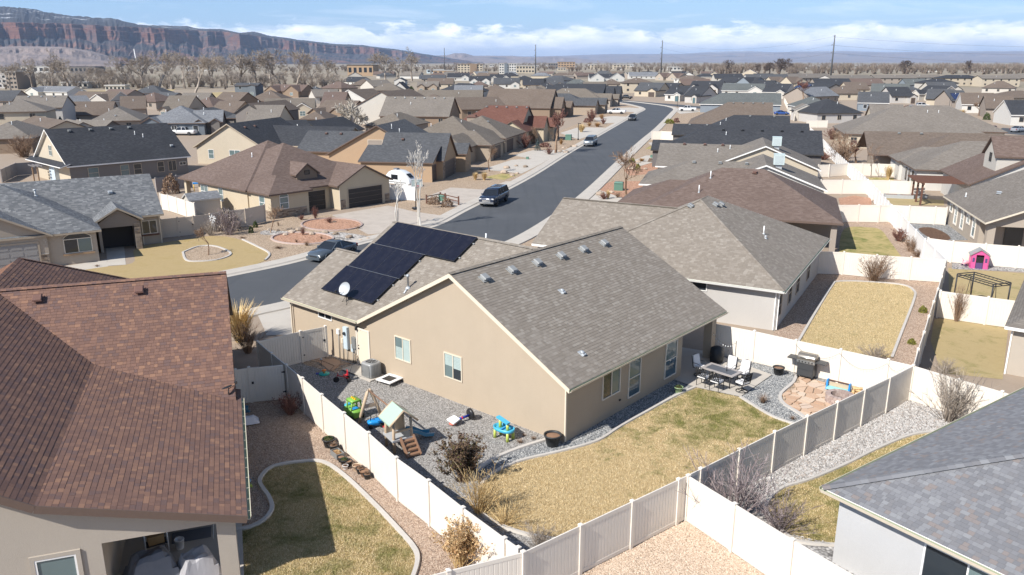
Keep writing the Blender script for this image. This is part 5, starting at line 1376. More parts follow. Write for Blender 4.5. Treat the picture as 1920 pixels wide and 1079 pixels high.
B('grey stone house with two pale bay windows',(781,163),(822,163),'twin','rf_weather','st_stone',3.2,11)
B('black roof over a blue-black gable beside the stone house',(822,170),(885,172),'hip','rf_black','st_greyblue',d=14)
B('taupe roof with a tiny pale gable behind the vents roof',(780,187),(905,187),'L','rf_wood','st_pale',d=13,flip=True,fr=.2)
B('black hip roof left of the cream front gable',(885,182),(945,186),'hip','rf_black','st_taupe',d=13)
B('cream gable with a black roof at the centre',(927,190),(985,190),'front','rf_black','st_putty',d=14,brg=100)
B('brown roof wedge behind the red-brown roof',(865,206),(990,203),'side','rf_brown','st_brown',d=13)
B('taupe hip-roofed house with a white picket-lit porch',(950,178),(1010,180),'hip','rf_wood','st_pale',d=15)
B('second taupe hip roof beside the lit porch',(985,176),(1045,176),'hip','rf_wood','st_beige',d=15)
FILL = [('charcoal hip roof between the cream two-storey house and the cottonwoods',(140,182),(180,181),'hip','rf_char','st_taupe'),('brown side roof left of the slate-blue house',(225,205),(275,204),'side','rf_brown','st_taupe'),('taupe gable roof behind the slate-blue house',(300,206),(352,206),'twin','rf_wood','st_putty'),
 ('umber hip roof right behind the slate-blue house',(345,200),(400,201),'hip','rf_umber','st_brown'),('mottled low roof before the dry field',(330,196),(385,196),'side','rf_weather','st_beige'),('brown gable roof before the leaning cottonwood',(392,196),(440,197),'side','rf_brown','st_brown'),('charcoal roof behind the tan low house',(420,222),(462,222),'hip','rf_char','st_warm'),
 ('grey roof between the beige gable house and the dark gable',(330,224),(400,225),'hip','rf_char','st_taupe'),('mottled roof behind the beige gable house',(455,232),(520,232),'side','rf_weather','st_beige'),('low brown roof between the arched house and the white gable',(560,224),(612,224),'hip','rf_brown','st_taupe'),('taupe roof behind the layered black roofs',(680,236),(760,238),'hip','rf_wood','st_taupe'),
 ('umber roof left of the white fence in the middle distance',(600,196),(645,196),'side','rf_umber','st_brown'),('brown hip roof behind the long ridge with six vents',(770,198),(850,198),'hip','rf_brown','st_taupe'),('charcoal roof at the left edge beyond the field',(-40,190),(22,190),'side','rf_char','st_taupe'),('slate roof behind the stone house with bays',(850,178),(905,178),'side','rf_slate','st_taupe'),
 ('black roof between the two taupe hip roofs',(1000,168),(1050,168),'hip','rf_black','st_taupe'),('brown roof left of the tan two-storey house',(905,170),(950,170),'hip','rf_brown','st_beige'),('wide black roof behind the taupe hip houses',(1045,172),(1100,173),'hip','rf_black','st_putty'),('umber roof before the brick hall',(600,165),(640,166),'hip','rf_umber','st_taupe'),('mottled roof right of the brick hall',(700,163),(740,162),'side','rf_weather','st_pale'),
 ('black roof below the striped block',(980,160),(1025,160),'side','rf_black','st_beige'),('charcoal roof left of the grey-green roof',(1020,160),(1058,160),'twin','rf_char','st_snow'),('brown roof in front of the long grey roof',(1130,158),(1168,158),'hip','rf_brown','st_putty'),('black roof right of the blue gable',(1400,164),(1440,165),'side','rf_black','st_pale'),
 ('grey roof behind the patio cover house',(1440,165),(1485,165),'hip','rf_char','st_pale'),('brown roof beside the slate-blue house with orange doors',(1590,168),(1632,168),'side','rf_brown','st_beige'),('umber roof behind the black roof right of the panels',(1600,160),(1660,160),'side','rf_umber','st_taupe'),('charcoal roof above the white car',(1690,170),(1730,170),'hip','rf_char','st_pale')]
for k,(lb_,a,b_,kd,rf,wl) in enumerate(FILL): B(lb_,a,b_,kd,rf,wl,2.75,13 + k % 3,.5)
# --- the far rows, centre
FAR = [
 ('small black-roofed house below the big bare cottonwood',(640,153),(672,154),'side','rf_black','st_snow'),
 ('brown roof with a white fence below the cottonwood',(655,160),(700,160),'hip','rf_brown','st_taupe'),
 ('white steep gable right of the cottonwood trunk',(738,152),(760,152),'front','rf_black','st_snow'),
 ('dark roof beneath the office block with tan bays',(790,149),(835,149),'side','rf_char','st_taupe'),
 ('brown roof with a stone chimney mid-row',(800,158),(850,158),'side','rf_brown','st_beige'),
 ('black roof with a white garage left of the centre',(838,146),(880,146),'L','rf_black','st_snow'),
 ('black saw-tooth roof with white attic peaks',(880,152),(920,152),'twin','rf_black','st_snow'),
 ('black roof with two white peaks at the centre of the row',(918,148),(958,148),'twin','rf_black','st_pale'),
 ('dark roof with a white triangular gable left of the pole',(925,158),(975,158),'L','rf_char','st_snow'),
 ('brown house with an open porch below the dark saw-tooth roofs',(880,161),(915,161),'hip','rf_umber','st_taupe'),
 ('tan two-storey house with a dark hip roof by the first tall pole',(965,149),(1002,149),'hip','rf_black','st_beige'),
 ('two-storey grey house with a row of upstairs windows',(1008,150),(1056,151),'hip','rf_char','st_grey'),
 ('large grey-green roof left of the white L-shaped gables',(1057,160),(1110,160),'hip','rf_green','st_pale'),
 ('black roof with two white side gables behind the grey-green roof',(1105,147),(1172,147),'twin','rf_black','st_snow'),
 ('taupe roof with a white front gable before the bend',(1095,169),(1140,169),'L','rf_wood','st_snow'),
 ('slate-roofed house with two cream gables before the bend',(1138,171),(1166,171),'front','rf_green','st_pale'),
 ('two-storey beige house with a brown hip roof at the bend',(1168,156),(1228,156),'hip','rf_brown','st_beige'),
 ('cream gabled house with a brown garage door at the bend',(1188,170),(1235,171),'L','rf_char','st_beige'),
 ('charcoal-roofed house with a stone porch at the bend',(1230,168),(1262,169),'L','rf_black','st_stone'),
 ('white gable with a teal garage door at the bend',(1245,177),(1282,178),'L','rf_black','st_snow'),
 ('grey house with a taupe garage right of the teal door',(1282,180),(1314,181),'L','rf_black','st_grey'),
 ('white two-storey house with a red-brown roof near the second pole',(1262,148),(1300,149),'hip','rf_brown','st_snow'),
 ('brown gabled roofs behind the second tall pole',(1232,145),(1272,146),'twin','rf_umber','st_putty'),
 ('long grey roof with white skylights beyond the bend',(1180,143),(1235,143),'side','rf_slate','st_snow'),
 ('black hip roof beside the red-brown gable, right of the second pole',(1280,152),(1330,152),'hip','rf_black','st_pale'),
 ('red-brown roof with a cream gable right of the bend',(1278,160),(1335,160),'L','rf_umber','st_beige'),
 ('black-roofed house with an arched garage window right of the bend',(1290,166),(1350,167),'twin','rf_black','st_grey'),
 ('grey-green roof with a white garden gable',(1352,170),(1432,171),'L','rf_green','st_snow'),
 ('black roof with a blue gable in the right distance',(1345,154),(1412,156),'L','rf_black','st_blue'),
 ('black-roofed house with a cream gable and wooden patio cover',(1428,173),(1475,174),'L','rf_black','st_pale'),
 ('brown double-gabled roof in the right distance',(1435,155),(1490,157),'twin','rf_brown','st_beige'),
 ('dark roof carrying blue solar panels in the right distance',(1480,168),(1540,172),'side','rf_black','st_warm'),
 ('black roof right of the blue solar panels',(1530,160),(1600,160),'side','rf_black','st_taupe'),
 ('grey-green roofed white house above the garden shed',(1500,201),(1570,201),'hip','rf_green','st_snow'),
 ('slate roof behind the grey-green house',(1520,182),(1575,180),'side','rf_slate','st_taupe'),
 ('charcoal hip-roofed house with grey plank walls',(1532,213),(1620,212),'hip','rf_black','st_grey'),
 ('tan hip roof with white eaves in the right distance',(1562,176),(1625,176),'hip','rf_brown','st_beige'),
 ('dark roof strip right of the charcoal hip roof',(1608,193),(1668,194),'side','rf_char','st_blue'),
]
for k,(lb_,a,b_,kd,rf,wl) in enumerate(FAR):
    two = 'two-storey' in lb_
    B(lb_,a,b_,kd,rf,wl,5.2 if two else 2.75,13 + (k % 3),.5 if not two else .35,'trim_white' if wl in ('st_snow','st_pale','st_blue') and k % 2 else 'trim_dark',win='gd' if kd in ('L','twin') and k in (16,17,18,19,20,26) else 'g',door='door_teal' if 'teal' in lb_ else 'door_brown')
FAR2 = [
 ('slate-blue house with orange garage doors',(1632,172),(1705,173),'L','rf_green','st_greyblue','d'),
 ('grey garage house with a white peak left of the white car',(1672,181),(1715,181),'L','rf_black','st_grey','d'),
 ('cream gabled house behind the white car',(1716,176),(1760,178),'twin','rf_black','st_pale','d'),
 ('taupe gabled house with a tan garage right of the white car',(1735,186),(1785,187),'L','rf_char','st_beige','d'),
 ('dark gabled house with big solar panels on its roof',(1785,190),(1822,190),'side','rf_char','st_taupe','g'),
 ('brown-roofed house with a white side gable and brown garage',(1803,196),(1868,197),'L','rf_brown','st_snow','d'),
 ('taupe house with a purple-brown patio roof',(1848,204),(1905,205),'L','rf_brown','st_taupe','d'),
 ('two-storey cream house at the right edge',(1880,184),(1975,184),'hip','rf_brown','st_beige','g'),
 ('white house corner with a grey garage at the right edge',(1896,216),(1985,217),'L','rf_black','st_snow','d'),
 ('cream two-storey block with a black hip roof and many upper windows',(1765,147),(1842,147),'hip','rf_black','st_beige','g'),
 ('long row of brown two-storey townhouses with dark windows',(1560,148),(1640,147),'side','rf_weather','st_grey','g'),
 ('brown townhouse roof right of the tall leaning pole',(1640,147),(1720,147),'side','rf_weather','st_taupe','g'),
 ('townhouse roof left of the cream two-storey block',(1705,146),(1768,146),'side','rf_weather','st_grey','g'),
 ('brown roof with a flat white porch right of the cream block',(1842,148),(1915,148),'side','rf_weather','st_beige','g'),
 ('brown-roofed long building at the right edge near the wood',(1880,147),(1990,147),'hip','rf_weather','st_brown','g'),
 ('brown hip roof with pale ends above the solar panel house',(1840,165),(1905,166),'hip','rf_brown','st_pale','g'),
 ('black roof left of the cream block in the right distance',(1735,156),(1800,156),'hip','rf_black','st_pale','g'),
 ('charcoal roof with a white barge gable in the right middle distance',(1745,168),(1800,168),'L','rf_char','st_pale','g'),
 ('grey roof row behind the orange garage doors',(1700,160),(1745,160),'side','rf_green','st_blue','g'),
 ('black-roofed barn at the edge of the far wood',(1741,132),(1767,132),'L','rf_black','st_snow','g'),
 ('dark barn with a white gable at the edge of the far wood, far right',(1850,131),(1874,131),'front','rf_black','st_snow','g'),
 ('brown-grey roof row at the foot of the far wood',(1480,147),(1560,146),'side','rf_weather','st_taupe','g'),
 ('grey roof row left of the leaning pole',(1400,148),(1480,148),'side','rf_char','st_snow','g'),
 ('black roof near the dark leafless trees at right',(1340,147),(1395,147),'side','rf_black','st_pale','g'),
]
for k,(lb_,a,b_,kd,rf,wl,wn) in enumerate(FAR2):
    two = any(q in lb_ for q in ('two-storey','townhouse','cream block'))
    h,r = B(lb_,a,b_,kd,rf,wl,5.2 if two else 2.75,13,.55 if not two else .32,'trim_white' if k in (2,5,8) else 'trim_dark',win='gd' if wn == 'd' else 'g',door='door_orange' if 'orange' in lb_ else ('door_brown' if k % 2 else 'door_grey'))
def roof_solar(label_house_obj,rows,cols,x0,y0,p,ze,mat,lift=.12):
    a = math.atan(p); mb = MB(); mb.box((0,0,0),(1.6,1.0,.05)); me = mb.mesh('solar_panel',mat); t_ = empty('solar_array',(0,0,0),parent=label_house_obj)
    for i in range(cols):
        for j in range(rows):
            s = y0 + j * 1.05; link('solar_panel',me,t_,(x0 + i * 1.65,s * math.cos(a),ze + s * math.sin(a) + lift),rot=(a,0,0))
for o in list(COL.objects):
    lb_ = o.get('label','')
    if 'blue solar panels in the right' in lb_: roof_solar(o,4,7,3.0,1.6,.55,2.75,'solar_blue')
    if 'big solar panels on its roof' in lb_: roof_solar(o,4,4,2.0,1.4,.55,2.75,'solar_blue')
# further roofs that fill the town towards the horizon, told apart only as small dark or pale roofs
rr = random.Random(91); kk = 0
LETT = {'rf_black': 'black','rf_brown': 'brown','rf_char': 'charcoal','rf_weather': 'mottled brown','rf_slate': 'slate','rf_umber': 'umber'}
for row,(v0,us) in enumerate(((142.5,range(660,1330,47)),(139.5,range(700,1420,62)),(144.5,range(1300,1560,56)))):
    for j,u in enumerate(us):
        u = u + rr.uniform(-9,9); wd = rr.uniform(24,40); rf = rr.choice(list(LETT)); wl = rr.choice(['st_snow','st_pale','st_taupe','st_beige'])
        nth = ['leftmost','second','third','fourth','fifth','sixth','seventh','eighth','ninth','tenth','eleventh','twelfth','thirteenth','fourteenth','fifteenth','sixteenth','seventeenth'][j]
        B('tiny %s roof, %s from the left in the %s' % (LETT[rf],nth,('nearer far row','farthest row','far right row')[row]),(u,v0),(u + wd,v0 + rr.uniform(-.4,.4)),rr.choice(['side','L','hip','front']),rf,wl,2.75,12,.5,'trim_white' if rr.random() < .4 else 'trim_dark',grp='tiny roofs of the far rows',win='')
# ------------------------------------------------------------------ plants
def twig_mesh(name,segs,mat,n=3):
    """segs: list of (p0, p1, r0, r1, rv) -> open prisms"""
    V = np.zeros((len(segs) * n * 2,3),np.float32); F_ = np.zeros((len(segs) * n,4),np.int32); at = np.zeros(len(segs) * n,np.float32)
    P0 = np.array([s[0] for s in segs],np.float64); P1 = np.array([s[1] for s in segs],np.float64)
    r0 = np.array([s[2] for s in segs]); r1 = np.array([s[3] for s in segs]); rv = np.array([s[4] for s in segs])
    T = P1 - P0; T /= np.maximum(np.linalg.norm(T,axis=1,keepdims=True),1e-9)
    A = np.where(np.abs(T[:,2:3]) < .9,np.array([[0,0,1.]]),np.array([[1.,0,0]]))
    X = np.cross(A,T); X /= np.linalg.norm(X,axis=1,keepdims=True); Y = np.cross(T,X)
    for k in range(n):
        a = 2 * math.pi * k / n; D = X * math.cos(a) + Y * math.sin(a)
        V[k::2 * n] = P0 + D * r0[:,None]; V[n + k::2 * n] = P1 + D * r1[:,None]
    base = np.arange(len(segs)) * 2 * n
    for k in range(n):
        F_[k::n,0] = base + k; F_[k::n,1] = base + (k + 1) % n; F_[k::n,2] = base + n + (k + 1) % n; F_[k::n,3] = base + n + k; at[k::n] = rv
    return np_mesh(name,V,F_,mat,attr=at)
def grow(seed,H=1.0,levels=5,trunk=.30,r0=.02,spread=.6,kids=(3,4),gn=.72,wob=.14,up=.25,lean=(0,0),rmin=.0012,multi=1,first=.5):
    """bare broadleaf: recursive limbs; returns (trunk segments, crown segments) for a tree of height ~H"""
    rr = random.Random(seed); tr = []; cr = []
    def rv3(): return Vector((rr.gauss(0,1),rr.gauss(0,1),rr.gauss(0,1)))
    def limb(p,d,L,r,lv):
        n = 4 if lv < 2 else (3 if lv < levels - 1 else 2); pts = [p]; dd = d.copy(); rs = [r]
        for i in range(n):
            dd = (dd + rv3() * wob * (1 + .25 * lv) + Vector((0,0,up * .25))).normalized(); p = p + dd * (L / n); pts.append(p); rs.append(max(rmin,r * (1 - .45 * (i + 1) / n)))
        for i in range(n): (tr if lv <= 1 else cr).append((pts[i],pts[i + 1],rs[i],rs[i + 1],rr.random()))
        if lv >= levels: return
        k = rr.randint(*kids) + (1 if lv == levels - 1 else 0)
        for j in range(k):
            f = rr.uniform(first if lv else .75,1.0); i = min(n - 1,int(f * n)); q = pts[i].lerp(pts[i + 1],f * n - i if f < 1 else 1)
            ax = dd.cross(rv3()).normalized(); an = rr.uniform(.35,1.0) * spread * (1.5 if lv else 1.1)
            nd = (Matrix.Rotation(an,3,ax) @ dd); nd = Matrix.Rotation(2 * math.pi * (j + rr.random() * .6) / k,3,dd) @ nd
            nd = (nd + Vector((0,0,up * (.6 if lv < 2 else .3)))).normalized()
            limb(q,nd,L * gn * rr.uniform(.75,1.15),max(rmin,rs[i] * rr.uniform(.5,.72)),lv + 1)
    for m_ in range(multi):
        d = Vector((lean[0] + (rr.uniform(-.25,.25) if multi > 1 else 0),lean[1] + (rr.uniform(-.25,.25) if multi > 1 else 0),1)).normalized()
        limb(Vector((rr.uniform(-.03,.03) * (multi > 1),rr.uniform(-.03,.03) * (multi > 1),-.01)),d,trunk * rr.uniform(.9,1.1),r0,0)
    top = max(s[1].z for s in tr + cr); k = H / top
    sc = lambda S: [(a * k,b_ * k,c_ * k,d_ * k,e) for a,b_,c_,d_,e in S]
    return sc(tr),sc(cr)
TREES = {}
def tree_kind(key,mat_t,mat_c,**kw):
    t_,c_ = grow(**kw); TREES[key] = (twig_mesh('trunk',t_,mat_t,5),twig_mesh('crown',c_,mat_c,3))
for k in range(6): tree_kind('cot%d' % k,'twig_grey','twig_grey',seed=20 + k,levels=5,kids=(3,4),r0=.024,trunk=.26,spread=.70,rmin=.0019,up=.24,lean=((0,.12,-.15,.25,0,-.3)[k],0))
for k in range(2): tree_kind('dark%d' % k,'twig_dark','twig_dark',seed=40 + k,levels=5,kids=(3,5),r0=.03,trunk=.22,spread=.75,rmin=.0016,up=.2)
for k in range(2): tree_kind('red%d' % k,'twig_brown','twig_red',seed=50 + k,levels=5,kids=(3,4),r0=.02,trunk=.2,spread=.42,rmin=.0022,up=.5)
tree_kind('pale','twig_pale','twig_pale',seed=60,levels=4,kids=(3,4),r0=.024,trunk=.22,spread=.62,rmin=.0034,up=.35,multi=3)
tree_kind('birch','birch','birch',seed=64,levels=4,kids=(3,4),r0=.014,trunk=.5,spread=.4,rmin=.0016,up=.5,gn=.5,multi=2)
for k in range(2): tree_kind('young%d' % k,'twig_brown','twig_brown',seed=70 + k,levels=4,kids=(3,4),r0=.018,trunk=.32,spread=.6,rmin=.0026,up=.3)
tree_kind('sapling','twig_grey','twig_brown',seed=75,levels=4,kids=(2,3),r0=.014,trunk=.4,spread=.55,rmin=.0022,up=.35)
def tree(key,label,loc,H,rz=0.0,group='trees',cat='tree',name='bare_tree',sx=1.0):
    o = empty(name,(loc[0],loc[1],0),rz,label,cat,group); a,b_ = TREES[key]
    for nm,me in (('trunk',a),('crown',b_)): q = link(nm,me,o); q.scale = (H * sx,H * sx,H)
    return o
def px_h(u,v0,v1):
    """ground point and height of an upright thing between two photo rows"""
    g = G(u,v0); lo,hi = 0.0,80.0
    for _ in range(40):
        m_ = (lo + hi) / 2; dz = m_ - HC; fw = g.y * CP - dz * SP; vv = CYP - FPX * (g.y * SP + dz * CP) / fw
        if vv > v1: lo = m_
        else: hi = m_
    return g,lo
COT = [(100,166,88,0,'big spreading cottonwood at far left, in front of the mesa foot'),(62,168,108,1,'lower cottonwood left of the big spreading one'),(128,167,108,2,'dark-stemmed cottonwood right of the big spreading one'),
       (158,166,122,3,'short cottonwood above the pale ranch roofs'),(186,166,126,4,'low grey cottonwood right of the ranch house'),(207,168,116,0,'cottonwood below the white mast, left side'),(236,166,104,1,'cottonwood just left of the white mast'),
       (268,166,98,2,'cottonwood just right of the white mast'),(298,165,92,5,'tall cottonwood above the grey hip roof'),(322,168,110,3,'shorter grey cottonwood behind the dry field'),(364,178,96,3,'cottonwood leaning left out of the dry field'),
       (346,166,98,4,'cottonwood behind the leaning one'),(398,164,92,0,'tall cottonwood with a reddish top in the row'),(425,165,102,1,'cottonwood right of the reddish-topped one'),(452,163,95,2,'cottonwood left of the green-grey two-storey house'),
       (481,163,92,0,'wide cottonwood above the green-grey two-storey house'),(508,164,104,4,'grey cottonwood above the red-brown roofs'),(527,163,90,5,'cottonwood leaning right with pale limbs'),(556,168,88,3,'largest pale-limbed cottonwood leaning over the roofs'),
       (583,162,112,1,'rounded cottonwood right of the largest pale one'),(612,160,108,2,'brown rounded cottonwood before the brick hall'),(722,156,96,4,'left of the two great cottonwoods at centre'),(772,152,86,0,'right of the two great cottonwoods at centre, widest crown'),
       (745,154,104,1,'slim cottonwood between the two great ones'),(20,170,118,4,'cottonwood at the left edge by the grey block'),(1118,142,113,0,'rounded cottonwood right of the tan office block'),(1135,141,118,1,'small bare tree beside the rounded one near the centre')]
for u,v0,v1,k,lb_ in COT:
    g,H = px_h(u,v0,v1); tree('cot%d' % k,lb_,g,H,(u * 7 % 360) * .0175,'cottonwoods before the mesa',sx=1.15)
for i,(u,v0,v1,lb_) in enumerate(((1372,141,111,'dark leafless tree left of the pair on the right horizon'),(1460,141,108,'dark broad leafless tree right of the pair on the horizon'),(1415,141,118,'low dark leafless tree between the pair'),(1700,139,112,'dark leafless tree rising from the far wood'),(1818,140,112,'leafless tree in the far wood left of the white-gabled barn'),(1442,140,116,'small dark tree touching the broad one'))):
    g,H = px_h(u,v0,v1); tree('dark%d' % (i % 2),lb_,g,H,i * 1.3,'dark trees on the right horizon',sx=1.15)
for key,u,v0,v1,lb_,sx in (('red0',1042,287,203,'dark reddish bare tree in front of the olive-brown gabled house',.9),('pale',660,262,183,'pale many-stemmed bare tree behind the black roofs',1.1),('birch',743,424,332,'slender white birch left of the basketball hoop',.9),('birch',788,426,262,'tall white birch by the driveway kerb',.7),
     ('young0',507,437,383,'small bare tree in front of the bay window',1.0),('young1',391,479,424,'small bare tree in the gravel ring on the front lawn',1.0),('young0',1172,372,270,'bare tree beside the green utility box on the right kerb',.95),('young1',918,322,270,'small reddish bare tree before the weathered hip house',.9),
     ('red1',412,243,214,'reddish bare bush tree before the slate-blue house',1.2),('sapling',1632,334,268,'bare sapling inside the far cream fence',1.0),('young1',1232,305,270,'little orange-leaved tree by the turf square',1.0),('red0',1505,196,150,'brown bare tree above the garden shed',1.1),
     ('young0',1590,300,246,'brown thicket tree along the pale fence',.9),('red1',1605,306,262,'reddish thicket shrub tree along the pale fence',1.2),('young1',1570,290,244,'pale thicket tree below the mottled brown house',1.0),('sapling',1026,290,235,'thin white-stemmed sapling left of the dark reddish tree',.7),('young1',1835,218,190,'bare tree by the brown garage on the right',1.0),('young0',1555,282,240,'brown twiggy tree beside the cream wall',1.1)):
    g,H = px_h(u,v0,v1); tree(key,lb_,g,H,u * .1,'street and garden trees',sx=sx)

def fan_mesh(name,seed,n,mat,spread=.5,r=.006,forks=3,droop=0.,h=1.0,leaf=0,leafmat=None,base=.12):
    """shrub of many stems from one stool, unit height; leaves = small quads"""
    rr = random.Random(seed); S = []; Lf = []
    for i in range(n):
        a = rr.uniform(0,2 * math.pi); t_ = abs(rr.gauss(0,.55)) * spread; d = Vector((math.cos(a) * t_,math.sin(a) * t_,1)).normalized()
        p = Vector((math.cos(a),math.sin(a),0)) * rr.uniform(0,base); L = h * rr.uniform(.55,1.05); q = p; k = 4
        for j in range(k):
            d = (d + Vector((rr.gauss(0,.1),rr.gauss(0,.1),-droop * j * .35))).normalized(); q2 = q + d * L / k
            S.append((q,q2,r * (1 - .2 * j),r * (.8 - .2 * j) + .0012,rr.random()))
            for f in range(forks if j > 0 else 0):
                e = (d + Vector((rr.gauss(0,.5),rr.gauss(0,.5),rr.gauss(.1,.35)))).normalized(); e2 = q2 + e * L * rr.uniform(.12,.28)
                S.append((q2,e2,r * .5,r * .25 + .0008,rr.random()))
                for l in range(leaf): Lf.append(q2.lerp(e2,rr.random()) + Vector((rr.gauss(0,.02),rr.gauss(0,.02),rr.gauss(0,.02))))
            q = q2
    me = twig_mesh(name,S,mat)
    lm = None
    if leaf: lm = leaf_mesh(Lf,rr,.022,leafmat)
    return me,lm
def leaf_mesh(pts,rr,s,mat):
    V = []; F_ = []; at = []
    for p in pts:
        a = Vector((rr.gauss(0,1),rr.gauss(0,1),rr.gauss(0,1))).normalized(); b_ = a.cross(Vector((rr.gauss(0,1),rr.gauss(0,1),rr.gauss(0,1)))).normalized(); k = len(V); z = s * rr.uniform(.6,1.5)
        V += [tuple(p - a * z),tuple(p + b_ * z * .6),tuple(p + a * z),tuple(p - b_ * z * .6)]; F_.append((k,k + 1,k + 2,k + 3)); at.append(rr.random())
    return np_mesh('foliage',V,F_,mat,attr=at)
def mound_mesh(seed,n,mat,s=.03,flat=.6):
    rr = random.Random(seed); P = []
    for i in range(n):
        v = Vector((rr.gauss(0,1),rr.gauss(0,1),rr.gauss(0,1))).normalized(); v.z = abs(v.z); rad = .5 * (1 + .25 * mnoise.noise(v * 3 + Vector((seed,0,0)))) * rr.uniform(.55,1.0) ** .5
        P.append(Vector((v.x * rad,v.y * rad,v.z * rad * 2 * flat)))
    return leaf_mesh(P,rr,s,mat)
def blade_mesh(seed,n,mat,spread=.6,w_=.012,droop=.5):
    rr = random.Random(seed); V = []; F_ = []; at = []
    for i in range(n):
        a = rr.uniform(0,2 * math.pi); t_ = abs(rr.gauss(0,.6)) * spread; d = Vector((math.cos(a) * t_,math.sin(a) * t_,1)).normalized(); p = Vector((math.cos(a),math.sin(a),0)) * rr.uniform(0,.12)
        s = Vector((-math.sin(a),math.cos(a),0)); L = rr.uniform(.6,1.05); rv = rr.random(); prev = (p - s * w_,p + s * w_)
        for j in range(3):
            d = (d + Vector((math.cos(a),math.sin(a),-.6)) * droop * .25 * j).normalized(); p = p + d * L / 3; w2 = w_ * (1 - (j + 1) / 3.2); k = len(V); nx = (p - s * w2,p + s * w2)
            V += [tuple(prev[0]),tuple(prev[1]),tuple(nx[1]),tuple(nx[0])]; F_.append((k,k + 1,k + 2,k + 3)); at.append(rv); prev = nx
    return np_mesh('foliage',V,F_,mat,attr=at)
SHR = dict(
  mauve=fan_mesh('stems',1,60,'twig_mauve',.75,.007,4),twig=fan_mesh('stems',2,70,'twig_brown',.65,.008,4),redtwig=fan_mesh('stems',3,60,'twig_red',.8,.012,5,leaf=2,leafmat='twig_red'),
  strawfan=fan_mesh('stems',4,90,'straw',.55,.006,2),dryleaf=fan_mesh('stems',5,50,'straw',.45,.007,4,leaf=6,leafmat='leaf_dry'),bronze=fan_mesh('stems',6,60,'twig_brown',.5,.007,5,leaf=9,leafmat='leaf_bronze'),
  low=fan_mesh('stems',7,60,'straw',1.5,.008,3),greytwig=fan_mesh('stems',8,60,'twig_grey',1.0,.008,4),brown=(blade_mesh(9,160,'twig_brown',1.1),None),gold=(blade_mesh(10,420,'straw',.55,.02,.6),None),orange=(blade_mesh(11,260,'straw_orange',.8,.02,.5),None),
  mound=(mound_mesh(12,900,'leaf_olive',.05),None),mounddry=(mound_mesh(13,900,'leaf_dry',.05),None),green=(mound_mesh(14,700,'leaf_green',.05),None),redmound=(mound_mesh(15,700,'twig_red',.05),None),greymound=(mound_mesh(16,700,'twig_grey',.05),None),orangemound=(mound_mesh(17,1100,'twig_brown',.035),None),stalk=(blade_mesh(18,60,'straw',.25,.02,.1),None))
def shrub(kind,label,u,v,wpx,hpx,group='shrubs',cat='shrub',name='garden_shrub'):
    g = G(u,v); dist_ = Vector((g.x,g.y,HC)).length; W_ = wpx / FPX * dist_; H = hpx / FPX * dist_ * 1.02
    o = empty(name,(g.x,g.y,0),(u * 13 % 628) / 100,label,cat,group); a,b_ = SHR[kind]
    natw = {'mauve': 1.0,'twig': .9,'redtwig': 1.1,'strawfan': .75,'dryleaf': .7,'bronze': .75,'low': 1.5,'greytwig': 1.3,'brown': 1.4,'gold': .9,'orange': 1.1,'stalk': .4}.get(kind,1.0)
    for nm,me in (('stems' if b_ else 'foliage',a),('foliage',b_)):
        if me: q = link(nm,me,o); q.scale = (W_ / natw,W_ / natw,H if kind not in ('mound','mounddry','green','redmound','greymound','orangemound') else H / .6)
    return o
S_ = shrub
S_('bronze','bronze-leaved shrub inside the fence corner by the playset',868,903,66,72); S_('strawfan','fan of tall straw stems in front of the bronze-leaved shrub',900,962,70,78)
S_('low','low dry straw shrub spilling onto the lawn behind the straw fan',945,985,90,40); S_('greytwig','low grey twiggy mat in the fence corner',1010,1025,80,32)
S_('dryleaf','dry orange-tan leafy shrub outside the fence at the bottom',862,1062,64,76)
S_('mauve','large mauve bare shrub fanning up behind the fence corner',1372,975,125,105); S_('mauve','mauve bare shrub leaning over the lawn by the fence',1458,996,90,55); S_('greytwig','grey bare bush before the fence at the white stones',1778,790,95,75)
S_('twig','twiggy leafless shrub against the fence at the end of the tan lawn',1637,528,48,40); S_('redtwig','red-brown bush on the gravel by the pale fence',1686,453,30,18); S_('twig','brown bush below the red-brown one by the pale fence',1707,472,28,22); S_('twig','small brown bush at the foot of the pale fence',1720,482,20,12)
S_('brown','brown fountain grass on the blue-grey gravel',1430,756,34,20); S_('brown','small orange-brown tuft near the flagstones',1486,787,18,9); S_('mound','small yellow-green plant on the pink gravel strip',1730,586,14,11); S_('mound','second small yellow-green plant lower on the pink gravel strip',1709,645,14,9)
S_('brown','dry brown tuft beside the water table',975,831,22,9); S_('brown','second dry tuft by the edging and black pot',1000,824,18,7); S_('brown','third dry tuft near the wall behind the water table',983,818,14,6)
S_('gold','tall golden ornamental grass beside the brown roof',451,640,62,78); S_('twig','olive-brown twiggy shrub below the golden grass',466,662,46,48)
S_('twig','tall dry vine stalks against the fence in the patchy yard',1792,603,22,52); S_('greytwig','grey twigs along the fence above the fire pit',1640,676,60,22); S_('greytwig','low twigs at the fence by the patchy yard corner',1770,700,50,20)
S_('redtwig','reddish dead brush by the shaded gate',545,778,46,34); S_('orangemound','round orange shrub in front of the grey shaded fence',321,363,30,32); S_('twig','dry brown bush by the house at the left edge',45,295,44,30); S_('needleless' if False else 'greymound','pale grey ornamental bush tree',430,432,40,36)
S_('mauve','mauve bare shrub before the tan fence',430,441,46,42); S_('greytwig','small bare shrub beside the little windmill',395,442,34,22); S_('green','small green conifer cone on the front gravel',471,437,9,12); S_('green','second small green conifer cone on the front gravel',479,427,9,12); S_('brown','small dry conifer in the stone bed',522,424,8,11)
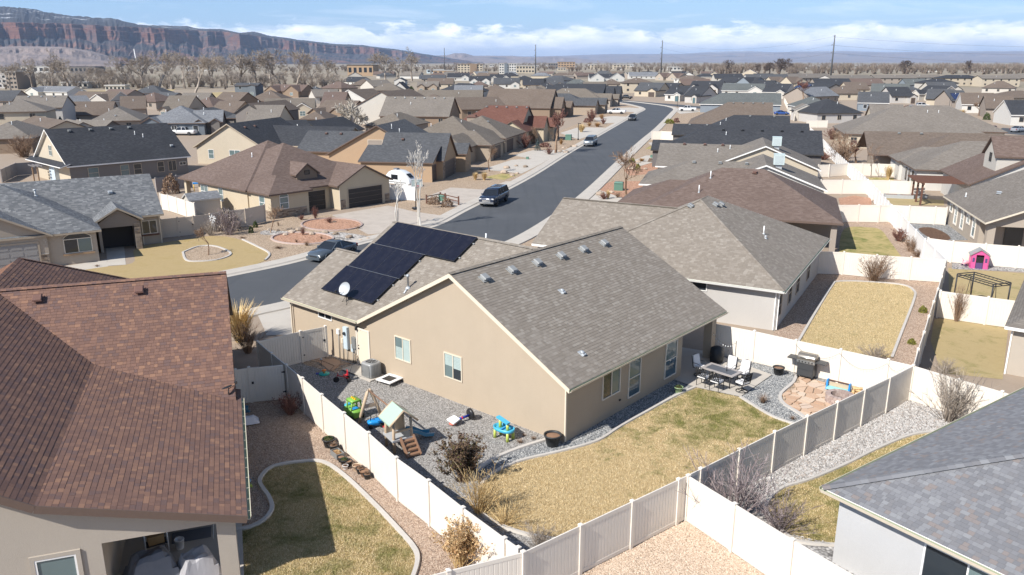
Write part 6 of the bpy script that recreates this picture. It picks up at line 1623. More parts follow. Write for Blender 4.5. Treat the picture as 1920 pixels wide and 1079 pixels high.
for i,(u,v,w0,h0,lb_) in enumerate(((565,413,12,8,'red-brown tuft in the upper red island, left'),(592,412,12,20,'tall red-brown tuft behind the upper red island'),(617,418,15,9,'brown tuft in the upper red island, right'),(568,441,10,12,'brown tuft in the lower red island'),(556,455,12,9,'greenish tuft before the lower red island'),(575,461,18,12,'wide twiggy tuft behind the slate car'),(603,448,10,8,'brown tuft right of the lower red island'),(522,466,28,6,'flat brown ground shrub left of the slate car'),(672,429,14,7,'brown tuft on the gravel by the driveway'),(652,433,8,4,'tiny brown tuft by the driveway'),(455,447,18,4,'flat brown shrub on the lawn edge'),(128,504,12,4,'small tan tuft by the front walk'),(182,500,14,4,'small brown tuft before the arched window'))): S_('redtwig' if i < 4 else 'brown',lb_,u,v,w0,h0,'tufts in the gravel front yard')
for i,(u,v,w0,h0,kd,lb_) in enumerate(((814,383,24,15,'orangemound','rusty shrub by the low rail fence, left'),(838,388,24,16,'orangemound','rusty shrub by the low rail fence, right'),(891,338,12,16,'gold','straw clump by the stone bed, left'),(908,338,13,17,'gold','straw clump by the stone bed, right'),(871,322,10,16,'orange','dry grass at the grey garage corner'),(985,278,24,22,'redtwig','brown bush at the tan gable corner'),(1000,270,20,26,'twig','brown shrub left of the blue spruce'),(1030,290,16,11,'redtwig','red-brown round bush below the spruce'),(1022,276,22,8,'redmound','reddish low bush behind the spruce'),(1052,271,12,12,'orange','golden grass by the green box'),(1090,248,16,16,'gold','golden grass at the driveway, left'),(1105,237,12,8,'orange','round golden grass at the driveway'),(1120,238,17,9,'orange','wide golden grass clump'),(1131,233,12,9,'redtwig','brown round shrub by the kerb'),(1109,228,20,18,'redtwig','brown bushes before the taupe garage'),(1128,223,14,10,'orange','pinkish dry grass by the white pickup'),(1101,230,14,8,'redmound','dark red low shrub by the charcoal house'),
     (1140,373,10,18,'gold','golden upright grass on the right kerb bed'),(1132,374,20,10,'redtwig','reddish tuft in the red gravel bed'),(1158,371,14,9,'twig','brown tuft in the red gravel bed'),(1185,305,12,8,'mound','green tuft by the right kerb'),(1203,303,16,7,'orange','orange tuft on the right red bed'),(1220,304,12,7,'orangemound','rusty tuft on the right red bed'),(1196,320,10,12,'mound','yellow-green upright plant on the right red bed'),(1255,232,18,8,'mound','yellow-green hedge by the right kerb'),(1268,230,12,8,'redmound','brown hedge beside the yellow-green one'),(1850,225,11,11,'green','round dark green bush by the right driveway'),(1890,228,18,14,'twig','brown bushes at the right driveway'),(1802,218,14,12,'gold','golden grass before the white side gable'),(1700,205,14,6,'redmound','brown low shrubs right of the white car'),(1665,337,14,26,'gold','tall straw-coloured grass against the far cream fence'),(1458,200,10,6,'green','green bush behind the fence gap'),(770,172,14,9,'green','green bush at the porch of the distant hip house'),(1560,262,24,16,'redtwig','reddish dry bushes before the cream wall'),(1580,306,50,34,'twig','brown dry thicket along the pale fence'),(1545,300,26,10,'redtwig','dark twigs at the foot of the black roof'),(1640,380,10,6,'gold','dry stalk behind the pale stepped fence'))): S_(kd,lb_,u,v,w0,h0,'garden clumps along the street')
# blue spruces
def spruce_mesh(seed):
    rr = random.Random(seed); P = []
    for i in range(2600):
        h = rr.random() ** .8; a = rr.uniform(0,2 * math.pi); lay = .5 + .5 * math.sin(h * 44 + 2 * math.sin(a * 5)); rad = (1 - h) * .36 * (.55 + .45 * lay) * rr.uniform(.55,1.0) ** .5; P.append(Vector((math.cos(a) * rad,math.sin(a) * rad,h * .98 + .02)))
    return leaf_mesh(P,rr,.022,'needle_blue')
SPM = spruce_mesh(5)
for u,v0,v1,lb_,sx in ((1008,283,261,'small blue spruce in the front gravel yard',1.0),(117,250,219,'blue spruce crown rising behind the long black roof',1.5)):
    g,H = px_h(u,v0,v1); o = empty('blue_spruce',(g.x,g.y,0),0,lb_,'tree','spruces'); q = link('crown',SPM,o); q.scale = (H * sx,H * sx,H); t_ = MB(); t_.lathe([(.06,0),(.04,1.5)],n=6); t_.obj('trunk','twig_dark',o)
# far wood and scrub: nobody could count it
def wood(name,label,spots,mat,n=26):
    rr = random.Random(len(spots)); S = []
    for (x,y,H,Wd) in spots:
        for i in range(n):
            a = rr.uniform(0,2 * math.pi); t_ = rr.uniform(.1,1); rv = rr.random(); b_ = Vector((x + rr.gauss(0,Wd * .1),y,0))
            p1 = Vector((x + math.cos(a) * Wd * t_ * .25,y + math.sin(a) * Wd * .25,H * rr.uniform(.3,.6))); p2 = Vector((x + math.cos(a) * Wd * t_ * .5,y + math.sin(a) * Wd * .5,H * rr.uniform(.6,1.0)))
            r = H * .016
            S.append((b_,p1,r * 1.5,r,rv)); S.append((p1,p2,r,r * .5,rv))
            for k in range(3): S.append((p1.lerp(p2,rr.random()),p2 + Vector((rr.gauss(0,Wd * .14),rr.gauss(0,Wd * .14),rr.uniform(-.25,.1) * H)),r * .7,r * .35,rr.random()))
    return tag(link(name,twig_mesh(name,S,mat)),label,'wood',None,'stuff')
def spots_px(n,u0,u1,va,vb,hmin,hmax,seed):
    rr = random.Random(seed); out = []
    for i in range(n):
        g = G(rr.uniform(u0,u1),rr.uniform(va,vb)); H = rr.uniform(hmin,hmax); out.append((g.x,g.y,H,H * rr.uniform(.8,1.4)))
    return out
wood('far_wood','brown leafless wood lining the right horizon',spots_px(420,1280,1990,127,140,7,14,3),'wood_far')
wood('far_wood','brown leafless wood along the centre horizon',spots_px(230,640,1300,125,136,5,10,4),'wood_far')
wood('brush','grey leafless brush between the cottonwoods',spots_px(330,-60,640,146,168,4,8,5),'twig_grey',22)
wood('far_wood','distant grey-brown valley trees before the mesa',spots_px(260,-80,900,123,140,5,9,6),'wood_far',20)
wood('far_wood','thin far tree line on the horizon',spots_px(420,850,2000,121,126,8,15,8),'wood_far',14)
# ------------------------------------------------------------------ vehicles
def loft(mb,secs,mi=0,closed=True):
    """secs: list of rings (same count)"""
    n = len(secs[0]); base = len(mb.v)
    for r in secs: mb.v.extend(tuple(p) for p in r)
    for i in range(len(secs) - 1):
        for k in range(n):
            j = (k + 1) % n
            mb.idx((base + i * n + k,base + i * n + j,base + (i + 1) * n + j,base + (i + 1) * n + k),mi,True)
    mb.idx([base + k for k in reversed(range(n))],mi); mb.idx([base + (len(secs) - 1) * n + k for k in range(n)],mi)
def ring(x,w_,zb,zt,sh=.16,tw=.9):
    return [(x,-w_ * .86,zb),(x,-w_,zb + .12),(x,-w_,zt - sh),(x,-w_ * .97,zt - sh * .35),(x,-w_ * tw,zt),(x,w_ * tw,zt),(x,w_ * .97,zt - sh * .35),(x,w_,zt - sh),(x,w_,zb + .12),(x,w_ * .86,zb)]
def wheel_meshes():
    t_ = MB(); t_.lathe([(.20,-.11),(.33,-.11),(.36,-.06),(.36,.06),(.33,.11),(.20,.11)],n=18)
    r = MB(); r.lathe([(.0,.07),(.06,.095),(.075,.07),(.19,.09),(.225,.112),(.23,.10),(.0,.06)],n=18)
    for k in range(5): a = 2 * math.pi * k / 5; r.bar((.04 * math.cos(a),.04 * math.sin(a),.085),(.2 * math.cos(a),.2 * math.sin(a),.098),.05,.03)
    r.lathe([(.0,-.07),(.22,-.10),(.0,-.06)],n=14)
    return t_.mesh('tyre','rubber'),r.mesh('rim','rim')
TY,RM = wheel_meshes()
CARS = {}
def car_meshes(kind,paint_):
    if (kind,paint_) in CARS: return CARS[kind,paint_]
    P = {}
    if kind == 'sedan':
        S = [(-2.34,.62,.38,.62),(-2.25,.78,.24,.74),(-1.75,.90,.20,.86),(-.85,.92,.19,.95),(.1,.92,.19,.97),(1.1,.92,.19,.99),(1.75,.90,.22,1.02),(2.2,.80,.28,.98),(2.34,.66,.42,.90)]
        prof = [(-.95,.94),(-.15,1.40),(.25,1.44),(.75,1.42),(1.72,1.02)]; wz = 1.38; xs = (-1.42,1.40); sc = 1.0
    elif kind == 'suv':
        S = [(-2.4,.72,.42,.72),(-2.32,.86,.28,.92),(-1.9,.94,.25,1.02),(-1.0,.96,.24,1.08),(.5,.96,.24,1.08),(1.8,.96,.26,1.08),(2.3,.9,.32,1.05),(2.4,.8,.45,.95)]
        prof = [(-1.05,1.06),(-.45,1.66),(.2,1.76),(1.9,1.72),(2.33,1.06)]; xs = (-1.5,1.45); sc = 1.1
    else:       # pickups
        S = [(-2.95,.80,.52,.85),(-2.88,.93,.36,1.12),(-2.3,.99,.34,1.20),(-1.55,1.0,.34,1.22),(0,1.0,.34,1.22),(.95,1.0,.34,1.22),(2.6,1.0,.36,1.22),(2.9,.98,.40,1.2),(2.95,.92,.5,1.12)]
        prof = [(-1.55,1.2),(-.95,1.78),(-.4,1.88),(.75,1.86),(1.0,1.2)]; xs = (-1.85,1.75); sc = 1.22
        if kind == 'camper': prof = [(-1.55,1.2),(-.95,1.78),(-.4,1.88),(2.6,1.88),(2.86,1.2)]
    mb = MB(); loft(mb,[ring(*s) for s in S])
    # wheel-arch lips
    for x in xs:
        for s in (-1,1):
            wy = S[3][1]; pts = [(x + .46 * sc * math.cos(a),s * (wy + .004),.36 * sc + .44 * sc * math.sin(a)) for a in [math.pi * k / 8 for k in range(9)]]
            mb.tube(pts,.035,4,0)
    if kind == 'pickup':     # open bed
        mb.box2((1.06,-.84,.75),(2.86,.84,.752),1)
    P['body'] = mb.mesh('body',[paint_,'metal_dark'])
    wb,wt = S[3][1] * .93,S[3][1] * .72
    zb,ztop = prof[0][1],max(p[1] for p in prof)
    def wy(z): return wb + (wt - wb) * (z - zb) / (ztop - zb)
    g = MB(); n = len(prof)
    L_ = [(x,-wy(z),z) for x,z in prof]; R_ = [(x,wy(z),z) for x,z in prof]
    g.face([(x,y - .0,z) for x,y,z in L_][::-1]); g.face(R_)
    for i in range(n - 1): g.face([L_[i],L_[i + 1],R_[i + 1],R_[i]][::-1])
    P['windows'] = g.mesh('windows','car_glass')
    r = MB(); roofp = [p for p in prof if p[1] > ztop - .14]
    x0,x1 = roofp[0][0],roofp[-1][0]
    loft(r,[[(x,-wy(z) * 1.015,z - .06),(x,-wy(z) * .98,z + .012),(x,0,z + .035),(x,wy(z) * .98,z + .012),(x,wy(z) * 1.015,z - .06)] for x,z in roofp])
    for s,Q in ((-1,L_),(1,R_)):
        for a,b_ in ((0,1),(n - 2,n - 1)): r.bar(Vector(Q[a]) + Vector((0,s * .012,0)),Vector(Q[b_]) + Vector((0,s * .012,0)),.08,.05)
        xm = (x0 + x1) / 2 if kind in ('sedan','suv') else (-.05 if kind != 'camper' else .95)
        for q in ([xm] if kind != 'camper' else [-.1,.85]): r.bar((q,s * (wy(zb) + .012),zb),(q,s * (wy(ztop - .05) + .012),ztop - .04),.09,.04)
    if kind == 'camper':
        r.box2((.98,-.86,1.2),(2.8,.86,1.34)); r.box2((1.02,-wt - .02,1.66),(2.62,wt + .02,1.9))
    P['roof'] = r.mesh('roof',paint_)
    f = S[1][0] - .06; z = (S[1][2] + S[1][3]) / 2
    gr = MB(); gr.box2((S[0][0] - .03,-S[0][1] * .62,z - .14),(S[0][0] + .12,S[0][1] * .62,z + .12)); P['grille'] = gr.mesh('grille','chrome' if kind == 'camper' or kind == 'pickup' else 'metal_dark')
    hl = MB(); hl.box((0,0,0),(.14,.28,.15),taper=.85); P['headlight'] = hl.mesh('headlight','lamp_glass'); tl_ = MB(); tl_.box((0,0,0),(.08,.16,.3)); P['taillight'] = tl_.mesh('taillight','tail')
    bm = MB(); bm.box2((S[0][0] - .08,-S[1][1] * .96,S[0][2] - .1),(S[0][0] + .2,S[1][1] * .96,S[0][2] + .12)); P['bumper'] = bm.mesh('bumper','chrome' if kind in ('camper','pickup') else paint_)
    mi_ = MB(); mi_.box((0,0,0),(.12,.2,.15),taper=.8); P['mirror'] = mi_.mesh('mirror',paint_)
    P['info'] = (S,xs,sc,prof); CARS[kind,paint_] = P; return P
def car(label,kind,paint_,pos,brg,group='parked vehicles',cat='car',name='parked_car'):
    """brg: bearing the bonnet points to"""
    P = car_meshes(kind,paint_); S,xs,sc,prof = P['info']
    o = empty(name,(pos[0],pos[1],0.012),math.pi / 2 - R(brg) + math.pi,label,cat,group)    # bonnet at local -x
    for nm in ('body','windows','roof','grille','bumper'): link(nm,P[nm],o)
    for s in (-1,1):
        link('headlight',P['headlight'],o,(S[1][0] + .02,s * S[1][1] * .80,S[1][3] - .15)); link('taillight',P['taillight'],o,(S[-1][0] - .02,s * S[-2][1] * .88,S[-2][3] - .2))
        link('mirror',P['mirror'],o,(prof[0][0] + .25,s * (S[3][1] + .08),prof[0][1] + .06))
        for x in xs:
            w0 = empty('wheel',(x,s * (S[3][1] - .09),.36 * sc),0,parent=o); w0.rotation_euler = (R(-90) * s,0,0); w0.scale = (sc,sc,sc)
            link('tyre',TY,w0); link('rim',RM,w0)
    return o
def kerb_spot(path,px,off):
    """stand next to a kerb: nearest path point, offset towards the carriageway, with the street's bearing"""
    g = G(*px); i = min(range(1,len(path) - 1),key=lambda k: (path[k] - g).length); t_ = (path[i + 1] - path[i - 1]).normalized(); nr = Vector((t_.y,-t_.x))
    p = path[i] + t_ * (g - path[i]).dot(t_) + nr * off; return p,math.degrees(math.atan2(t_.x,t_.y))
p,b0 = kerb_spot(KL,(606,480),1.25); car('slate-grey sedan parked at the kerb above the solar roof','sedan','car_slate',p,b0 + 180)
p,b0 = kerb_spot(KL,(914,381),1.35); car('dark navy pickup with a camper top parked facing the viewer','camper','car_navy',p,b0 + 180,cat='pickup',name='pickup_truck')
p,b0 = kerb_spot(KL,(1096,273),1.35); car('silver-blue pickup with a pale roof parked by the green box','camper','car_silverblue',p,b0 + 180,cat='pickup',name='pickup_truck')
p,b0 = kerb_spot(KL,(1178,226),1.6); car('black sports utility vehicle parked farther up the street','suv','car_black',p,b0 + 180)
car('white pickup standing side on in a left driveway','pickup','car_white',G(1156,214),288,cat='pickup',name='pickup_truck'); car('dark pickup side on where the street bends','pickup','car_black',G(1174,186),290,cat='pickup',name='pickup_truck')
car('white pickup side on right of the street bend','pickup','car_white',G(1289,209),285,cat='pickup',name='pickup_truck'); car('white sports utility vehicle side on by the grey garages at right','suv','car_white',G(1730,202),100)
car('blue car nose on below the white vehicle at right','sedan','car_blue',G(1709,205),195); car('dark red car parked at the right edge street','sedan','car_red',G(1859,247),20); car('silver car at the right edge street','sedan','car_silver',G(1909,248),60)
car('white pickup behind the white-gabled black roof','pickup','car_white',G(507,233),275,cat='pickup',name='pickup_truck'); car('white pickup beyond the long black roof','pickup','car_white',G(345,254),275,cat='pickup',name='pickup_truck'); car('dark blue car in the open porch of the distant hip house','sedan','car_navy',G(736,179),280); car('tiny blue car under the garden cover behind the fence gap','sedan','car_blue',G(1465,216),105)
# teardrop camper
def teardrop():
    g = G(752,350); o = empty('teardrop_trailer',(g.x,g.y,0),R(-35),'white teardrop camping trailer behind the garage gable','trailer'); o.scale = (.8,.8,.8)
    def prof(k):     # side outline
        return [(-2.6,.55),(-2.75,1.1),(-2.5,1.9),(-1.8,2.55),(-.8,2.85),(.4,2.75),(1.6,2.3),(2.5,1.6),(2.9,.9),(2.8,.55)]
    Pf = prof(0); mb = MB(); secs = []
    for y,s in ((-1.05,.9),(-1.0,.97),(-.8,1.0),(.8,1.0),(1.0,.97),(1.05,.9)): secs.append([(x * s,y,.55 + (z - .55) * s) for x,z in Pf])
    loft(mb,secs); mb.obj('body','trailer_white',o)
    w0 = MB(); w0.face([(1.72,-.55,2.33),(1.72,.55,2.33),(2.5,.55,1.72),(2.5,-.55,1.72)]); w0.obj('window','car_glass',o)
    w1 = MB(); w1.box2((-1.2,-1.075,1.3),(.3,-1.05,2.1)); w1.obj('side_window','car_glass',o); st = MB(); st.box2((-2.2,-1.08,.8),(2.2,-1.052,.95)); st.obj('stripe','metal_grey',o)
    v0 = MB(); v0.box((-.9,0,2.95),(.9,.7,.22),taper=.85); v0.obj('roof_unit','tarp',o)
    tn = MB(); tn.bar((2.6,.4,.5),(3.9,0,.5),.08); tn.bar((2.6,-.4,.5),(3.9,0,.5),.08); tn.bar((3.8,0,.5),(3.8,0,0),.06); tn.obj('hitch','metal_dark',o)
    for s in (-1,1):
        q = empty('wheel',(0,s * 1.0,.36),0,parent=o); q.rotation_euler = (R(-90) * s,0,0); link('tyre',TY,q); link('rim',RM,q)
teardrop()
# ------------------------------------------------------------------ things in the yards
def at(u,v,z=0.0): g = G(u,v); return (g.x,g.y,z)
# playset: A-frame, beam, tower with slide and steps
A0 = Vector((-6.67,34.46)); T0 = Vector((-4.95,31.75)); bd = (T0 - A0); rz = math.atan2(bd.y,bd.x)
ps = empty('swing_playset',(T0.x,T0.y,0),rz,'beige plastic swing playset with a mint-roofed tower and blue slide','playset')
D_ = bd.length; bx = -D_
for s in (-1,1):
    m_ = MB(); m_.tube([(bx,s * .58,0),(bx,s * .36,.72),(bx,s * .10,1.45),(bx,0,1.58)],[.075,.08,.085,.075],8); m_.obj('leg','pl_beige',ps)
m_ = MB(); m_.bar((bx,-.34,.78),(bx,.34,.78),.1,.16); m_.obj('cross_brace','pl_beige',ps)
m_ = MB(); m_.tube([(bx,0,1.52),(0,0,1.62)],.04,8); m_.obj('beam','pl_brown',ps)
for x in (bx * .72,bx * .42):
    for dx in (-.16,.16):
        m_ = MB(); m_.tube([(x + dx,0,1.53),(x + dx,0,.42)],.009,4); m_.obj('chain','metal_dark',ps)
    m_ = MB(); m_.box((x,0,.40),(.40,.2,.04)); m_.obj('swing_seat','pl_blue' if x < bx * .6 else 'pl_red',ps)
for sx_ in (-.42,.42):
    for sy_ in (-.42,.42):
        m_ = MB(); m_.tube([(sx_,sy_,0),(sx_,sy_,.75),(sx_ * .95,sy_ * .95,1.5)],[.075,.07,.065],6); m_.obj('post','pl_beige',ps)
m_ = MB(); m_.box2((-.52,-.52,.55),(.52,.52,.64)); m_.obj('platform','pl_greypl',ps)
for y in (-.45,.45):
    m_ = MB(); m_.box2((-.42,y - .03,.95),(.42,y + .03,1.03)); m_.obj('guard_rail','pl_beige',ps)
for s in (-1,1):
    m_ = MB(); q = [(s * .66,-.62,1.42),(s * .66,.62,1.42),(0,.62,1.98),(0,-.62,1.98)]
    q = q if s > 0 else q[::-1]; add_slab(m_,q,.06,0); m_.obj('roof_panel','pl_mint',ps)
for y in (-.6,.6):
    m_ = MB(); m_.tube([(-.66,y,1.38),(0,y,1.96),(.66,y,1.38)],.05,6); m_.obj('gable_trim','pl_beige',ps)
m_ = MB(); m_.box2((-.38,.38,.66),(.38,.42,1.4)); m_.obj('tower_wall','pl_beige',ps)
m_ = MB(); P_ = [(.5,.1,.62),(.85,.15,.5),(1.3,.2,.2),(1.7,.22,.12)]
for i in range(3):
    a,b_ = Vector(P_[i]),Vector(P_[i + 1])
    m_.face([a + Vector((0,-.22,0)),b_ + Vector((0,-.22,0)),b_ + Vector((0,.22,0)),a + Vector((0,.22,0))])
    for s in (-1,1): m_.bar(a + Vector((0,s * .23,.06)),b_ + Vector((0,s * .23,.06)),.05,.14)
m_.obj('slide','pl_slide',ps)
for k in range(4):
    m_ = MB(); m_.box((.15,-.62 - .17 * (3 - k),.13 + k * .14),(.56,.18,.07)); m_.obj('step','pl_brown',ps)
for x in (-.15,.45):
    m_ = MB(); m_.bar((x,-1.22,.06),(x,-.5,.68),.06,.2); m_.obj('step_side','pl_brown',ps)
for q in ps.children:
    if q.name.split('.')[0] in ('roof_panel','gable_trim','tower_wall','slide','step','step_side','guard_rail'): q.rotation_euler = (0,0,R(90))
# ride-on toy car (green roof)
def toycar():
    o = empty('toy_car',at(663,782),R(-50),'green and blue ride-on toy car behind the fence','toy car')
    m_ = MB(); loft(m_,[ring(x,w_,.14,z,.1,.8) for x,w_,z in ((-.5,.22,.4),(-.38,.3,.5),(0,.31,.46),(.35,.3,.52),(.5,.24,.4))]); m_.obj('body','pl_green',o)
    for sx_ in (-.1,.34):
        for s in (-1,1): m_ = MB(); m_.tube([(sx_,s * .27,.45),(sx_,s * .22,.9)],.04,6); m_.obj('pillar','pl_green',o)
    m_ = MB(); loft(m_,[[(x,-.26,.88),(x,-.22,.97),(x,.22,.97),(x,.26,.88)] for x in (-.18,.1,.42)]); m_.obj('roof','pl_green',o)
    for k in range(3): m_ = MB(); m_.box((-.05 + k * .15,0,1.01),(.09,.1,.09),taper=.4); m_.obj('spike','pl_yellow',o)
    m_ = MB(); m_.box((-.42,0,.5),(.2,.4,.12),taper=.8); m_.obj('bonnet','pl_sky',o); m_ = MB(); m_.box((.18,0,.42),(.26,.34,.2)); m_.obj('seat','pl_blue',o)
    for x in (-.33,.33):
        for s in (-1,1): m_ = MB(); m_.tube([(x,s * .26,.13),(x,s * .34,.13)],.13,12); m_.obj('wheel','rubber',o)
toycar()
def blue_toy():
    o = empty('ride_on_toy',at(705,800),R(20),'blue ride-on toy with black wheels under the swings','toy')
    m_ = MB(); loft(m_,[ring(x,w_,.12,z,.08,.8) for x,w_,z in ((-.38,.14,.3),(-.2,.2,.36),(.15,.2,.30),(.38,.15,.34))]); m_.obj('body','pl_blue',o)
    m_ = MB(); m_.tube([(-.25,0,.34),(-.22,0,.55)],.025,6); m_.tube([(-.22,-.16,.55),(-.22,.16,.55)],.022,6); m_.obj('handlebar','pl_black',o)
    for x in (-.26,.26):
        for s in (-1,1): m_ = MB(); m_.tube([(x,s * .16,.11),(x,s * .24,.11)],.11,12); m_.obj('wheel','rubber',o)
blue_toy()
def tricycle():
    o = empty('tricycle',at(643,716),R(200),'red tricycle with a push handle on the shaded gravel','tricycle')
    def whl(x,y,r):
        q = empty('wheel',(x,y,r),0,parent=o); a = MB(); a.lathe([(r * .72,-.02),(r,-.022),(r,.022),(r * .72,.02)],n=16); t_ = a.obj('tyre','rubber',q,rot=(R(90),0,0)); a = MB(); a.lathe([(0,-.015),(r * .7,-.01),(r * .7,.01),(0,.015)],n=16); a.obj('rim','pl_white',q,rot=(R(90),0,0))
    whl(.34,0,.16); whl(-.30,-.2,.11); whl(-.30,.2,.11)
    m_ = MB(); m_.tube([(.34,0,.2),(.26,0,.42),(.2,0,.55)],.022,6); m_.tube([(.26,0,.38),(0,0,.30),(-.30,0,.14)],.028,6); m_.tube([(-.3,-.2,.12),(-.3,.2,.12)],.018,6); m_.obj('frame','pl_red',o)
    m_ = MB(); m_.tube([(.2,-.18,.55),(.22,0,.55),(.2,.18,.55)],.016,6); m_.obj('handlebar','steel',o); m_ = MB(); m_.box((-.14,0,.36),(.22,.22,.05)); m_.box((-.26,0,.48),(.05,.24,.24)); m_.obj('seat','pl_red',o)
    m_ = MB(); m_.tube([(-.3,0,.25),(-.55,0,.9)],.012,5); m_.tube([(-.55,-.12,.9),(-.55,.12,.9)],.012,5); m_.obj('push_handle','metal_dark',o)
tricycle()
def spin_toy():
    o = empty('garden_toy',at(608,703),0,'teal disc toy with an orange knob on the shaded gravel','toy'); m_ = MB(); m_.lathe([(.26,.02),(.29,.05),(.27,.09),(.05,.1)],n=18); m_.obj('disc','pl_teal',o); m_ = MB(); m_.lathe([(.05,.1),(.04,.2),(.12,.22),(.12,.28),(.02,.3)],n=12); m_.obj('knob','pl_orange',o); m_ = MB(); m_.box((-.32,.1,.03),(.3,.14,.05)); m_.obj('foot','pl_navy',o)
    o = empty('path_light',at(603,688),0,'small solar path light on the flagstones by the gate','lamp'); m_ = MB(); m_.tube([(0,0,0),(0,0,.42)],.012,5); m_.obj('stake','metal_dark',o); m_ = MB(); m_.lathe([(.07,.42),(.075,.47),(.02,.5)],n=10); m_.obj('head','metal_galv',o)
spin_toy()
def hoop_toy():
    o = empty('toy_basketball_hoop',at(866,792),R(35),'toy basketball hoop tipped over beside the wall','toy')
    m_ = MB(); m_.tube([(-.35,0,.18),(.45,0,.25)],.06,10); m_.obj('pole','pl_navy',o); m_ = MB(); m_.tube([(-.02,0,.215),(.05,0,.22)],.068,10); m_.obj('collar','pl_red',o)
    m_ = MB(); m_.lathe([(.0,-.1),(.24,-.1),(.29,-.03),(.27,.05),(.1,.1)],n=18); m_.obj('base','pl_black',o,(.5,0,.3),rot=(0,R(82),0))
    m_ = MB(); m_.box((0,0,0),(.06,.62,.42),taper=.85); m_.obj('backboard','pl_white',o,(-.45,0,.25),rot=(0,R(70),0)); m_ = MB(); m_.tube([(-.5 + .16 * math.cos(a),.16 * math.sin(a),.07) for a in [2 * math.pi * k / 12 for k in range(13)]],.02,5); m_.lathe([(.1,0),(.15,.14)],(-.5,0,.0),12); m_.obj('rim','pl_coral',o)
hoop_toy()
def water_table():
    o = empty('water_table',at(945,822),R(-38),'blue and lime toy water table on the gravel','toy table')
    for x in (-.36,.36):
        for y in (-.2,.2): m_ = MB(); m_.lathe([(.075,0),(.06,.42)],(x,y,0),8); m_.obj('leg','pl_lime',o)
    m_ = MB(); n = 24
    def sup(r,s): return [(r * (.52 + .0) * math.cos(a) * (1 + .0),r * .36 * math.sin(a) * (1 - .16 * math.cos(a) ** 4 * 0 + .12 * math.cos(2 * a)),s) for a in [2 * math.pi * k / n for k in range(n)]]
    loft(m_,[sup(.85,.38),sup(1.0,.42),sup(1.04,.56),sup(.96,.56),sup(.92,.46)]); m_.obj('basin','pl_sky',o)
    m_ = MB(); m_.lathe([(.08,.45),(.065,.86)],(-.25,.05,0),8); m_.obj('tower','pl_lime',o); m_ = MB(); m_.lathe([(.075,.45),(.06,.74)],(.22,-.02,0),8); m_.obj('tower','pl_lime',o)
    m_ = MB(); m_.bar((-.42,.08,.92),(.28,-.02,.80),.2,.08); m_.obj('flume','pl_sky',o); m_ = MB(); m_.bar((0,-.3,.5),(0,.3,.5),.05,.06); m_.obj('divider','pl_blue',o)
water_table()
def ac_unit():
    b_ = MF.rz; o = empty('air_conditioner',at(697,707),b_,'grey outdoor air conditioner beside the tan wall','air conditioner')
    m_ = MB(); m_.box((0,0,.04),(1.1,1.1,.08)); m_.obj('pad','concrete',o)
    m_ = MB(); n = 24
    def sq(r,z): return [(r * math.copysign(abs(math.cos(a)) ** .35,math.cos(a)),r * math.copysign(abs(math.sin(a)) ** .35,math.sin(a)),z) for a in [2 * math.pi * (k + .5) / n for k in range(n)]]
    loft(m_,[sq(.40,.09),sq(.41,.12),sq(.41,.82),sq(.38,.88)]); m_.obj('cabinet','ac_grey',o)
    for s in range(4):
        a = s * math.pi / 2
        for k in range(7):
            m_ = MB(); t_ = -.3 + k * .1; x,y = .418,t_; m_.box((x * math.cos(a) - y * math.sin(a),x * math.sin(a) + y * math.cos(a),.47),(.014,.03,.66),rz=a); m_.obj('fin','metal_grey',o)
    m_ = MB(); m_.lathe([(.31,.885),(.33,.91),(.29,.91),(.28,.89)],n=20,cap=False); m_.lathe([(0,.886),(.29,.886)],n=20,cap=False,mi=1); m_.obj('fan_shroud',['ac_grey','metal_dark'],o)
    for k in range(6): a = k * math.pi / 3; m_ = MB(); m_.bar((.05 * math.cos(a),.05 * math.sin(a),.905),(.3 * math.cos(a),.3 * math.sin(a),.905),.02,.012); m_.obj('guard_wire','ac_grey',o)
    o = empty('mini_trampoline',at(731,718),b_ + .1,'square white-edged mini trampoline on the gravel','trampoline'); m_ = MB()
    for q in ((-.42,0,.2,1.04),(.42,0,.2,1.04)): m_.box((q[0],q[1],.23),(q[2],q[3],.05))
    m_.box((0,-.42,.23),(.64,.2,.05)); m_.box((0,.42,.23),(.64,.2,.05)); m_.obj('pad','pl_white',o); m_ = MB(); m_.box((0,0,.215),(.66,.66,.02)); m_.obj('mat','pl_black',o)
    for x in (-.45,.45):
        for y in (-.45,.45): m_ = MB(); m_.tube([(x,y,0),(x,y,.22)],.025,6); m_.obj('leg','metal_dark',o)
ac_unit()
# meters and boxes on the garage wall (wall plane x = 0.08 of the tan house, facing out along -x)
def wallbox(label,y,z,wd,ht,d,mat,extra=None,name='utility_box'):
    p = MF.w(.08 - .002,y); o = empty(name,(p.x,p.y,0),MF.rz,label,'utility box','meters and boxes on the garage wall')
    m_ = MB(); m_.box2((-d,-wd / 2,z),(0,wd / 2,z + ht)); m_.obj('cabinet',mat,o); m_ = MB(); m_.box2((-d - .012,-wd / 2 + .03,z + .03),(-d - .001,wd / 2 - .03,z + ht - .03)); m_.obj('cover',mat,o)
    m_ = MB(); m_.tube([(-d / 2,0,0),(-d / 2,0,z)],.02,6); m_.obj('conduit','metal_grey',o)
    if extra: extra(o,d,z)
def meter(o,d,z): m_ = MB(); m_.lathe([(.0,0),(.09,0),(.09,.1),(.06,.13),(0,.13)],n=14); m_.obj('meter_dial','glass',o,(-d - .01,0,z + .95),rot=(0,R(-90),0))
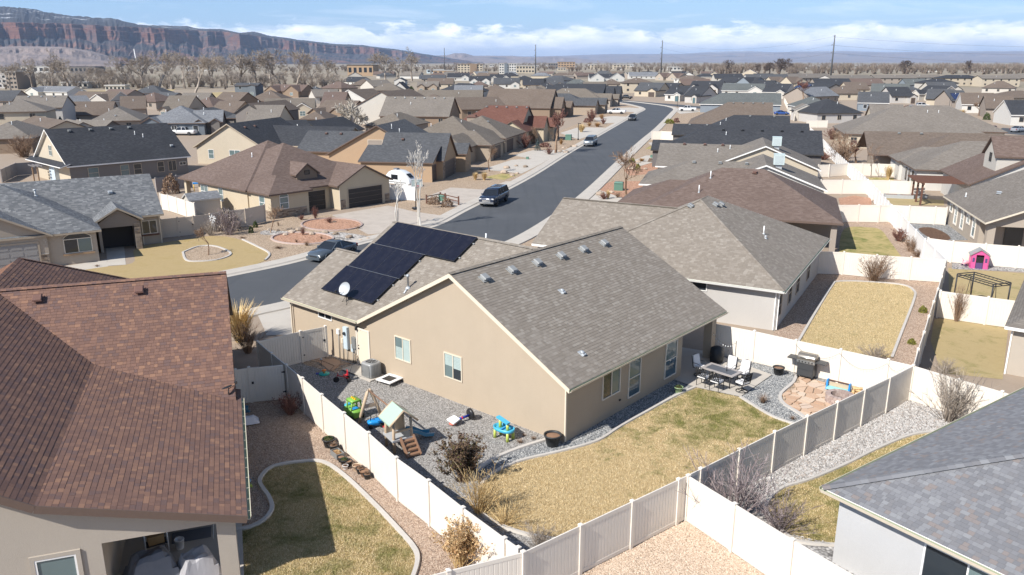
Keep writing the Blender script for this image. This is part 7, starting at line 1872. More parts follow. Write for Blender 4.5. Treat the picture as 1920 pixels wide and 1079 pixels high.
wallbox('tall pale grey electric meter cabinet on the garage wall',15.35,.75,.36,1.3,.17,'panel_blue',meter); wallbox('grey switch box right of the meter cabinet',14.62,.95,.36,.66,.17,'metal_grey'); wallbox('small white box on the left of the meter cabinet',16.1,1.45,.22,.3,.11,'pl_white'); wallbox('small pale box under the grey switch box',14.85,.7,.18,.42,.12,'panel_blue'); wallbox('tiny cream box beside the meter cabinet',15.75,1.0,.16,.28,.1,'trim_cream')
p = MF.w(-.08,14.45); o = empty('garden_hose',(p.x,p.y,.5),MF.rz,'coiled garden hose hanging by the side door','hose'); m_ = MB(); m_.tube([(-.02,.14 * math.cos(a) * (1 + .1 * math.sin(a * .7)),.16 * math.sin(a)) for a in [2 * math.pi * k / 14 for k in range(42)]],.011,5); m_.obj('coil','pl_beige',o); m_ = MB(); m_.box((.03,0,.16),(.1,.06,.06)); m_.obj('tap','metal_dark',o)
p = MF.w(-.02,14.3); o = empty('wall_lamp',(p.x,p.y,2.12),MF.rz,'dark wall lamp beside the side door','lamp'); m_ = MB(); m_.lathe([(.05,0),(.07,.04),(.06,.22),(.02,.26)],(-.1,0,0),8); m_.box((0,0,.15),(.12,.05,.05)); m_.obj('lantern','metal_dark',o)
# stepping flags by the gate
def stones(parent_name,label,region,n,seed,z,mat='flagstone',gap=.03,th=.045,cat=None,kind=None):
    """irregular flags: Voronoi cells of the region, each its own stone"""
    rr = random.Random(seed); P = [Vector(p[:2]) for p in region]; xs = [p.x for p in P]; ys = [p.y for p in P]
    def inside(q):
        c = False; j = len(P) - 1
        for i in range(len(P)):
            if (P[i].y > q.y) != (P[j].y > q.y) and q.x < (P[j].x - P[i].x) * (q.y - P[i].y) / (P[j].y - P[i].y) + P[i].x: c = not c
            j = i
        return c
    pts = []; tries = 0; dmin = math.sqrt((max(xs) - min(xs)) * (max(ys) - min(ys)) / n) * .55
    while len(pts) < n and tries < 9000:
        tries += 1; q = Vector((rr.uniform(min(xs) - .5,max(xs) + .5),rr.uniform(min(ys) - .5,max(ys) + .5)))
        if all((q - o_).length > dmin for o_ in pts): pts.append(q)
    c0 = Vector((sum(xs) / len(xs),sum(ys) / len(ys))); root = empty(parent_name,(c0.x,c0.y,0),0,label,cat); bm_ = MB(); ar = 0
    bm_.face([(p.x - c0.x,p.y - c0.y,z) for p in P]); bm_.obj('joint_bed','gravel_tan',root)
    for i,q in enumerate(pts):
        poly = [q + Vector((math.cos(a),math.sin(a))) * 3 for a in [2 * math.pi * k / 14 for k in range(14)]]
        def clip(poly,m_,nrm):
            out = []
            for k in range(len(poly)):
                a,b_ = poly[k],poly[(k + 1) % len(poly)]; da,db = (a - m_).dot(nrm),(b_ - m_).dot(nrm)
                if da <= 0: out.append(a)
                if da * db < 0: out.append(a.lerp(b_,da / (da - db)))
            return out
        for j,s in enumerate(pts):
            if i == j or (s - q).length > 4: continue
            nrm = (s - q).normalized(); poly = clip(poly,q + nrm * ((s - q).length / 2 - gap),nrm)
            if len(poly) < 3: break
        if len(poly) < 3: continue
        poly = [p if inside(p) else None for p in poly]
        if sum(p is None for p in poly) > len(poly) * .6: continue
        pp = []
        for k,p in enumerate(poly):
            if p is None: continue
            pp.append(p)
        if len(pp) < 3: continue
        m_ = MB(); cc = sum(pp,Vector((0,0))) / len(pp); hh = z + th + rr.uniform(-.008,.012)
        m_.prism([(p.x - cc.x,p.y - cc.y) for p in pp],z - .01,hh); so = m_.obj('flagstone',mat,root,(cc.x - c0.x,cc.y - c0.y,0))
    return root
FS = [Vector(p) for p in FSE] + [F2[7] * .7 + F2[8] * .3 + Vector((-.25,.3)),F2[10] * .5 + F2[9] * .5 + Vector((-.25,.3)),F4[4] * .5 + F4[3] * .5 + Vector((-.3,-.4)),F4[2] + Vector((.1,-.5))]
stones('flagstone_patio','pink-tan flagstone patio around the fire pit',FS,300,4,.012,cat='patio')
stones('flagstone_path','pinkish flagstones inside the side gate',[MF.w(-.15,18.6),MF.w(-.15,14.6),MF.w(-1.5,14.3),MF.w(-1.9,16.5),MF.w(-1.9,19.2)],46,6,.012,cat='path')
sheet('door_pad','concrete',[MF.w(-.02,14.5),MF.w(-.02,12.6),MF.w(-1.1,12.6),MF.w(-1.1,14.5)],.09)
# pots
def pot(label,u,v,s=1.0,mat='pot_black',plant=None,group='plant pots'):
    o = empty('plant_pot',at(u,v),0,label,'pot',group); m_ = MB(); m_.lathe([(.20 * s,0),(.29 * s,.40 * s),(.32 * s,.40 * s),(.32 * s,.45 * s),(.28 * s,.45 * s),(.27 * s,.38 * s)],n=20,cap=False); m_.lathe([(0,.01),(.2 * s,0)],n=20,cap=False); m_.obj('shell',mat,o); m_ = MB(); m_.lathe([(.275 * s,.37 * s),(.15 * s,.39 * s),(0,.395 * s)],n=16,cap=False); m_.obj('soil','soil',o)
    if plant: q = link('plant',SHR[plant][0],o,(0,0,.36 * s)); q.scale = (.5 * s,.5 * s,.35 * s)
    return o
pot('large black pot of brown soil at the house corner',1036,836,1.25); pot('black pot against the sunlit fence left of the grill',1459,703,1.0); pot('pale green pot with leaves near the patio edge',1272,737,.75,'pot_green','green')
PL = [(617,838,.9,'pot_black'),(626,846,.7,'pot_black'),(640,866,.55,'pot_black'),(646,872,.6,'pot_black'),(654,874,.55,'pot_black'),(648,880,.4,'pl_white'),(669,882,.55,'pl_beige'),(676,888,.6,'pot_black'),(683,893,.6,'soil'),(689,898,.55,'pot_black')]
NTH = ['first','second','third','fourth','fifth','sixth','seventh','eighth','ninth','tenth']
for k,(u,v,s,m_) in enumerate(PL): pot('%s small planter from the house end along the fence foot' % NTH[k],u,v,s,m_,'green' if k in (0,3) else ('brown' if k % 2 else None),'planters along the fence')
o = empty('planter_trough',at(633,856),R(-52),'dark rectangular planter trough at the fence foot','planter'); m_ = MB()
for q in ((0,-.17,.62,.03),(0,.17,.62,.03),(-.3,0,.03,.34),(.3,0,.03,.34)): m_.box((q[0],q[1],.12),(q[2],q[3],.24))
m_.obj('trough','metal_grey',o); m_ = MB(); m_.box((0,0,.1),(.56,.3,.16)); m_.obj('soil','soil',o); q = link('plant',SHR['mounddry'][0],o,(0,0,.15)); q.scale = (.5,.3,.2)
# patio set
def chair(label,x,y,rz_,kind):
    o = empty('patio_chair',(x,y,.062),rz_,label,'chair','patio chairs'); o.scale = (1.08,1.08,1.08)      # faces local +y
    if kind == 'four':
        for sx_ in (-.24,.24):
            for sy_ in (-.22,.22): m_ = MB(); m_.tube([(sx_,sy_,0),(sx_,sy_,.42)],.017,5); m_.obj('leg','iron',o)
    else:
        m_ = MB(); m_.tube([(.27 * math.cos(a),.27 * math.sin(a),.02) for a in [2 * math.pi * k / 16 for k in range(17)]],.02,5); m_.tube([(-.27,0,.02),(.27,0,.02)],.018,5); m_.tube([(0,-.27,.02),(0,.27,.02)],.018,5); m_.tube([(0,0,.02),(0,0,.4)],.03,6); m_.obj('swivel_base','iron',o)
    m_ = MB(); m_.box((0,0,.42),(.52,.50,.03)); m_.obj('seat_frame','iron',o); m_ = MB(); m_.box((0,.01,.47),(.48,.46,.08),taper=.93); m_.obj('seat_cushion','cushion',o)
    bk = MB()
    for s in (-.25,.25): bk.tube([(s,-.24,.42),(s,-.30,.70),(s * .92,-.36,.98)],.022,5)
    bk.tube([(-.23,-.36,.98),(0,-.375,1.02),(.23,-.36,.98)],.016,5); bk.tube([(-.25,-.27,.55),(.25,-.27,.55)],.012,5); bk.obj('backrest_frame','iron',o)
    for k in range(5):
        lt = MB(); x0 = -.24 + k * .096; lt.bar((x0,-.27,.55),(min(.24,x0 + .14),-.36,.98),.024); lt.bar((x0 + .096,-.27,.55),(max(-.24,x0 - .05),-.36,.98),.024); lt.obj('lattice','iron',o)
    for s in (-1,1): m_ = MB(); m_.tube([(s * .27,-.28,.66),(s * .28,0,.68),(s * .28,.2,.64),(s * .26,.22,.42)],.015,5); m_.obj('arm','iron',o)
    if kind == 'pad': m_ = MB(); m_.box((0,0,0),(.48,.09,.52),taper=.92); m_.obj('back_cushion','cushion',o,(0,-.27,.76),rot=(R(12),0,0))
    return o
tb = Vector((11.15,39.75)); trz = MF.rz + R(88)     # table long side follows the patio
tu = Vector((math.cos(trz),math.sin(trz))); tn = Vector((-tu.y,tu.x))
ta,tb_ = G(1315,690,.8),G(1392,702,.8)
tcen = G(1353,694,.78); tdir = (G(1385,711,.78) - G(1317,690,.78)); tL = 1.75; trz = math.atan2(tdir.y,tdir.x); tu = tdir.normalized(); tn = Vector((-tu.y,tu.x))
o = empty('patio_table',(tcen.x,tcen.y,.062),trz,'rectangular patio table with a dark slate inset and umbrella pole','table')
m_ = MB()
for q in ((0,-.43,1.9,.18),(0,.43,1.9,.18),(-.86,0,.18,.68),(.86,0,.18,.68)): m_.box((q[0],q[1],.72),(q[2],q[3],.04))
m_.obj('table_border','table_top',o); m_ = MB(); m_.box((0,0,.718),(1.54,.68,.03)); m_.obj('inset','table_slate',o)
for sx_ in (-.75,.75):
    for sy_ in (-.38,.38): m_ = MB(); m_.tube([(sx_,sy_,0),(sx_ * .97,sy_ * .97,.7)],.03,6); m_.obj('leg','iron',o)
m_ = MB(); m_.tube([(.3,0,.7),(.3,0,1.9)],.02,6); m_.obj('umbrella_pole','iron',o)
def seat(label,a,b_,face,kind): p = tcen + tu * a + tn * b_; chair(label,p.x,p.y,trz + face,kind)
seat('lattice-backed patio chair on the lawn side, left',-.45,-.95,0,'four'); seat('lattice-backed patio chair on the lawn side, right',.35,-.98,0,'four'); seat('swivel patio chair at the table end near the pot',1.35,-.2,R(80),'swivel'); seat('swivel patio chair with back cushion at the house end',-1.35,.1,R(-95),'pad'); seat('cushioned patio chair on the fence side, left',-.15,1.0,R(180),'pad'); seat('cushioned patio chair on the fence side, right',.65,1.0,R(180),'pad')
p = MF.w(11.3,1.9); chair('dark patio chair with a blue cushion under the roof',p.x,p.y,MF.rz + R(120),'swivel')
o = empty('storage_bin',at(1343,680),MF.rz,'black barrel-shaped bin behind the patio cushions','bin'); m_ = MB(); m_.lathe([(.36,.06),(.4,.5),(.36,.85),(.2,.95),(0,.97)],n=18); m_.obj('drum','pot_black',o)
# string light poles
lp = []
for u,v,vt,lb_ in ((1331,672,616,'thin dark string-light pole at the patio pillar'),(1376,699,640,'thin dark string-light pole behind the patio table')):
    g,H = px_h(u,v,vt); o = empty('light_pole',(g.x,g.y,0),0,lb_,'pole'); m_ = MB(); m_.tube([(0,0,0),(0,0,H)],.018,6); m_.obj('pole','iron',o); lp.append(Vector((g.x,g.y,H)))
def string(label,a,b_,sag,n=10,bulbs=True):
    o = empty('string_lights',tuple(a),0,label,'string lights','string lights'); P_ = [Vector((0,0,0)).lerp(b_ - a,k / n) - Vector((0,0,sag * 4 * (k / n) * (1 - k / n))) for k in range(n + 1)]
    m_ = MB(); m_.tube(P_,.006,4); m_.obj('cable','metal_dark',o)
    if bulbs:
        for q in P_[1:-1]: m_ = MB(); m_.lathe([(.01,-.02),(.03,-.05),(.03,-.08),(0,-.11)],tuple(q),8); m_.obj('bulb','lamp_glass',o)
string('string of white bulbs between the pillar pole and table pole',lp[0] - Vector((0,0,.1)),lp[1] - Vector((0,0,.1)),.45)
def fpt(p,z=1.7): return Vector((p.x - .09,p.y - .12,z))
string('string lights looped on the fence left of the grill',fpt(F4[2]),fpt(F4[3]),.55,12,False); string('string lights looped on the fence right of the grill',fpt(F4[3]),fpt(F4[4]),.6,12,False); string('string lights at the fence corner',fpt(F4[4]),fpt(F4[4] * .3 + F4[5] * .7),.3,6,False)
# grill
g = G(1511,709); o = empty('barbecue_grill',(g.x,g.y,.05),math.atan2((F4[3] - F4[2]).y,(F4[3] - F4[2]).x),'black and steel barbecue grill on the flagstones','grill'); o.scale = (1.12,1.12,1.12)
m_ = MB(); m_.box2((-.38,-.26,.12),(.38,.26,.78)); m_.obj('cabinet','grill_body',o)
for z0,z1 in ((.16,.44),(.46,.76)): m_ = MB(); m_.box2((-.35,-.275,z0),(.35,-.262,z1)); m_.obj('cabinet_door','grill_body',o)
m_ = MB(); m_.box2((-.42,-.30,.78),(.42,-.22,.92)); m_.obj('control_panel','steel',o)
for k in range(5): m_ = MB(); m_.lathe([(.035,0),(.03,.04),(0,.04)],n=10); m_.obj('knob','metal_dark',o,(-.3 + k * .15,-.30,.85),rot=(R(90),0,0))
m_ = MB(); loft(m_,[[(x,-.28 * s,.92),(x,-.27 * s,1.06),(x,-.14 * s,1.2),(x,.14 * s,1.2),(x,.27 * s,1.06),(x,.28 * s,.92)] for x,s in ((-.42,.95),(-.38,1),(.38,1),(.42,.95))]); m_.obj('lid','grill_lid',o); m_ = MB(); m_.tube([(-.3,-.33,1.06),(.3,-.33,1.06)],.016,6); m_.obj('lid_handle','steel',o)
for s in (-1,1): m_ = MB(); m_.box2((s * .66 - .23,-.26,.86),(s * .66 + .23,.24,.91)); m_.obj('side_shelf','grill_body',o)
for x in (-.33,.33): m_ = MB(); m_.tube([(x - .03,-.2,.06),(x + .03,-.2,.06)],.07,10); m_.tube([(x - .03,.2,.06),(x + .03,.2,.06)],.07,10); m_.obj('caster','rubber',o)
# fire pit of single blocks
g = G(1573,755); o = empty('fire_pit',(g.x,g.y,.04),0,'round mauve-block fire pit by the back fence','fire pit'); o.scale = (.86,.86,1); bm_ = MB(); n = 22
bm_.prism([(r * math.cos(a),r * math.sin(a)) for a,r in ((-math.pi / n * .93,.50),(-math.pi / n * .93,.78),(math.pi / n * .93,.78),(math.pi / n * .93,.50))],0,.135); blk = bm_.mesh('block','pit_block')
for c_ in range(3):
    for k in range(n): link('block',blk,o,(0,0,c_ * .14),2 * math.pi * (k + .5 * (c_ % 2)) / n)
m_ = MB(); m_.lathe([(.5,.1),(.3,.14),(0,.16)],n=16,cap=False); m_.obj('ash_bed','rubber',o)
o = empty('oscillating_sprinkler' if False else 'toy_bench',at(1571,736),math.atan2((F4[4] - F4[3]).y,(F4[4] - F4[3]).x),'low blue and aqua plastic toy bench behind the fire pit','toy')
m_ = MB(); m_.box((0,-.1,.2),(1.1,.3,.1),taper=.95); m_.obj('tray','pl_aqua',o); m_ = MB(); m_.tube([(-.52,.05,.55),(.52,.05,.55)],.035,8); m_.obj('bar','wood_dark',o)
for s in (-1,1): m_ = MB(); m_.box((s * .55,.0,.3),(.09,.3,.6),taper=.8); m_.obj('upright','pl_blue',o)
m_ = MB(); m_.box((0,.06,.36),(.98,.03,.2)); m_.obj('sling','pl_beige',o)
rr = random.Random(8)
for k in range(9):
    g = G(1606 + rr.uniform(-8,8),739 + rr.uniform(-3,3)); m_ = MB(); L_ = rr.uniform(.35,.5); m_.tube([(-L_ / 2,0,0),(L_ / 2,0,0)],.07,7)
    q = m_.obj('split_log','log',None,(g.x,g.y,.11 + .11 * (k // 4)),rot=(0,rr.uniform(-.2,.2),rr.uniform(-1.2,1.2))); tag(q,'pale split log in the heap beside the fire pit','log','heap of split logs')
# covered patio clutter of the brown-roofed house
def LP(x,y,z=0): p = LF.w(x,y); return (p.x,p.y,z)
def tarp_mesh(dims,seed,mat):
    m_ = MB(); n = 10; rr = random.Random(seed); H = {}
    def hgt(i,j):
        x,y = i / n * 2 - 1,j / n * 2 - 1; e = max(abs(x),abs(y)); return dims[2] * (1 - max(0,e - .55) / .45 * .9) * (1 + .18 * mnoise.noise(Vector((x * 1.7 + seed,y * 1.7,0)))) + .05
    for i in range(n):
        for j in range(n):
            q = [(i,j),(i + 1,j),(i + 1,j + 1),(i,j + 1)]; m_.face([((a / n - .5) * dims[0] + .05 * mnoise.noise(Vector((a * .6,b_ * .6,seed))),(b_ / n - .5) * dims[1],max(.07,hgt(a,b_))) for a,b_ in q])
    return m_.mesh('cover',mat)
for lb_,x,y,d,mt,s in (('dark grey tarp-covered heap in the shaded patio',-3.1,1.5,(1.7,1.3,.95),'tarp',3),('pale translucent cover over patio furniture by the pillar',-1.7,1.3,(1.3,1.2,.8),'tarp_pale',5)):
    tag(link('covered_heap',tarp_mesh(d,s,mt),None,LP(x,y),LF.rz + .3),lb_,'cover')
o = empty('white_bucket',LP(-2.35,3.0,.07),0,'white plastic bucket in the shaded patio','bucket'); m_ = MB(); m_.lathe([(.12,0),(.155,.33),(.165,.33),(.165,.36),(.145,.36),(.12,.03)],n=16,cap=False); m_.obj('pail','pl_white',o); m_ = MB(); m_.tube([(.16 * math.cos(a),.02,.34 + .12 * math.sin(a)) for a in [math.pi * k / 8 for k in range(9)]],.006,4); m_.obj('handle','steel',o)
o = empty('storage_rack',LP(-3.05,2.8,.07),LF.rz + .2,'white tube rack holding a cardboard box in the shaded patio','rack')
for s in (-.35,.35): m_ = MB(); m_.tube([(s,-.2,0),(s,-.2,1.3),(s,.2,1.3),(s,.2,0)],.02,5); m_.obj('side_frame','pl_white',o)
m_ = MB(); m_.box((0,0,.5),(.66,.38,.03)); m_.obj('shelf','pl_black',o)
m_ = MB(); m_.box((0,0,.0),(.5,.34,.3)); q = m_.obj('cardboard_box','cardboard',None,LP(-3.05,2.8,.74),LF.rz + .25); tag(q,'brown cardboard box on the white tube rack','box')
m_ = MB(); m_.box((0,0,0),(1.3,.7,.012)); q = m_.obj('door_mat','tarp',None,LP(-2.0,3.7,.085),LF.rz); tag(q,'dark mat before the shaded patio door','mat')
o = empty('folding_stand',LP(-1.15,3.2,.07),LF.rz,'thin folded white stand near the patio pillar','stand')
for s in (-.12,.12): m_ = MB(); m_.tube([(s,0,0),(-s * .3,.15,1.5)],.015,5); m_.obj('leg','pl_white',o)
for lb_,u,v,c_ in (('yellow toy at the foot of the shaded wall',456,868,'pl_yellow'),('lime toy bucket under the gutter',462,915,'pl_lime'),('blue toy bucket under the gutter',460,903,'pl_blue'),('dark blue crumpled cover by the gate',460,773,'cushion_blue')):
    o = empty('yard_toy',at(u,v),u * .3,lb_,'toy','toys beside the brown-roofed house'); m_ = MB(); m_.lathe([(.12,0),(.17,.26),(.18,.28),(.15,.28),(.11,.03)],n=12,cap=False); m_.obj('tub',c_,o); m_ = MB(); m_.box((.16,0,.06),(.16,.1,.1),taper=.7); m_.obj('handle',c_,o)
tag(link('cloth_sheet',tarp_mesh((1.1,.7,.3),9,'sheet_white'),None,at(463,795),.4),'crumpled pale sheet on the gravel by the wall','sheet')
# right-hand yards
g = G(1833,502); o = empty('playhouse',(g.x,g.y,0),R(-22),'pink plastic playhouse with a grey roof','playhouse')
for q in ((-.62,-.5,-.28,-.44),(.28,-.5,.62,-.44),(-.62,.44,.62,.5)): m_ = MB(); m_.box2((q[0],q[1],0),(q[2],q[3],1.15)); m_.obj('wall','pl_pink',o)
for s in (-1,1): m_ = MB(); m_.box2((s * .62 - .03,-.5,0),(s * .62 + .03,.5,1.15)); m_.obj('side_wall','pl_pink',o)
m_ = MB(); m_.box2((-.28,-.46,0),(.28,-.42,.98)); m_.obj('doorway_shade','pl_black',o); m_ = MB(); m_.box2((-.25,-.5,.02),(.25,-.47,.5)); m_.obj('half_door','pl_purple',o)  # black sheet fills the opening, painted for the dark inside
for x in (-.45,.45): m_ = MB(); m_.box2((x - .08,-.515,.55),(x + .08,-.502,.9)); m_.obj('window','pl_purple',o)
m_ = MB(); m_.extrude([(-.62,1.15),(.62,1.15),(.5,1.32),(0,1.55),(-.5,1.32)],lambda a,c_,t_: (a,t_,c_),-.5,-.44); m_.obj('gable','pl_pink',o)
for s in (-1,1): m_ = MB(); q = [(s * .74,-.58,1.12),(s * .74,.58,1.12),(0,.58,1.62),(0,-.58,1.62)]; add_slab(m_,q if s > 0 else q[::-1],.06,0); m_.obj('roof_panel','metal_vent',o)
o = empty('toy_pram',at(1811,499),.3,'pale pink toy pram beside the playhouse','toy'); m_ = MB(); loft(m_,[ring(x,w_,.2,z,.08) for x,w_,z in ((-.35,.12,.42),(-.2,.2,.5),(.15,.2,.46),(.35,.14,.4))]); m_.obj('body','pl_palepink',o); m_ = MB(); m_.tube([(-.3,0,.45),(-.5,0,.7)],.02,5); m_.obj('handle','pl_pink',o)
for x in (-.22,.22):
    for s in (-1,1): m_ = MB(); m_.tube([(x,s * .16,.09),(x,s * .2,.09)],.09,10); m_.obj('wheel','pl_purple',o)
C4 = [G(1796,549),G(1827,552),G(1887,561),G(1855,557)]
c0 = (C4[0] + C4[2]) / 2; gx = (C4[2] - C4[1]); L1 = 3.1; a_ = math.atan2(gx.y,gx.x)
TP = [G(*q,2.16) for q in ((1800,515),(1832,512),(1892,528),(1856,533))]; g0 = sum(TP,Vector((0,0))) / 4; dv = (TP[2] - TP[1]) + (TP[3] - TP[0])
o = empty('swing_gazebo',(g0.x,g0.y,0),math.atan2(dv.y,dv.x),'dark metal open-frame swing gazebo on the dry lawn','gazebo')
for sx_ in (-1.45,1.45):
    for sy_ in (-.75,.75): m_ = MB(); m_.tube([(sx_,sy_,0),(sx_,sy_,2.15)],.05,6); m_.obj('post','metal_dark',o)
for sy_ in (-.75,.75):
    for z in (2.0,2.16): m_ = MB(); m_.bar((-1.45,sy_,z),(1.45,sy_,z),.05); m_.obj('beam','metal_dark',o)
for sx_ in (-1.45,1.45):
    for z in (2.0,2.16): m_ = MB(); m_.bar((sx_,-.75,z),(sx_,.75,z),.05); m_.obj('beam','metal_dark',o)
for k in range(9):
    m_ = MB(); m_.bar((-1.3 + k * .325,-.75,2.02),(-1.14 + k * .325,-.75,2.15),.02); m_.bar((-1.3 + k * .325,.75,2.02),(-1.14 + k * .325,.75,2.15),.02); m_.obj('scroll','metal_dark',o)
m_ = MB(); m_.bar((-1.45,0,2.05),(1.45,0,2.05),.05); m_.obj('swing_bar','metal_dark',o)
for sx_ in (-1.0,1.0):
    for s in (-.25,.25): m_ = MB(); m_.bar((sx_,0,2.05),(sx_,s,.5),.025); m_.obj('hanger','metal_dark',o)
# pergola with brown slats
c0 = G(1748,386); o = empty('pergola',(c0.x + 1.6,c0.y + 1.9,0),R(-15),'dark wooden pergola beyond the cream fence','pergola')
for sx_ in (-2.4,2.4):
    for sy_ in (-2.4,0,2.4): m_ = MB(); m_.box2((sx_ - .1,sy_ - .1,0),(sx_ + .1,sy_ + .1,2.5)); m_.obj('post','wood_dark',o)
for sx_ in (-2.4,2.4): m_ = MB(); m_.box2((sx_ - .07,-3,2.5),(sx_ + .07,3,2.7)); m_.obj('beam','wood_dark',o)
sl = MB(); sl.box2((-3.1,-.05,2.71),(3.1,.05,2.88)); slm = sl.mesh('rafter','wood_dark')
for k in range(18): link('rafter',slm,o,(0,-2.9 + k * .34,0))
for k,(u,v,lb_) in enumerate(((1672,371,'raised grey garden bed, left of three'),(1697,372,'raised grey garden bed, middle of three'),(1722,371,'raised grey garden bed, right of three'))):
    o = empty('garden_bed',at(u,v),R(-15),lb_,'planter','raised garden beds'); m_ = MB()
    for q in ((0,-.5,1.7,.06),(0,.5,1.7,.06),(-.85,0,.06,1.0),(.85,0,.06,1.0)): m_.box((q[0],q[1],.22),(q[2],q[3],.44))
    m_.obj('sides','metal_galv',o); m_ = MB(); m_.box((0,0,.2),(1.66,.96,.36)); m_.obj('soil','soil',o)
def shed(label,u,v,rz_,W_,L_,H_,roof,wall,dmat):
    g = G(u,v); F = Frame(g,90 - math.degrees(rz_)); ws = [wing(-W_ / 2,W_ / 2,-L_ / 2,L_ / 2,H_,.5,'y','gg',.15,.15)]
    h,r = house('garden_shed',label,F,ws,roof,wall,'trim_grey',None,cat='shed'); 
    for s in (-1,1): m_ = MB(); m_.box2((s * W_ * .16 - W_ * .15,-L_ / 2 + .1,.05),(s * W_ * .16 + W_ * .15,-L_ / 2 + .14,H_ * .85)); m_.obj('door',dmat,h)
shed('small garden shed with a slate-blue roof behind the tan fence',381,399,R(-52),2.6,3.6,1.7,'rf_slate','st_pale','st_pale'); shed('small pale shed with dark double doors in the right distance',1505,226,R(-8),6,6,3.2,'rf_weather','st_pale','door_brown')
# left yards: arbour, blue container, play bits
c0 = G(93,340); o = empty('arbour',(c0.x,c0.y,0),R(45),'weathered wooden arbour beside the pale blue shed','arbour')
for sx_ in (-1.6,1.6):
    for sy_ in (-1.2,1.2): m_ = MB(); m_.box2((sx_ - .08,sy_ - .08,0),(sx_ + .08,sy_ + .08,2.2)); m_.obj('post','wood',o)
for k in range(9): m_ = MB(); m_.box2((-2.0 + k * .48,-1.6,2.25),(-1.9 + k * .48,1.6,2.42)); m_.obj('rafter','wood_grey',o)
c0 = G(131,340); o = empty('pale_blue_shed',(c0.x,c0.y,0),R(45),'pale blue boxy shed below the long black roof','shed'); m_ = MB(); m_.box2((-2.1,-1.2,0),(2.1,1.2,2.35)); m_.obj('body','panel_blue',o); m_ = MB(); m_.box2((-2.2,-1.3,2.35),(2.2,1.3,2.47)); m_.obj('lid','cooler',o)
for x in (-1,.6): m_ = MB(); m_.box2((x - .55,-1.23,.3),(x + .55,-1.205,1.6)); m_.obj('door','cooler',o)
o = empty('play_slide',at(372,358),.4,'blue toy table on the neighbour lawn by the patio post','toy'); m_ = MB(); m_.box((0,0,1.0),(1.2,.8,.12)); m_.obj('top','pl_blue',o)
for x in (-.5,.5):
    for y in (-.3,.3): m_ = MB(); m_.tube([(x,y,0),(x,y,1)],.05,6); m_.obj('leg','pl_yellow',o)
# little windmill on the front lawn
o = empty('garden_windmill',at(401,436),0,'small white garden windmill before the tan fence','windmill')
for k in range(4): a = k * math.pi / 2 + .4; m_ = MB(); m_.tube([(.22 * math.cos(a),.22 * math.sin(a),0),(.05 * math.cos(a),.05 * math.sin(a),1.3)],.02,5); m_.obj('leg','pl_white',o)
for k in range(8): a = k * math.pi / 4; m_ = MB(); m_.box((.25 * math.cos(a),-.1,1.4 + .25 * math.sin(a)),(.28,.01,.08),M=Matrix.Rotation(-a,3,'Y')); m_.obj('vane','pl_white',o)
m_ = MB(); m_.box((.2,.2,1.4),(.05,.4,.2)); m_.obj('tail','pl_white',o)
# basketball hoop, rail fence, boxes, hydrant-like things
g = G(781,393); o = empty('basketball_hoop',(g.x,g.y,0),R(20),'portable basketball hoop beside the driveway','basketball hoop'); m_ = MB(); m_.box((0,.2,.1),(.8,1.1,.2),taper=.8); m_.obj('base','pl_black',o); m_ = MB(); m_.tube([(0,.4,.2),(0,.2,1.8),(0,-.3,2.9)],.05,6); m_.obj('pole','metal_dark',o); m_ = MB(); m_.box((0,-.5,3.1),(1.3,.04,.85)); m_.obj('backboard','glass_blind',o); m_ = MB()
for q in ((0,3.5,1.3,.05),(0,2.7,1.3,.05)): m_.box((q[0],-.53,q[1]),(q[2],.03,q[3]))
m_.box((-.63,-.53,3.1),(.05,.03,.8)); m_.box((.63,-.53,3.1),(.05,.03,.8)); m_.box((0,-.53,2.95),(.5,.02,.04)); m_.box((0,-.53,3.25),(.5,.02,.04)); m_.obj('board_frame','pl_white',o); m_ = MB(); m_.tube([(.23 * math.cos(a),-.78 + .23 * math.sin(a),2.8) for a in [2 * math.pi * k / 12 for k in range(13)]],.02,5); m_.obj('rim','pl_red',o)
m_ = MB()
for k in range(10): a = 2 * math.pi * k / 10; m_.tube([(.22 * math.cos(a),-.78 + .22 * math.sin(a),2.79),(.12 * math.cos(a + .3),-.78 + .12 * math.sin(a + .3),2.4)],.008,3)
m_.obj('net','pl_white',o)
P_ = [G(800,382),G(826,377),G(835,379),G(860,385)]; o = empty('rail_fence',(P_[0].x,P_[0].y,0),0,'low dark rail fence at the driveway edge','fence')
for p in P_: m_ = MB(); m_.box2((p.x - P_[0].x - .09,p.y - P_[0].y - .09,0),(p.x - P_[0].x + .09,p.y - P_[0].y + .09,1.05)); m_.obj('post','wood_dark',o)
for a,b_ in zip(P_,P_[1:]):
    for z in (.45,.85): m_ = MB(); m_.bar((a.x - P_[0].x,a.y - P_[0].y,z),(b_.x - P_[0].x,b_.y - P_[0].y,z),.07,.1); m_.obj('rail','wood_dark',o)
for u,v,lb_,s in ((830,377,'pale green utility box by the rail fence',.8),(1066,263,'green utility box beside the silver pickup',1.25),(1160,357,'green utility box on the right kerb bed',1.15),(989,299,'small green riser by the driveway',.45),(1222,296,'small teal box near the turf square',.5)):
    o = empty('utility_box',at(u,v),R(-15),lb_,'utility box','green utility boxes'); m_ = MB(); m_.box2((-.5 * s,-.4 * s,0),(.5 * s,.4 * s,.85 * s)); m_.obj('cabinet','util_green',o); m_ = MB(); m_.box((0,-.02,.9 * s),(1.06 * s,.9 * s,.12 * s),taper=.86); m_.obj('lid','util_green',o)
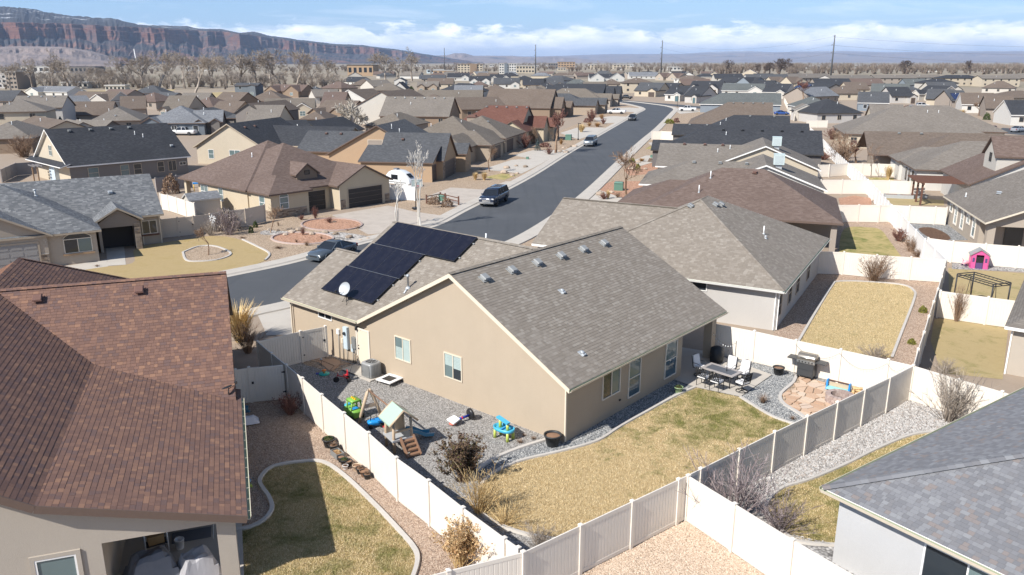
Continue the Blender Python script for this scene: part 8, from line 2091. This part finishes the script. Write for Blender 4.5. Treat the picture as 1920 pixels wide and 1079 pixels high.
for u,v,vt,lb_ in ((1084,263,232,'dark street lamp post beside the silver pickup'),(1270,200,163,'dark street lamp post right of the bend'),(1779,205,175,'dark lamp post among the right garages'),(428,224,207,'dark lamp post beside the tan low house')):
    g,H = px_h(u,v,vt); o = empty('street_lamp',(g.x,g.y,0),0,lb_,'street lamp','street lamps'); m_ = MB(); m_.lathe([(.16,0),(.16,.3),(.08,.4),(.06,H)],n=8); m_.obj('post','pole_dark',o); m_ = MB(); m_.box((.25,0,H),(.7,.22,.12)); m_.obj('head','pole_dark',o)
g,H = px_h(533,232,210); o = empty('street_sign',(g.x,g.y,0),0,'small blue street sign on a post before the arched house','sign'); m_ = MB(); m_.tube([(0,0,0),(0,0,H)],.04,6); m_.obj('post','pole_dark',o); m_ = MB(); m_.box((0,0,H - .35),(.75,.05,.7)); m_.obj('plate','car_blue',o)
# boulders along the stone beds
rr = random.Random(31)
def rock_mesh(seed):
    r_ = random.Random(seed); m_ = MB(); n = 7; secs = []
    for z,k in ((0,.8),(.25,1.0),(.6,.8),(.8,.4)): secs.append([(k * .5 * (1 + r_.uniform(-.2,.2)) * math.cos(2 * math.pi * i / n),k * .5 * (1 + r_.uniform(-.2,.2)) * math.sin(2 * math.pi * i / n),z * .6 + r_.uniform(-.04,.04)) for i in range(n)])
    loft(m_,secs); m_.sm = set(); return m_.mesh('boulder','boulder')
RK = [rock_mesh(k) for k in range(4)]
BL = [(627,417),(1068,277),(1056,278),(1078,276),(950,316),(968,312),(985,314),(945,325),(970,326),(905,318),(960,330),(1125,366),(1146,362),(1050,285),(1062,287),(520,433),(548,437),(585,440),(630,440),(655,446),(676,452),(690,449),(505,432),(535,441),(610,437),(560,432),(1185,318),(1210,318),(1196,305)]
for k,(u,v) in enumerate(BL):
    g = G(u,v); q = link('boulder',RK[k % 4],None,(g.x,g.y,-.02),rr.uniform(0,6)); s = rr.uniform(.6,1.3) if u > 700 else rr.uniform(.4,.8); q.scale = (s,s,s * .8)
    w0 = ('the upper red island' if k == 0 else 'the blue spruce bed' if 1040 < u < 1090 else 'the stone bed before the weathered hip house' if 900 < u < 1000 else 'the red kerb bed on the right' if u > 1100 else 'the dry stone stream behind the slate car')
    tag(q,'tan boulder lying in %s' % w0,'boulder','boulders in %s' % w0)
# ------------------------------------------------------------------ town, poles, mesa, haze
def block(label,u0,u1,vt,vb,mat,rows=3,cols=6,depth=25,roofmat='trim_grey',step=None):
    a,b_ = G(u0,vb),G(u1,vb); g,H = px_h((u0 + u1) / 2,vb,vt); L = (b_ - a).length; F = Frame(a,bearing(a,b_))
    o = empty('town_building',(a.x,a.y,0),F.rz,label,'building','buildings of the town'); m_ = MB(); m_.box2((0,0,0),(L,depth,H)); m_.obj('wall',mat,o); m_ = MB(); m_.box2((-.4,-.4,H),(L + .4,depth + .4,H + .7)); m_.obj('parapet',roofmat,o)
    wm = MB(); wm.box2((-.5,-.12,0),(.5,.05,1.0)); me = wm.mesh('window','glass')
    for r_ in range(rows):
        for c_ in range(cols): q = link('window',me,o,(L * (c_ + .5) / cols,0,H * (r_ + .35) / rows)); q.scale = (L / cols * .55,1,H / rows * .45)
    if step: m_ = MB(); m_.box2((L * step[0],-1.5,0),(L * step[1],4,H * step[2])); m_.obj('bay',step[3],o)
    return o
block('brick hall with a dark curved roof left of the great cottonwoods',652,700,123,143,'st_orange',1,5,40,'trim_dark'); block('tan office block with brown bays in the town',858,905,121,138,'st_beige',4,8,25,'st_brown',(.5,.78,1.02,'st_brown')); block('white and grey striped block right of the tan office',936,968,120,139,'st_snow',4,7,20,'trim_grey',(.3,.5,1.05,'st_greyblue'))
block('low cream building right of the striped block',968,1002,124,138,'st_beige',2,6); block('tan brick office with a dark wing',1046,1078,117,130,'st_orange',3,6,25,'st_brown'); block('dark low wing left of the tan brick office',1028,1046,119,130,'st_warm',2,4)
block('grey block of flats at the left edge',-20,14,132,166,'st_grey',4,4,20); block('brown block with balconies at the left edge',14,34,136,168,'st_taupe',4,3,20); block('long dark-roofed hall behind the cottonwoods',132,180,126,138,'st_warm',1,6,30,'trim_dark'); block('white flat building among the cottonwoods, left',40,95,125,138,'st_snow',1,5,20); block('pale long building behind the cottonwoods',352,395,124,134,'st_snow',1,6,20); block('pale low shed row beyond the ranch house',116,166,156,166,'st_pale',1,5,12); block('cream wall row at the field edge',198,235,162,171,'st_pale',1,5,6)
block('pink-roofed flat hall below the first tall pole',812,850,133,141,'st_orange',1,4); block('pale blue shed left of the tan office',800,832,131,138,'panel_blue',1,4); block('cream low building by the wood at centre right',1150,1180,122,130,'st_beige',2,5); block('white hall on the centre right horizon',1255,1290,126,133,'st_snow',1,5); block('tan block on the centre horizon',1108,1136,122,130,'st_beige',2,5); block('white long shed on the right horizon',1500,1560,124,129,'st_snow',1,6); block('pale warehouse on the right horizon',1590,1650,124,128,'st_snow',1,6)
rr = random.Random(77)
for k in range(26):
    u = 620 + k * 27 + rr.uniform(-8,8); vb = rr.uniform(125,133); hh = rr.uniform(2.5,5); wd = rr.uniform(8,18)
    block('tiny pale building, number %d along the centre horizon counted from the left' % (k + 1) if False else 'tiny %s building on the centre horizon, %s from the left' % (['white','tan','grey'][k % 3],['first','second','third','fourth','fifth','sixth','seventh','eighth','ninth'][k // 3]),u,u + wd,vb - hh,vb,['st_snow','st_beige','st_grey'][k % 3],1,3,15)
def mast(label,u,vb,vt,r=.45,arms=True,mat='pole_steel',lean=0):
    g,H = px_h(u,vb,vt); o = empty('power_pole',(g.x,g.y,0),0,label,'pole','steel power poles'); m_ = MB(); m_.tube([(0,0,0),(lean,0,H)],[r * 1.35,r * .7],8); m_.obj('shaft',mat,o)
    tips = []
    if arms:
        for f in (.97,.80,.64,.48)[:4 if H > 30 else 3]:
            z = H * f; x0 = lean * f; m_ = MB(); L_ = H * .055
            if f > .9: m_.tube([(x0,0,z),(x0 - L_ * .7,0,z + .6)],.14,5)
            else: m_.tube([(x0,0,z),(x0 - L_,0,z - .2)],.12,5); m_.tube([(x0,0,z + L_ * .8),(x0 - L_,0,z - .2)],.09,5)
            m_.obj('davit_arm',mat,o); tips.append(Vector((g.x + x0 - L_,g.y,z - .2)))
    return tips
T1 = mast('tall steel power pole leaning at right',1556,158,66,.55); T2 = mast('tall steel power pole right of the street bend',1239,143,76,.6); T3 = mast('steel power pole left of centre with faint arms',1004,140,84,.6); T4 = mast('slim dark mast above the tan office',834,139,90,.5,False); mast('slanting white mast among the cottonwoods',259,133,92,.9,False,'pl_white',-3)
def wire(label,a,b_,sag,r=.045):
    m_ = MB(); n = 14; m_.tube([a.lerp(b_,k / n) - Vector((0,0,sag * 4 * (k / n) * (1 - k / n))) for k in range(n + 1)],r,4,cap=False); tag(m_.obj('power_line','pole_steel'),label,'wire','power lines')
for k in range(3):
    wire('%s power line from the leaning pole towards the right edge' % ['top','middle','lower'][k],T1[k],T1[k] + Vector((420,40,4)),9); wire('%s power line between the leaning pole and the bend pole' % ['top','middle','lower'][k],T2[k],T1[k],9,.035)
# mesa: cliffs of the plateau across the valley, built where they stand (kilometres away)
def interp(tab,u):
    if u <= tab[0][0]: return tab[0][1]
    for (a,x),(b_,y) in zip(tab,tab[1:]):
        if u <= b_: t_ = (u - a) / (b_ - a); return x + (y - x) * t_
    return tab[-1][1]
FE = FPX / CP
def rng(name,label,u0,u1,n,dist,sky_,rim,base,foot,mat,seed,rough=1.0,cliff=True,kind='structure',plat=1.28):
    """terrain in (bearing, range): foot, talus, cliff base, rim and skyline heights from sight lines at their own distances"""
    V = []; at = []; m_ = 0
    prof = [(.70,'f',0),(.74,'f',.1),(.78,'t',.12),(.81,'t',.25),(.84,'t',.40),(.87,'t',.58),(.895,'t',.76),(.915,'t',.92),(.93,'b',0),(.936,'c',.3),(.940,'c',.62),(.948,'c',.70),(.952,'c',.95),(.965,'r',0),(.965 + (plat - .965) * .15,'p',.12),(.965 + (plat - .965) * .35,'p',.35),(.965 + (plat - .965) * .6,'p',.62),(.965 + (plat - .965) * .85,'p',.88),(plat,'p',1.0),(plat * 1.15,'p',.8)]
    for i in range(n + 1):
        u = u0 + (u1 - u0) * i / n; az_ = math.atan((u - CXP) / FE); D = interp(dist,u)
        D *= 1 + rough * (.055 * mnoise.noise(Vector((u * .012,seed,0))) + .040 * mnoise.noise(Vector((u * .032,seed,3))) + .010 * mnoise.noise(Vector((u * .11,seed,7))))
        ev = lambda tab: (YH - interp(tab,u)) / FE * math.cos(az_)
        hr = ev(rim) * D * .965 / math.cos(az_) ** 0 ; hb = ev(base) * D * .93; hs = ev(sky_) * D * plat; hf = ev(foot) * D * .78
        hr += (hr - hb) * rough * (.10 * mnoise.noise(Vector((u * .05,seed,21))) + .06 * mnoise.noise(Vector((u * .2,seed,23)))); hb += (hr - hb) * rough * (.35 * mnoise.noise(Vector((u * .03,seed,31))) + .2 * mnoise.noise(Vector((u * .12,seed,33))))
        for f,z_,k in prof:
            h = {'f': hf * k * 2,'t': hf + (hb - hf) * k,'b': hb,'c': hb + (hr - hb) * k,'r': hr,'p': hr + (hs - hr) * k}[z_]
            r_ = D * f; nz = mnoise.noise(Vector((u * .06,f * 30,seed))) * .5 + mnoise.noise(Vector((u * .2,f * 80,seed + 5))) * .3
            gul = abs(mnoise.noise(Vector((u * .09,f * 5,seed + 9))))
            if z_ == 't': h += rough * (nz - gul * .9 + .25) * (hb - hf) * .30 * math.sin(math.pi * min(1,k)); 
            if z_ == 'p': h += rough * nz * (abs(hs - hr) * .10 + 4)
            if z_ in ('c','r'): r_ *= 1 + rough * .006 * mnoise.noise(Vector((u * .35,f * 40,seed)))
            V.append((r_ * math.sin(az_) / math.cos(az_) * math.cos(az_),r_ * math.cos(az_),h if f > .71 else -2))
    q = len(prof); F_ = []; zn = []
    for i in range(n):
        for k in range(q - 1): a = i * q + k; F_.append((a,a + q,a + q + 1,a + 1)); zn.append(prof[k][0] if False else {'f': 0,'t': .25,'b': .5,'c': .55,'r': .8,'p': .9}[prof[k][1]])
    me = np_mesh(name,V,F_,mat,attr=zn); o = link(name,me); tag(o,label,None,None,kind); return o
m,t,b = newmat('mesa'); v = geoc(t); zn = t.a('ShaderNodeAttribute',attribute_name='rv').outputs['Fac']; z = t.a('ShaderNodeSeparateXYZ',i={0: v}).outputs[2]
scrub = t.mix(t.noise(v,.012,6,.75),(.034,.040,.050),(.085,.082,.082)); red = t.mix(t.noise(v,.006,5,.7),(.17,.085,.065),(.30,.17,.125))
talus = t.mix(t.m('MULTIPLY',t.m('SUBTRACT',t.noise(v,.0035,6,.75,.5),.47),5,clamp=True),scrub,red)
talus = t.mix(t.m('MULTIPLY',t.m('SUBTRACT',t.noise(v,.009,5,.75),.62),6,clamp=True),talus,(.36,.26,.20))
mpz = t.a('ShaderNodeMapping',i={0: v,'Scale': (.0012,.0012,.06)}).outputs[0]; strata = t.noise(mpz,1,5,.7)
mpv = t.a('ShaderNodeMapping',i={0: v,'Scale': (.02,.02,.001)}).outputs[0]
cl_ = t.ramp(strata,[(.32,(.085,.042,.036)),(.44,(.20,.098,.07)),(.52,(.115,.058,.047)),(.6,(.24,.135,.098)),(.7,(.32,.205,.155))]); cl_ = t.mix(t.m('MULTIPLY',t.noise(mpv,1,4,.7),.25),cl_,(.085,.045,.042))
cl_ = t.mix(t.m('MULTIPLY',t.m('SUBTRACT',t.noise(v,.0035,6,.75),.46),6,clamp=True),cl_,(.085,.078,.082))  # bluish dark patches: cloud shadow painted onto the cliffs, with juniper ledges
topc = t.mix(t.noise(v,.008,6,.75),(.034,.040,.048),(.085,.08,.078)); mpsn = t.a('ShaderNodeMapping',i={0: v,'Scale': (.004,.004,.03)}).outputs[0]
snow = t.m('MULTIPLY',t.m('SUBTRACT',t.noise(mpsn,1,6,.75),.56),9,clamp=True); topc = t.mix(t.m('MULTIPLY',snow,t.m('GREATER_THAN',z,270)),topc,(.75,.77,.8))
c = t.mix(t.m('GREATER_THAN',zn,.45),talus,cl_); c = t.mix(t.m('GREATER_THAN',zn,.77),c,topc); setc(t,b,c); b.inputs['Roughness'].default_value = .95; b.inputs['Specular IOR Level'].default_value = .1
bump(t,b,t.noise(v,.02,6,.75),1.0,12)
m,t,b = newmat('ridge'); v = geoc(t); z = t.a('ShaderNodeSeparateXYZ',i={0: v}).outputs[2]
c = t.mix(t.noise(v,.0016,6,.75),(.15,.125,.12),(.33,.25,.21)); c = t.mix(t.m('MULTIPLY',t.m('SUBTRACT',t.noise(v,.0012,6,.75),.5),5,clamp=True),c,(.09,.09,.10))
sn = t.m('MULTIPLY',t.m('MULTIPLY',t.m('SUBTRACT',t.noise(v,.0025,6,.75),.47),8,clamp=True),t.m('MULTIPLY',t.m('SUBTRACT',z,265),.012,clamp=True)); c = t.mix(sn,c,(.8,.82,.85)); setc(t,b,c); b.inputs['Roughness'].default_value = .95; bump(t,b,t.noise(v,.004,6,.75),1.0,40)
SKY = [(-900,4),(0,13),(63,17),(93,23),(140,30),(180,33),(233,37),(267,47),(320,49),(360,50),(377,54),(420,55),(455,62),(480,59),(505,66),(567,75),(633,82),(683,84),(700,87),(747,92),(800,101),(850,108),(900,113)]
RIM = [(-900,34),(0,40),(130,43),(267,50),(330,54),(420,58),(500,68),(567,77),(633,84.5),(690,87),(747,94),(800,103),(850,109.5),(900,114)]
BAS = [(-900,66),(0,69),(130,70),(267,76),(420,84),(500,88),(567,94),(633,98),(700,101),(800,109),(850,112),(900,115)]
FOO = [(-900,104),(0,106),(270,107),(500,110),(700,112),(900,115.5)]
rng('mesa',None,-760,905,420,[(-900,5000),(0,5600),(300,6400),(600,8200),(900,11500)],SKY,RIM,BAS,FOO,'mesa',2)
# pale tongue hill in front of the cliffs, left
rng('foothill',None,-300,225,90,[(-300,4100),(225,4200)],[(-300,90),(-60,84),(40,82),(120,83),(170,90),(200,98),(225,108)],[(-300,92),(0,85),(120,85),(170,92),(200,99),(225,109)],[(-300,98),(0,93),(120,94),(225,111)],[(-300,108),(225,112)],'ridge',21,.5,plat=1.1)
rng('far_hills',None,700,1160,150,[(700,13000),(1160,15000)],[(700,106),(800,104),(838,103),(853,99),(872,99.5),(888,104),(960,104),(1000,107),(1040,104.5),(1075,107),(1120,112),(1160,115)],[(700,107),(838,105),(853,101),(872,101.5),(888,106),(960,106),(1040,107),(1120,113),(1160,115.3)],[(700,110),(860,107),(960,110),(1160,115.5)],[(700,114),(1160,115.8)],'ridge',11,.5)
rng('far_mountains',None,860,2500,300,[(860,24000),(2500,25000)],[(860,112),(960,106),(1040,105),(1140,101.5),(1280,101),(1330,97.5),(1400,95.5),(1447,98),(1520,96),(1580,95.5),(1660,98),(1747,97),(1830,96),(1920,95.5),(2500,97)],[(860,113),(960,108),(1140,104),(1280,104),(1400,100),(1580,100),(1747,101),(1920,100),(2500,101)],[(860,114),(1140,109),(1400,106),(1920,106),(2500,106)],[(860,115.4),(1140,113.5),(2500,113)],'ridge',15,.35)
# haze: even, thin air over the whole valley
m = bpy.data.materials.new('haze'); m.use_nodes = True; MATS['haze'] = m; t = NT(m.node_tree)
for n in list(t.n): t.n.remove(n)
pv = t.a('ShaderNodeVolumePrincipled',i={'Color': (.52,.70,1.0,1),'Density': 3.9e-5,'Anisotropy': 0.2}); t.l.new(pv.outputs[0],t.a('ShaderNodeOutputMaterial').inputs['Volume'])
m_ = MB(); m_.box2((-44000,-43000,-3.5),(44000,44000,560)); tag(m_.obj('haze','haze'),kind='stuff')
# ------------------------------------------------------------------ grass blades and loose stones
def scatter(poly,n,seed):
    P = np.array([(p[0],p[1]) for p in poly]); rg = np.random.default_rng(seed); lo,hi = P.min(0),P.max(0); out = np.zeros((0,2))
    while len(out) < n:
        q = rg.uniform(lo,hi,(n,2)); c = np.zeros(n,bool); j = len(P) - 1
        for i in range(len(P)):
            a,b_ = P[i],P[j]; cond = (a[1] > q[:,1]) != (b_[1] > q[:,1])
            with np.errstate(divide='ignore',invalid='ignore'): xi = (b_[0] - a[0]) * (q[:,1] - a[1]) / (b_[1] - a[1]) + a[0]
            c ^= cond & (q[:,0] < xi); j = i
        out = np.vstack([out,q[c]])
        if c.sum() == 0: break
    return out[:n],rg
def grass(label,poly,n,z,seed,h=.05,mat='grass_blade'):
    q,rg = scatter(poly,n,seed); m_ = len(q); a = rg.uniform(0,2 * np.pi,m_); hh = h * rg.uniform(.5,1.4,m_); wd = .011 * rg.uniform(.6,1.5,m_); l = rg.normal(0,.45,(m_,2)) * hh[:,None]
    V = np.zeros((m_,3,3)); V[:,0,:2] = q - np.stack([np.cos(a),np.sin(a)],1) * wd[:,None]; V[:,1,:2] = q + np.stack([np.cos(a),np.sin(a)],1) * wd[:,None]; V[:,:2,2] = z; V[:,2,:2] = q + l; V[:,2,2] = z + hh
    me = np_mesh('grass',V.reshape(-1,3),np.arange(m_ * 3).reshape(-1,3),mat,attr=rg.random(m_)); tag(link('grass',me),label,'grass',None,'stuff')
def pebbles(label,poly,n,z,seed,s,mat,avoid=()):
    q,rg = scatter(poly,n,seed); m_ = len(q); O = np.array([(1,0,0),(0,1,0),(-1,0,0),(0,-1,0),(0,0,1)],float); sz = s * rg.uniform(.5,1.3,m_)
    a = rg.uniform(0,6.28,m_); V = O[None] * sz[:,None,None] * np.stack([rg.uniform(.7,1.3,m_),rg.uniform(.6,1.1,m_),rg.uniform(.5,.9,m_)],1)[:,None,:]; V += rg.normal(0,.15,V.shape) * sz[:,None,None]
    x = V[...,0] * np.cos(a)[:,None] - V[...,1] * np.sin(a)[:,None]; y = V[...,0] * np.sin(a)[:,None] + V[...,1] * np.cos(a)[:,None]; V[...,0],V[...,1] = x + q[:,:1],y + q[:,1:]; V[...,2] += z
    T_ = np.array([(0,1,4),(1,2,4),(2,3,4),(3,0,4)]); F_ = (T_[None] + (np.arange(m_) * 5)[:,None,None]).reshape(-1,3)
    me = np_mesh('loose_stones',V.reshape(-1,3),F_,mat,attr=np.repeat(rg.random(m_),4)); tag(link('loose_stones',me),label,'gravel',None,'stuff')
grass('short dry grass on the back lawn',LAWN,110000,.016,1,.045); grass('dry grass on the lawn beside the brown-roofed house',LL + [G(430,1140)],80000,.015,2,.045,'grass_left'); grass('dry grass on the lawn before the slate roof',LR + [G(1800,1000),G(1850,850)],40000,.016,3,.05,'grass_left'); grass('tan grass on the lawn of the grey stucco house',LN,60000,.014,4,.045,'grass_tan')
side = [MF.w(-.05,17),MF.w(-.05,0)] + smooth(PX((1022,827),(985,838),(945,853),(915,868),(893,885)),3) + F1[9:3:-1] + F1[3:0:-1]
pebbles('grey gravel of the toy-strewn side yard',side,42000,.006,5,.026,'pebble_grey')
pebbles('blue-grey stones along the back wall and lawn edge',smooth(PX((1022,827),(985,838),(945,853),(915,868),(893,885)),5) + PX((890,915),(903,965)) + LE[60:10:-1] + [MF.w(8.5,-1.4),MF.w(10,-.9),MF.w(10,0),MF.w(0,0)],11000,.010,6,.030,'pebble_blue')
pebbles('blue-grey stones between the patio and the flagstones',[MF.w(14.6,.6)] + PX((1447,704),(1388,746)) + RE + [F2[6] * .9 + F2[7] * .1] + PX((1520,790),(1495,775),(1468,757),(1461,741),(1478,724),(1489,712)) + [F4[2],F4[1],F4[0]],12000,.010,7,.030,'pebble_blue')
pebbles('white river stones along the shaded fence',F2[4:] + F7[1:3] + PX((1830,800)) + LR,17000,.010,8,.055,'pebble_white')
pebbles('cream gravel in the bottom foreground',[F2[0],F2[1],F2[2],F2[3],F3[0],F3[1],F3[2],F3[3],G(1600,1110),G(960,1110)],26000,.008,9,.026,'pebble_cream')
pebbles('pinkish gravel beside the brown-roofed house',F1[3:] + [G(790,1085)] + LL[::-1] + [G(450,985),G(452,800),G(470,757),G(530,757)],24000,.008,10,.024,'pebble_pink')
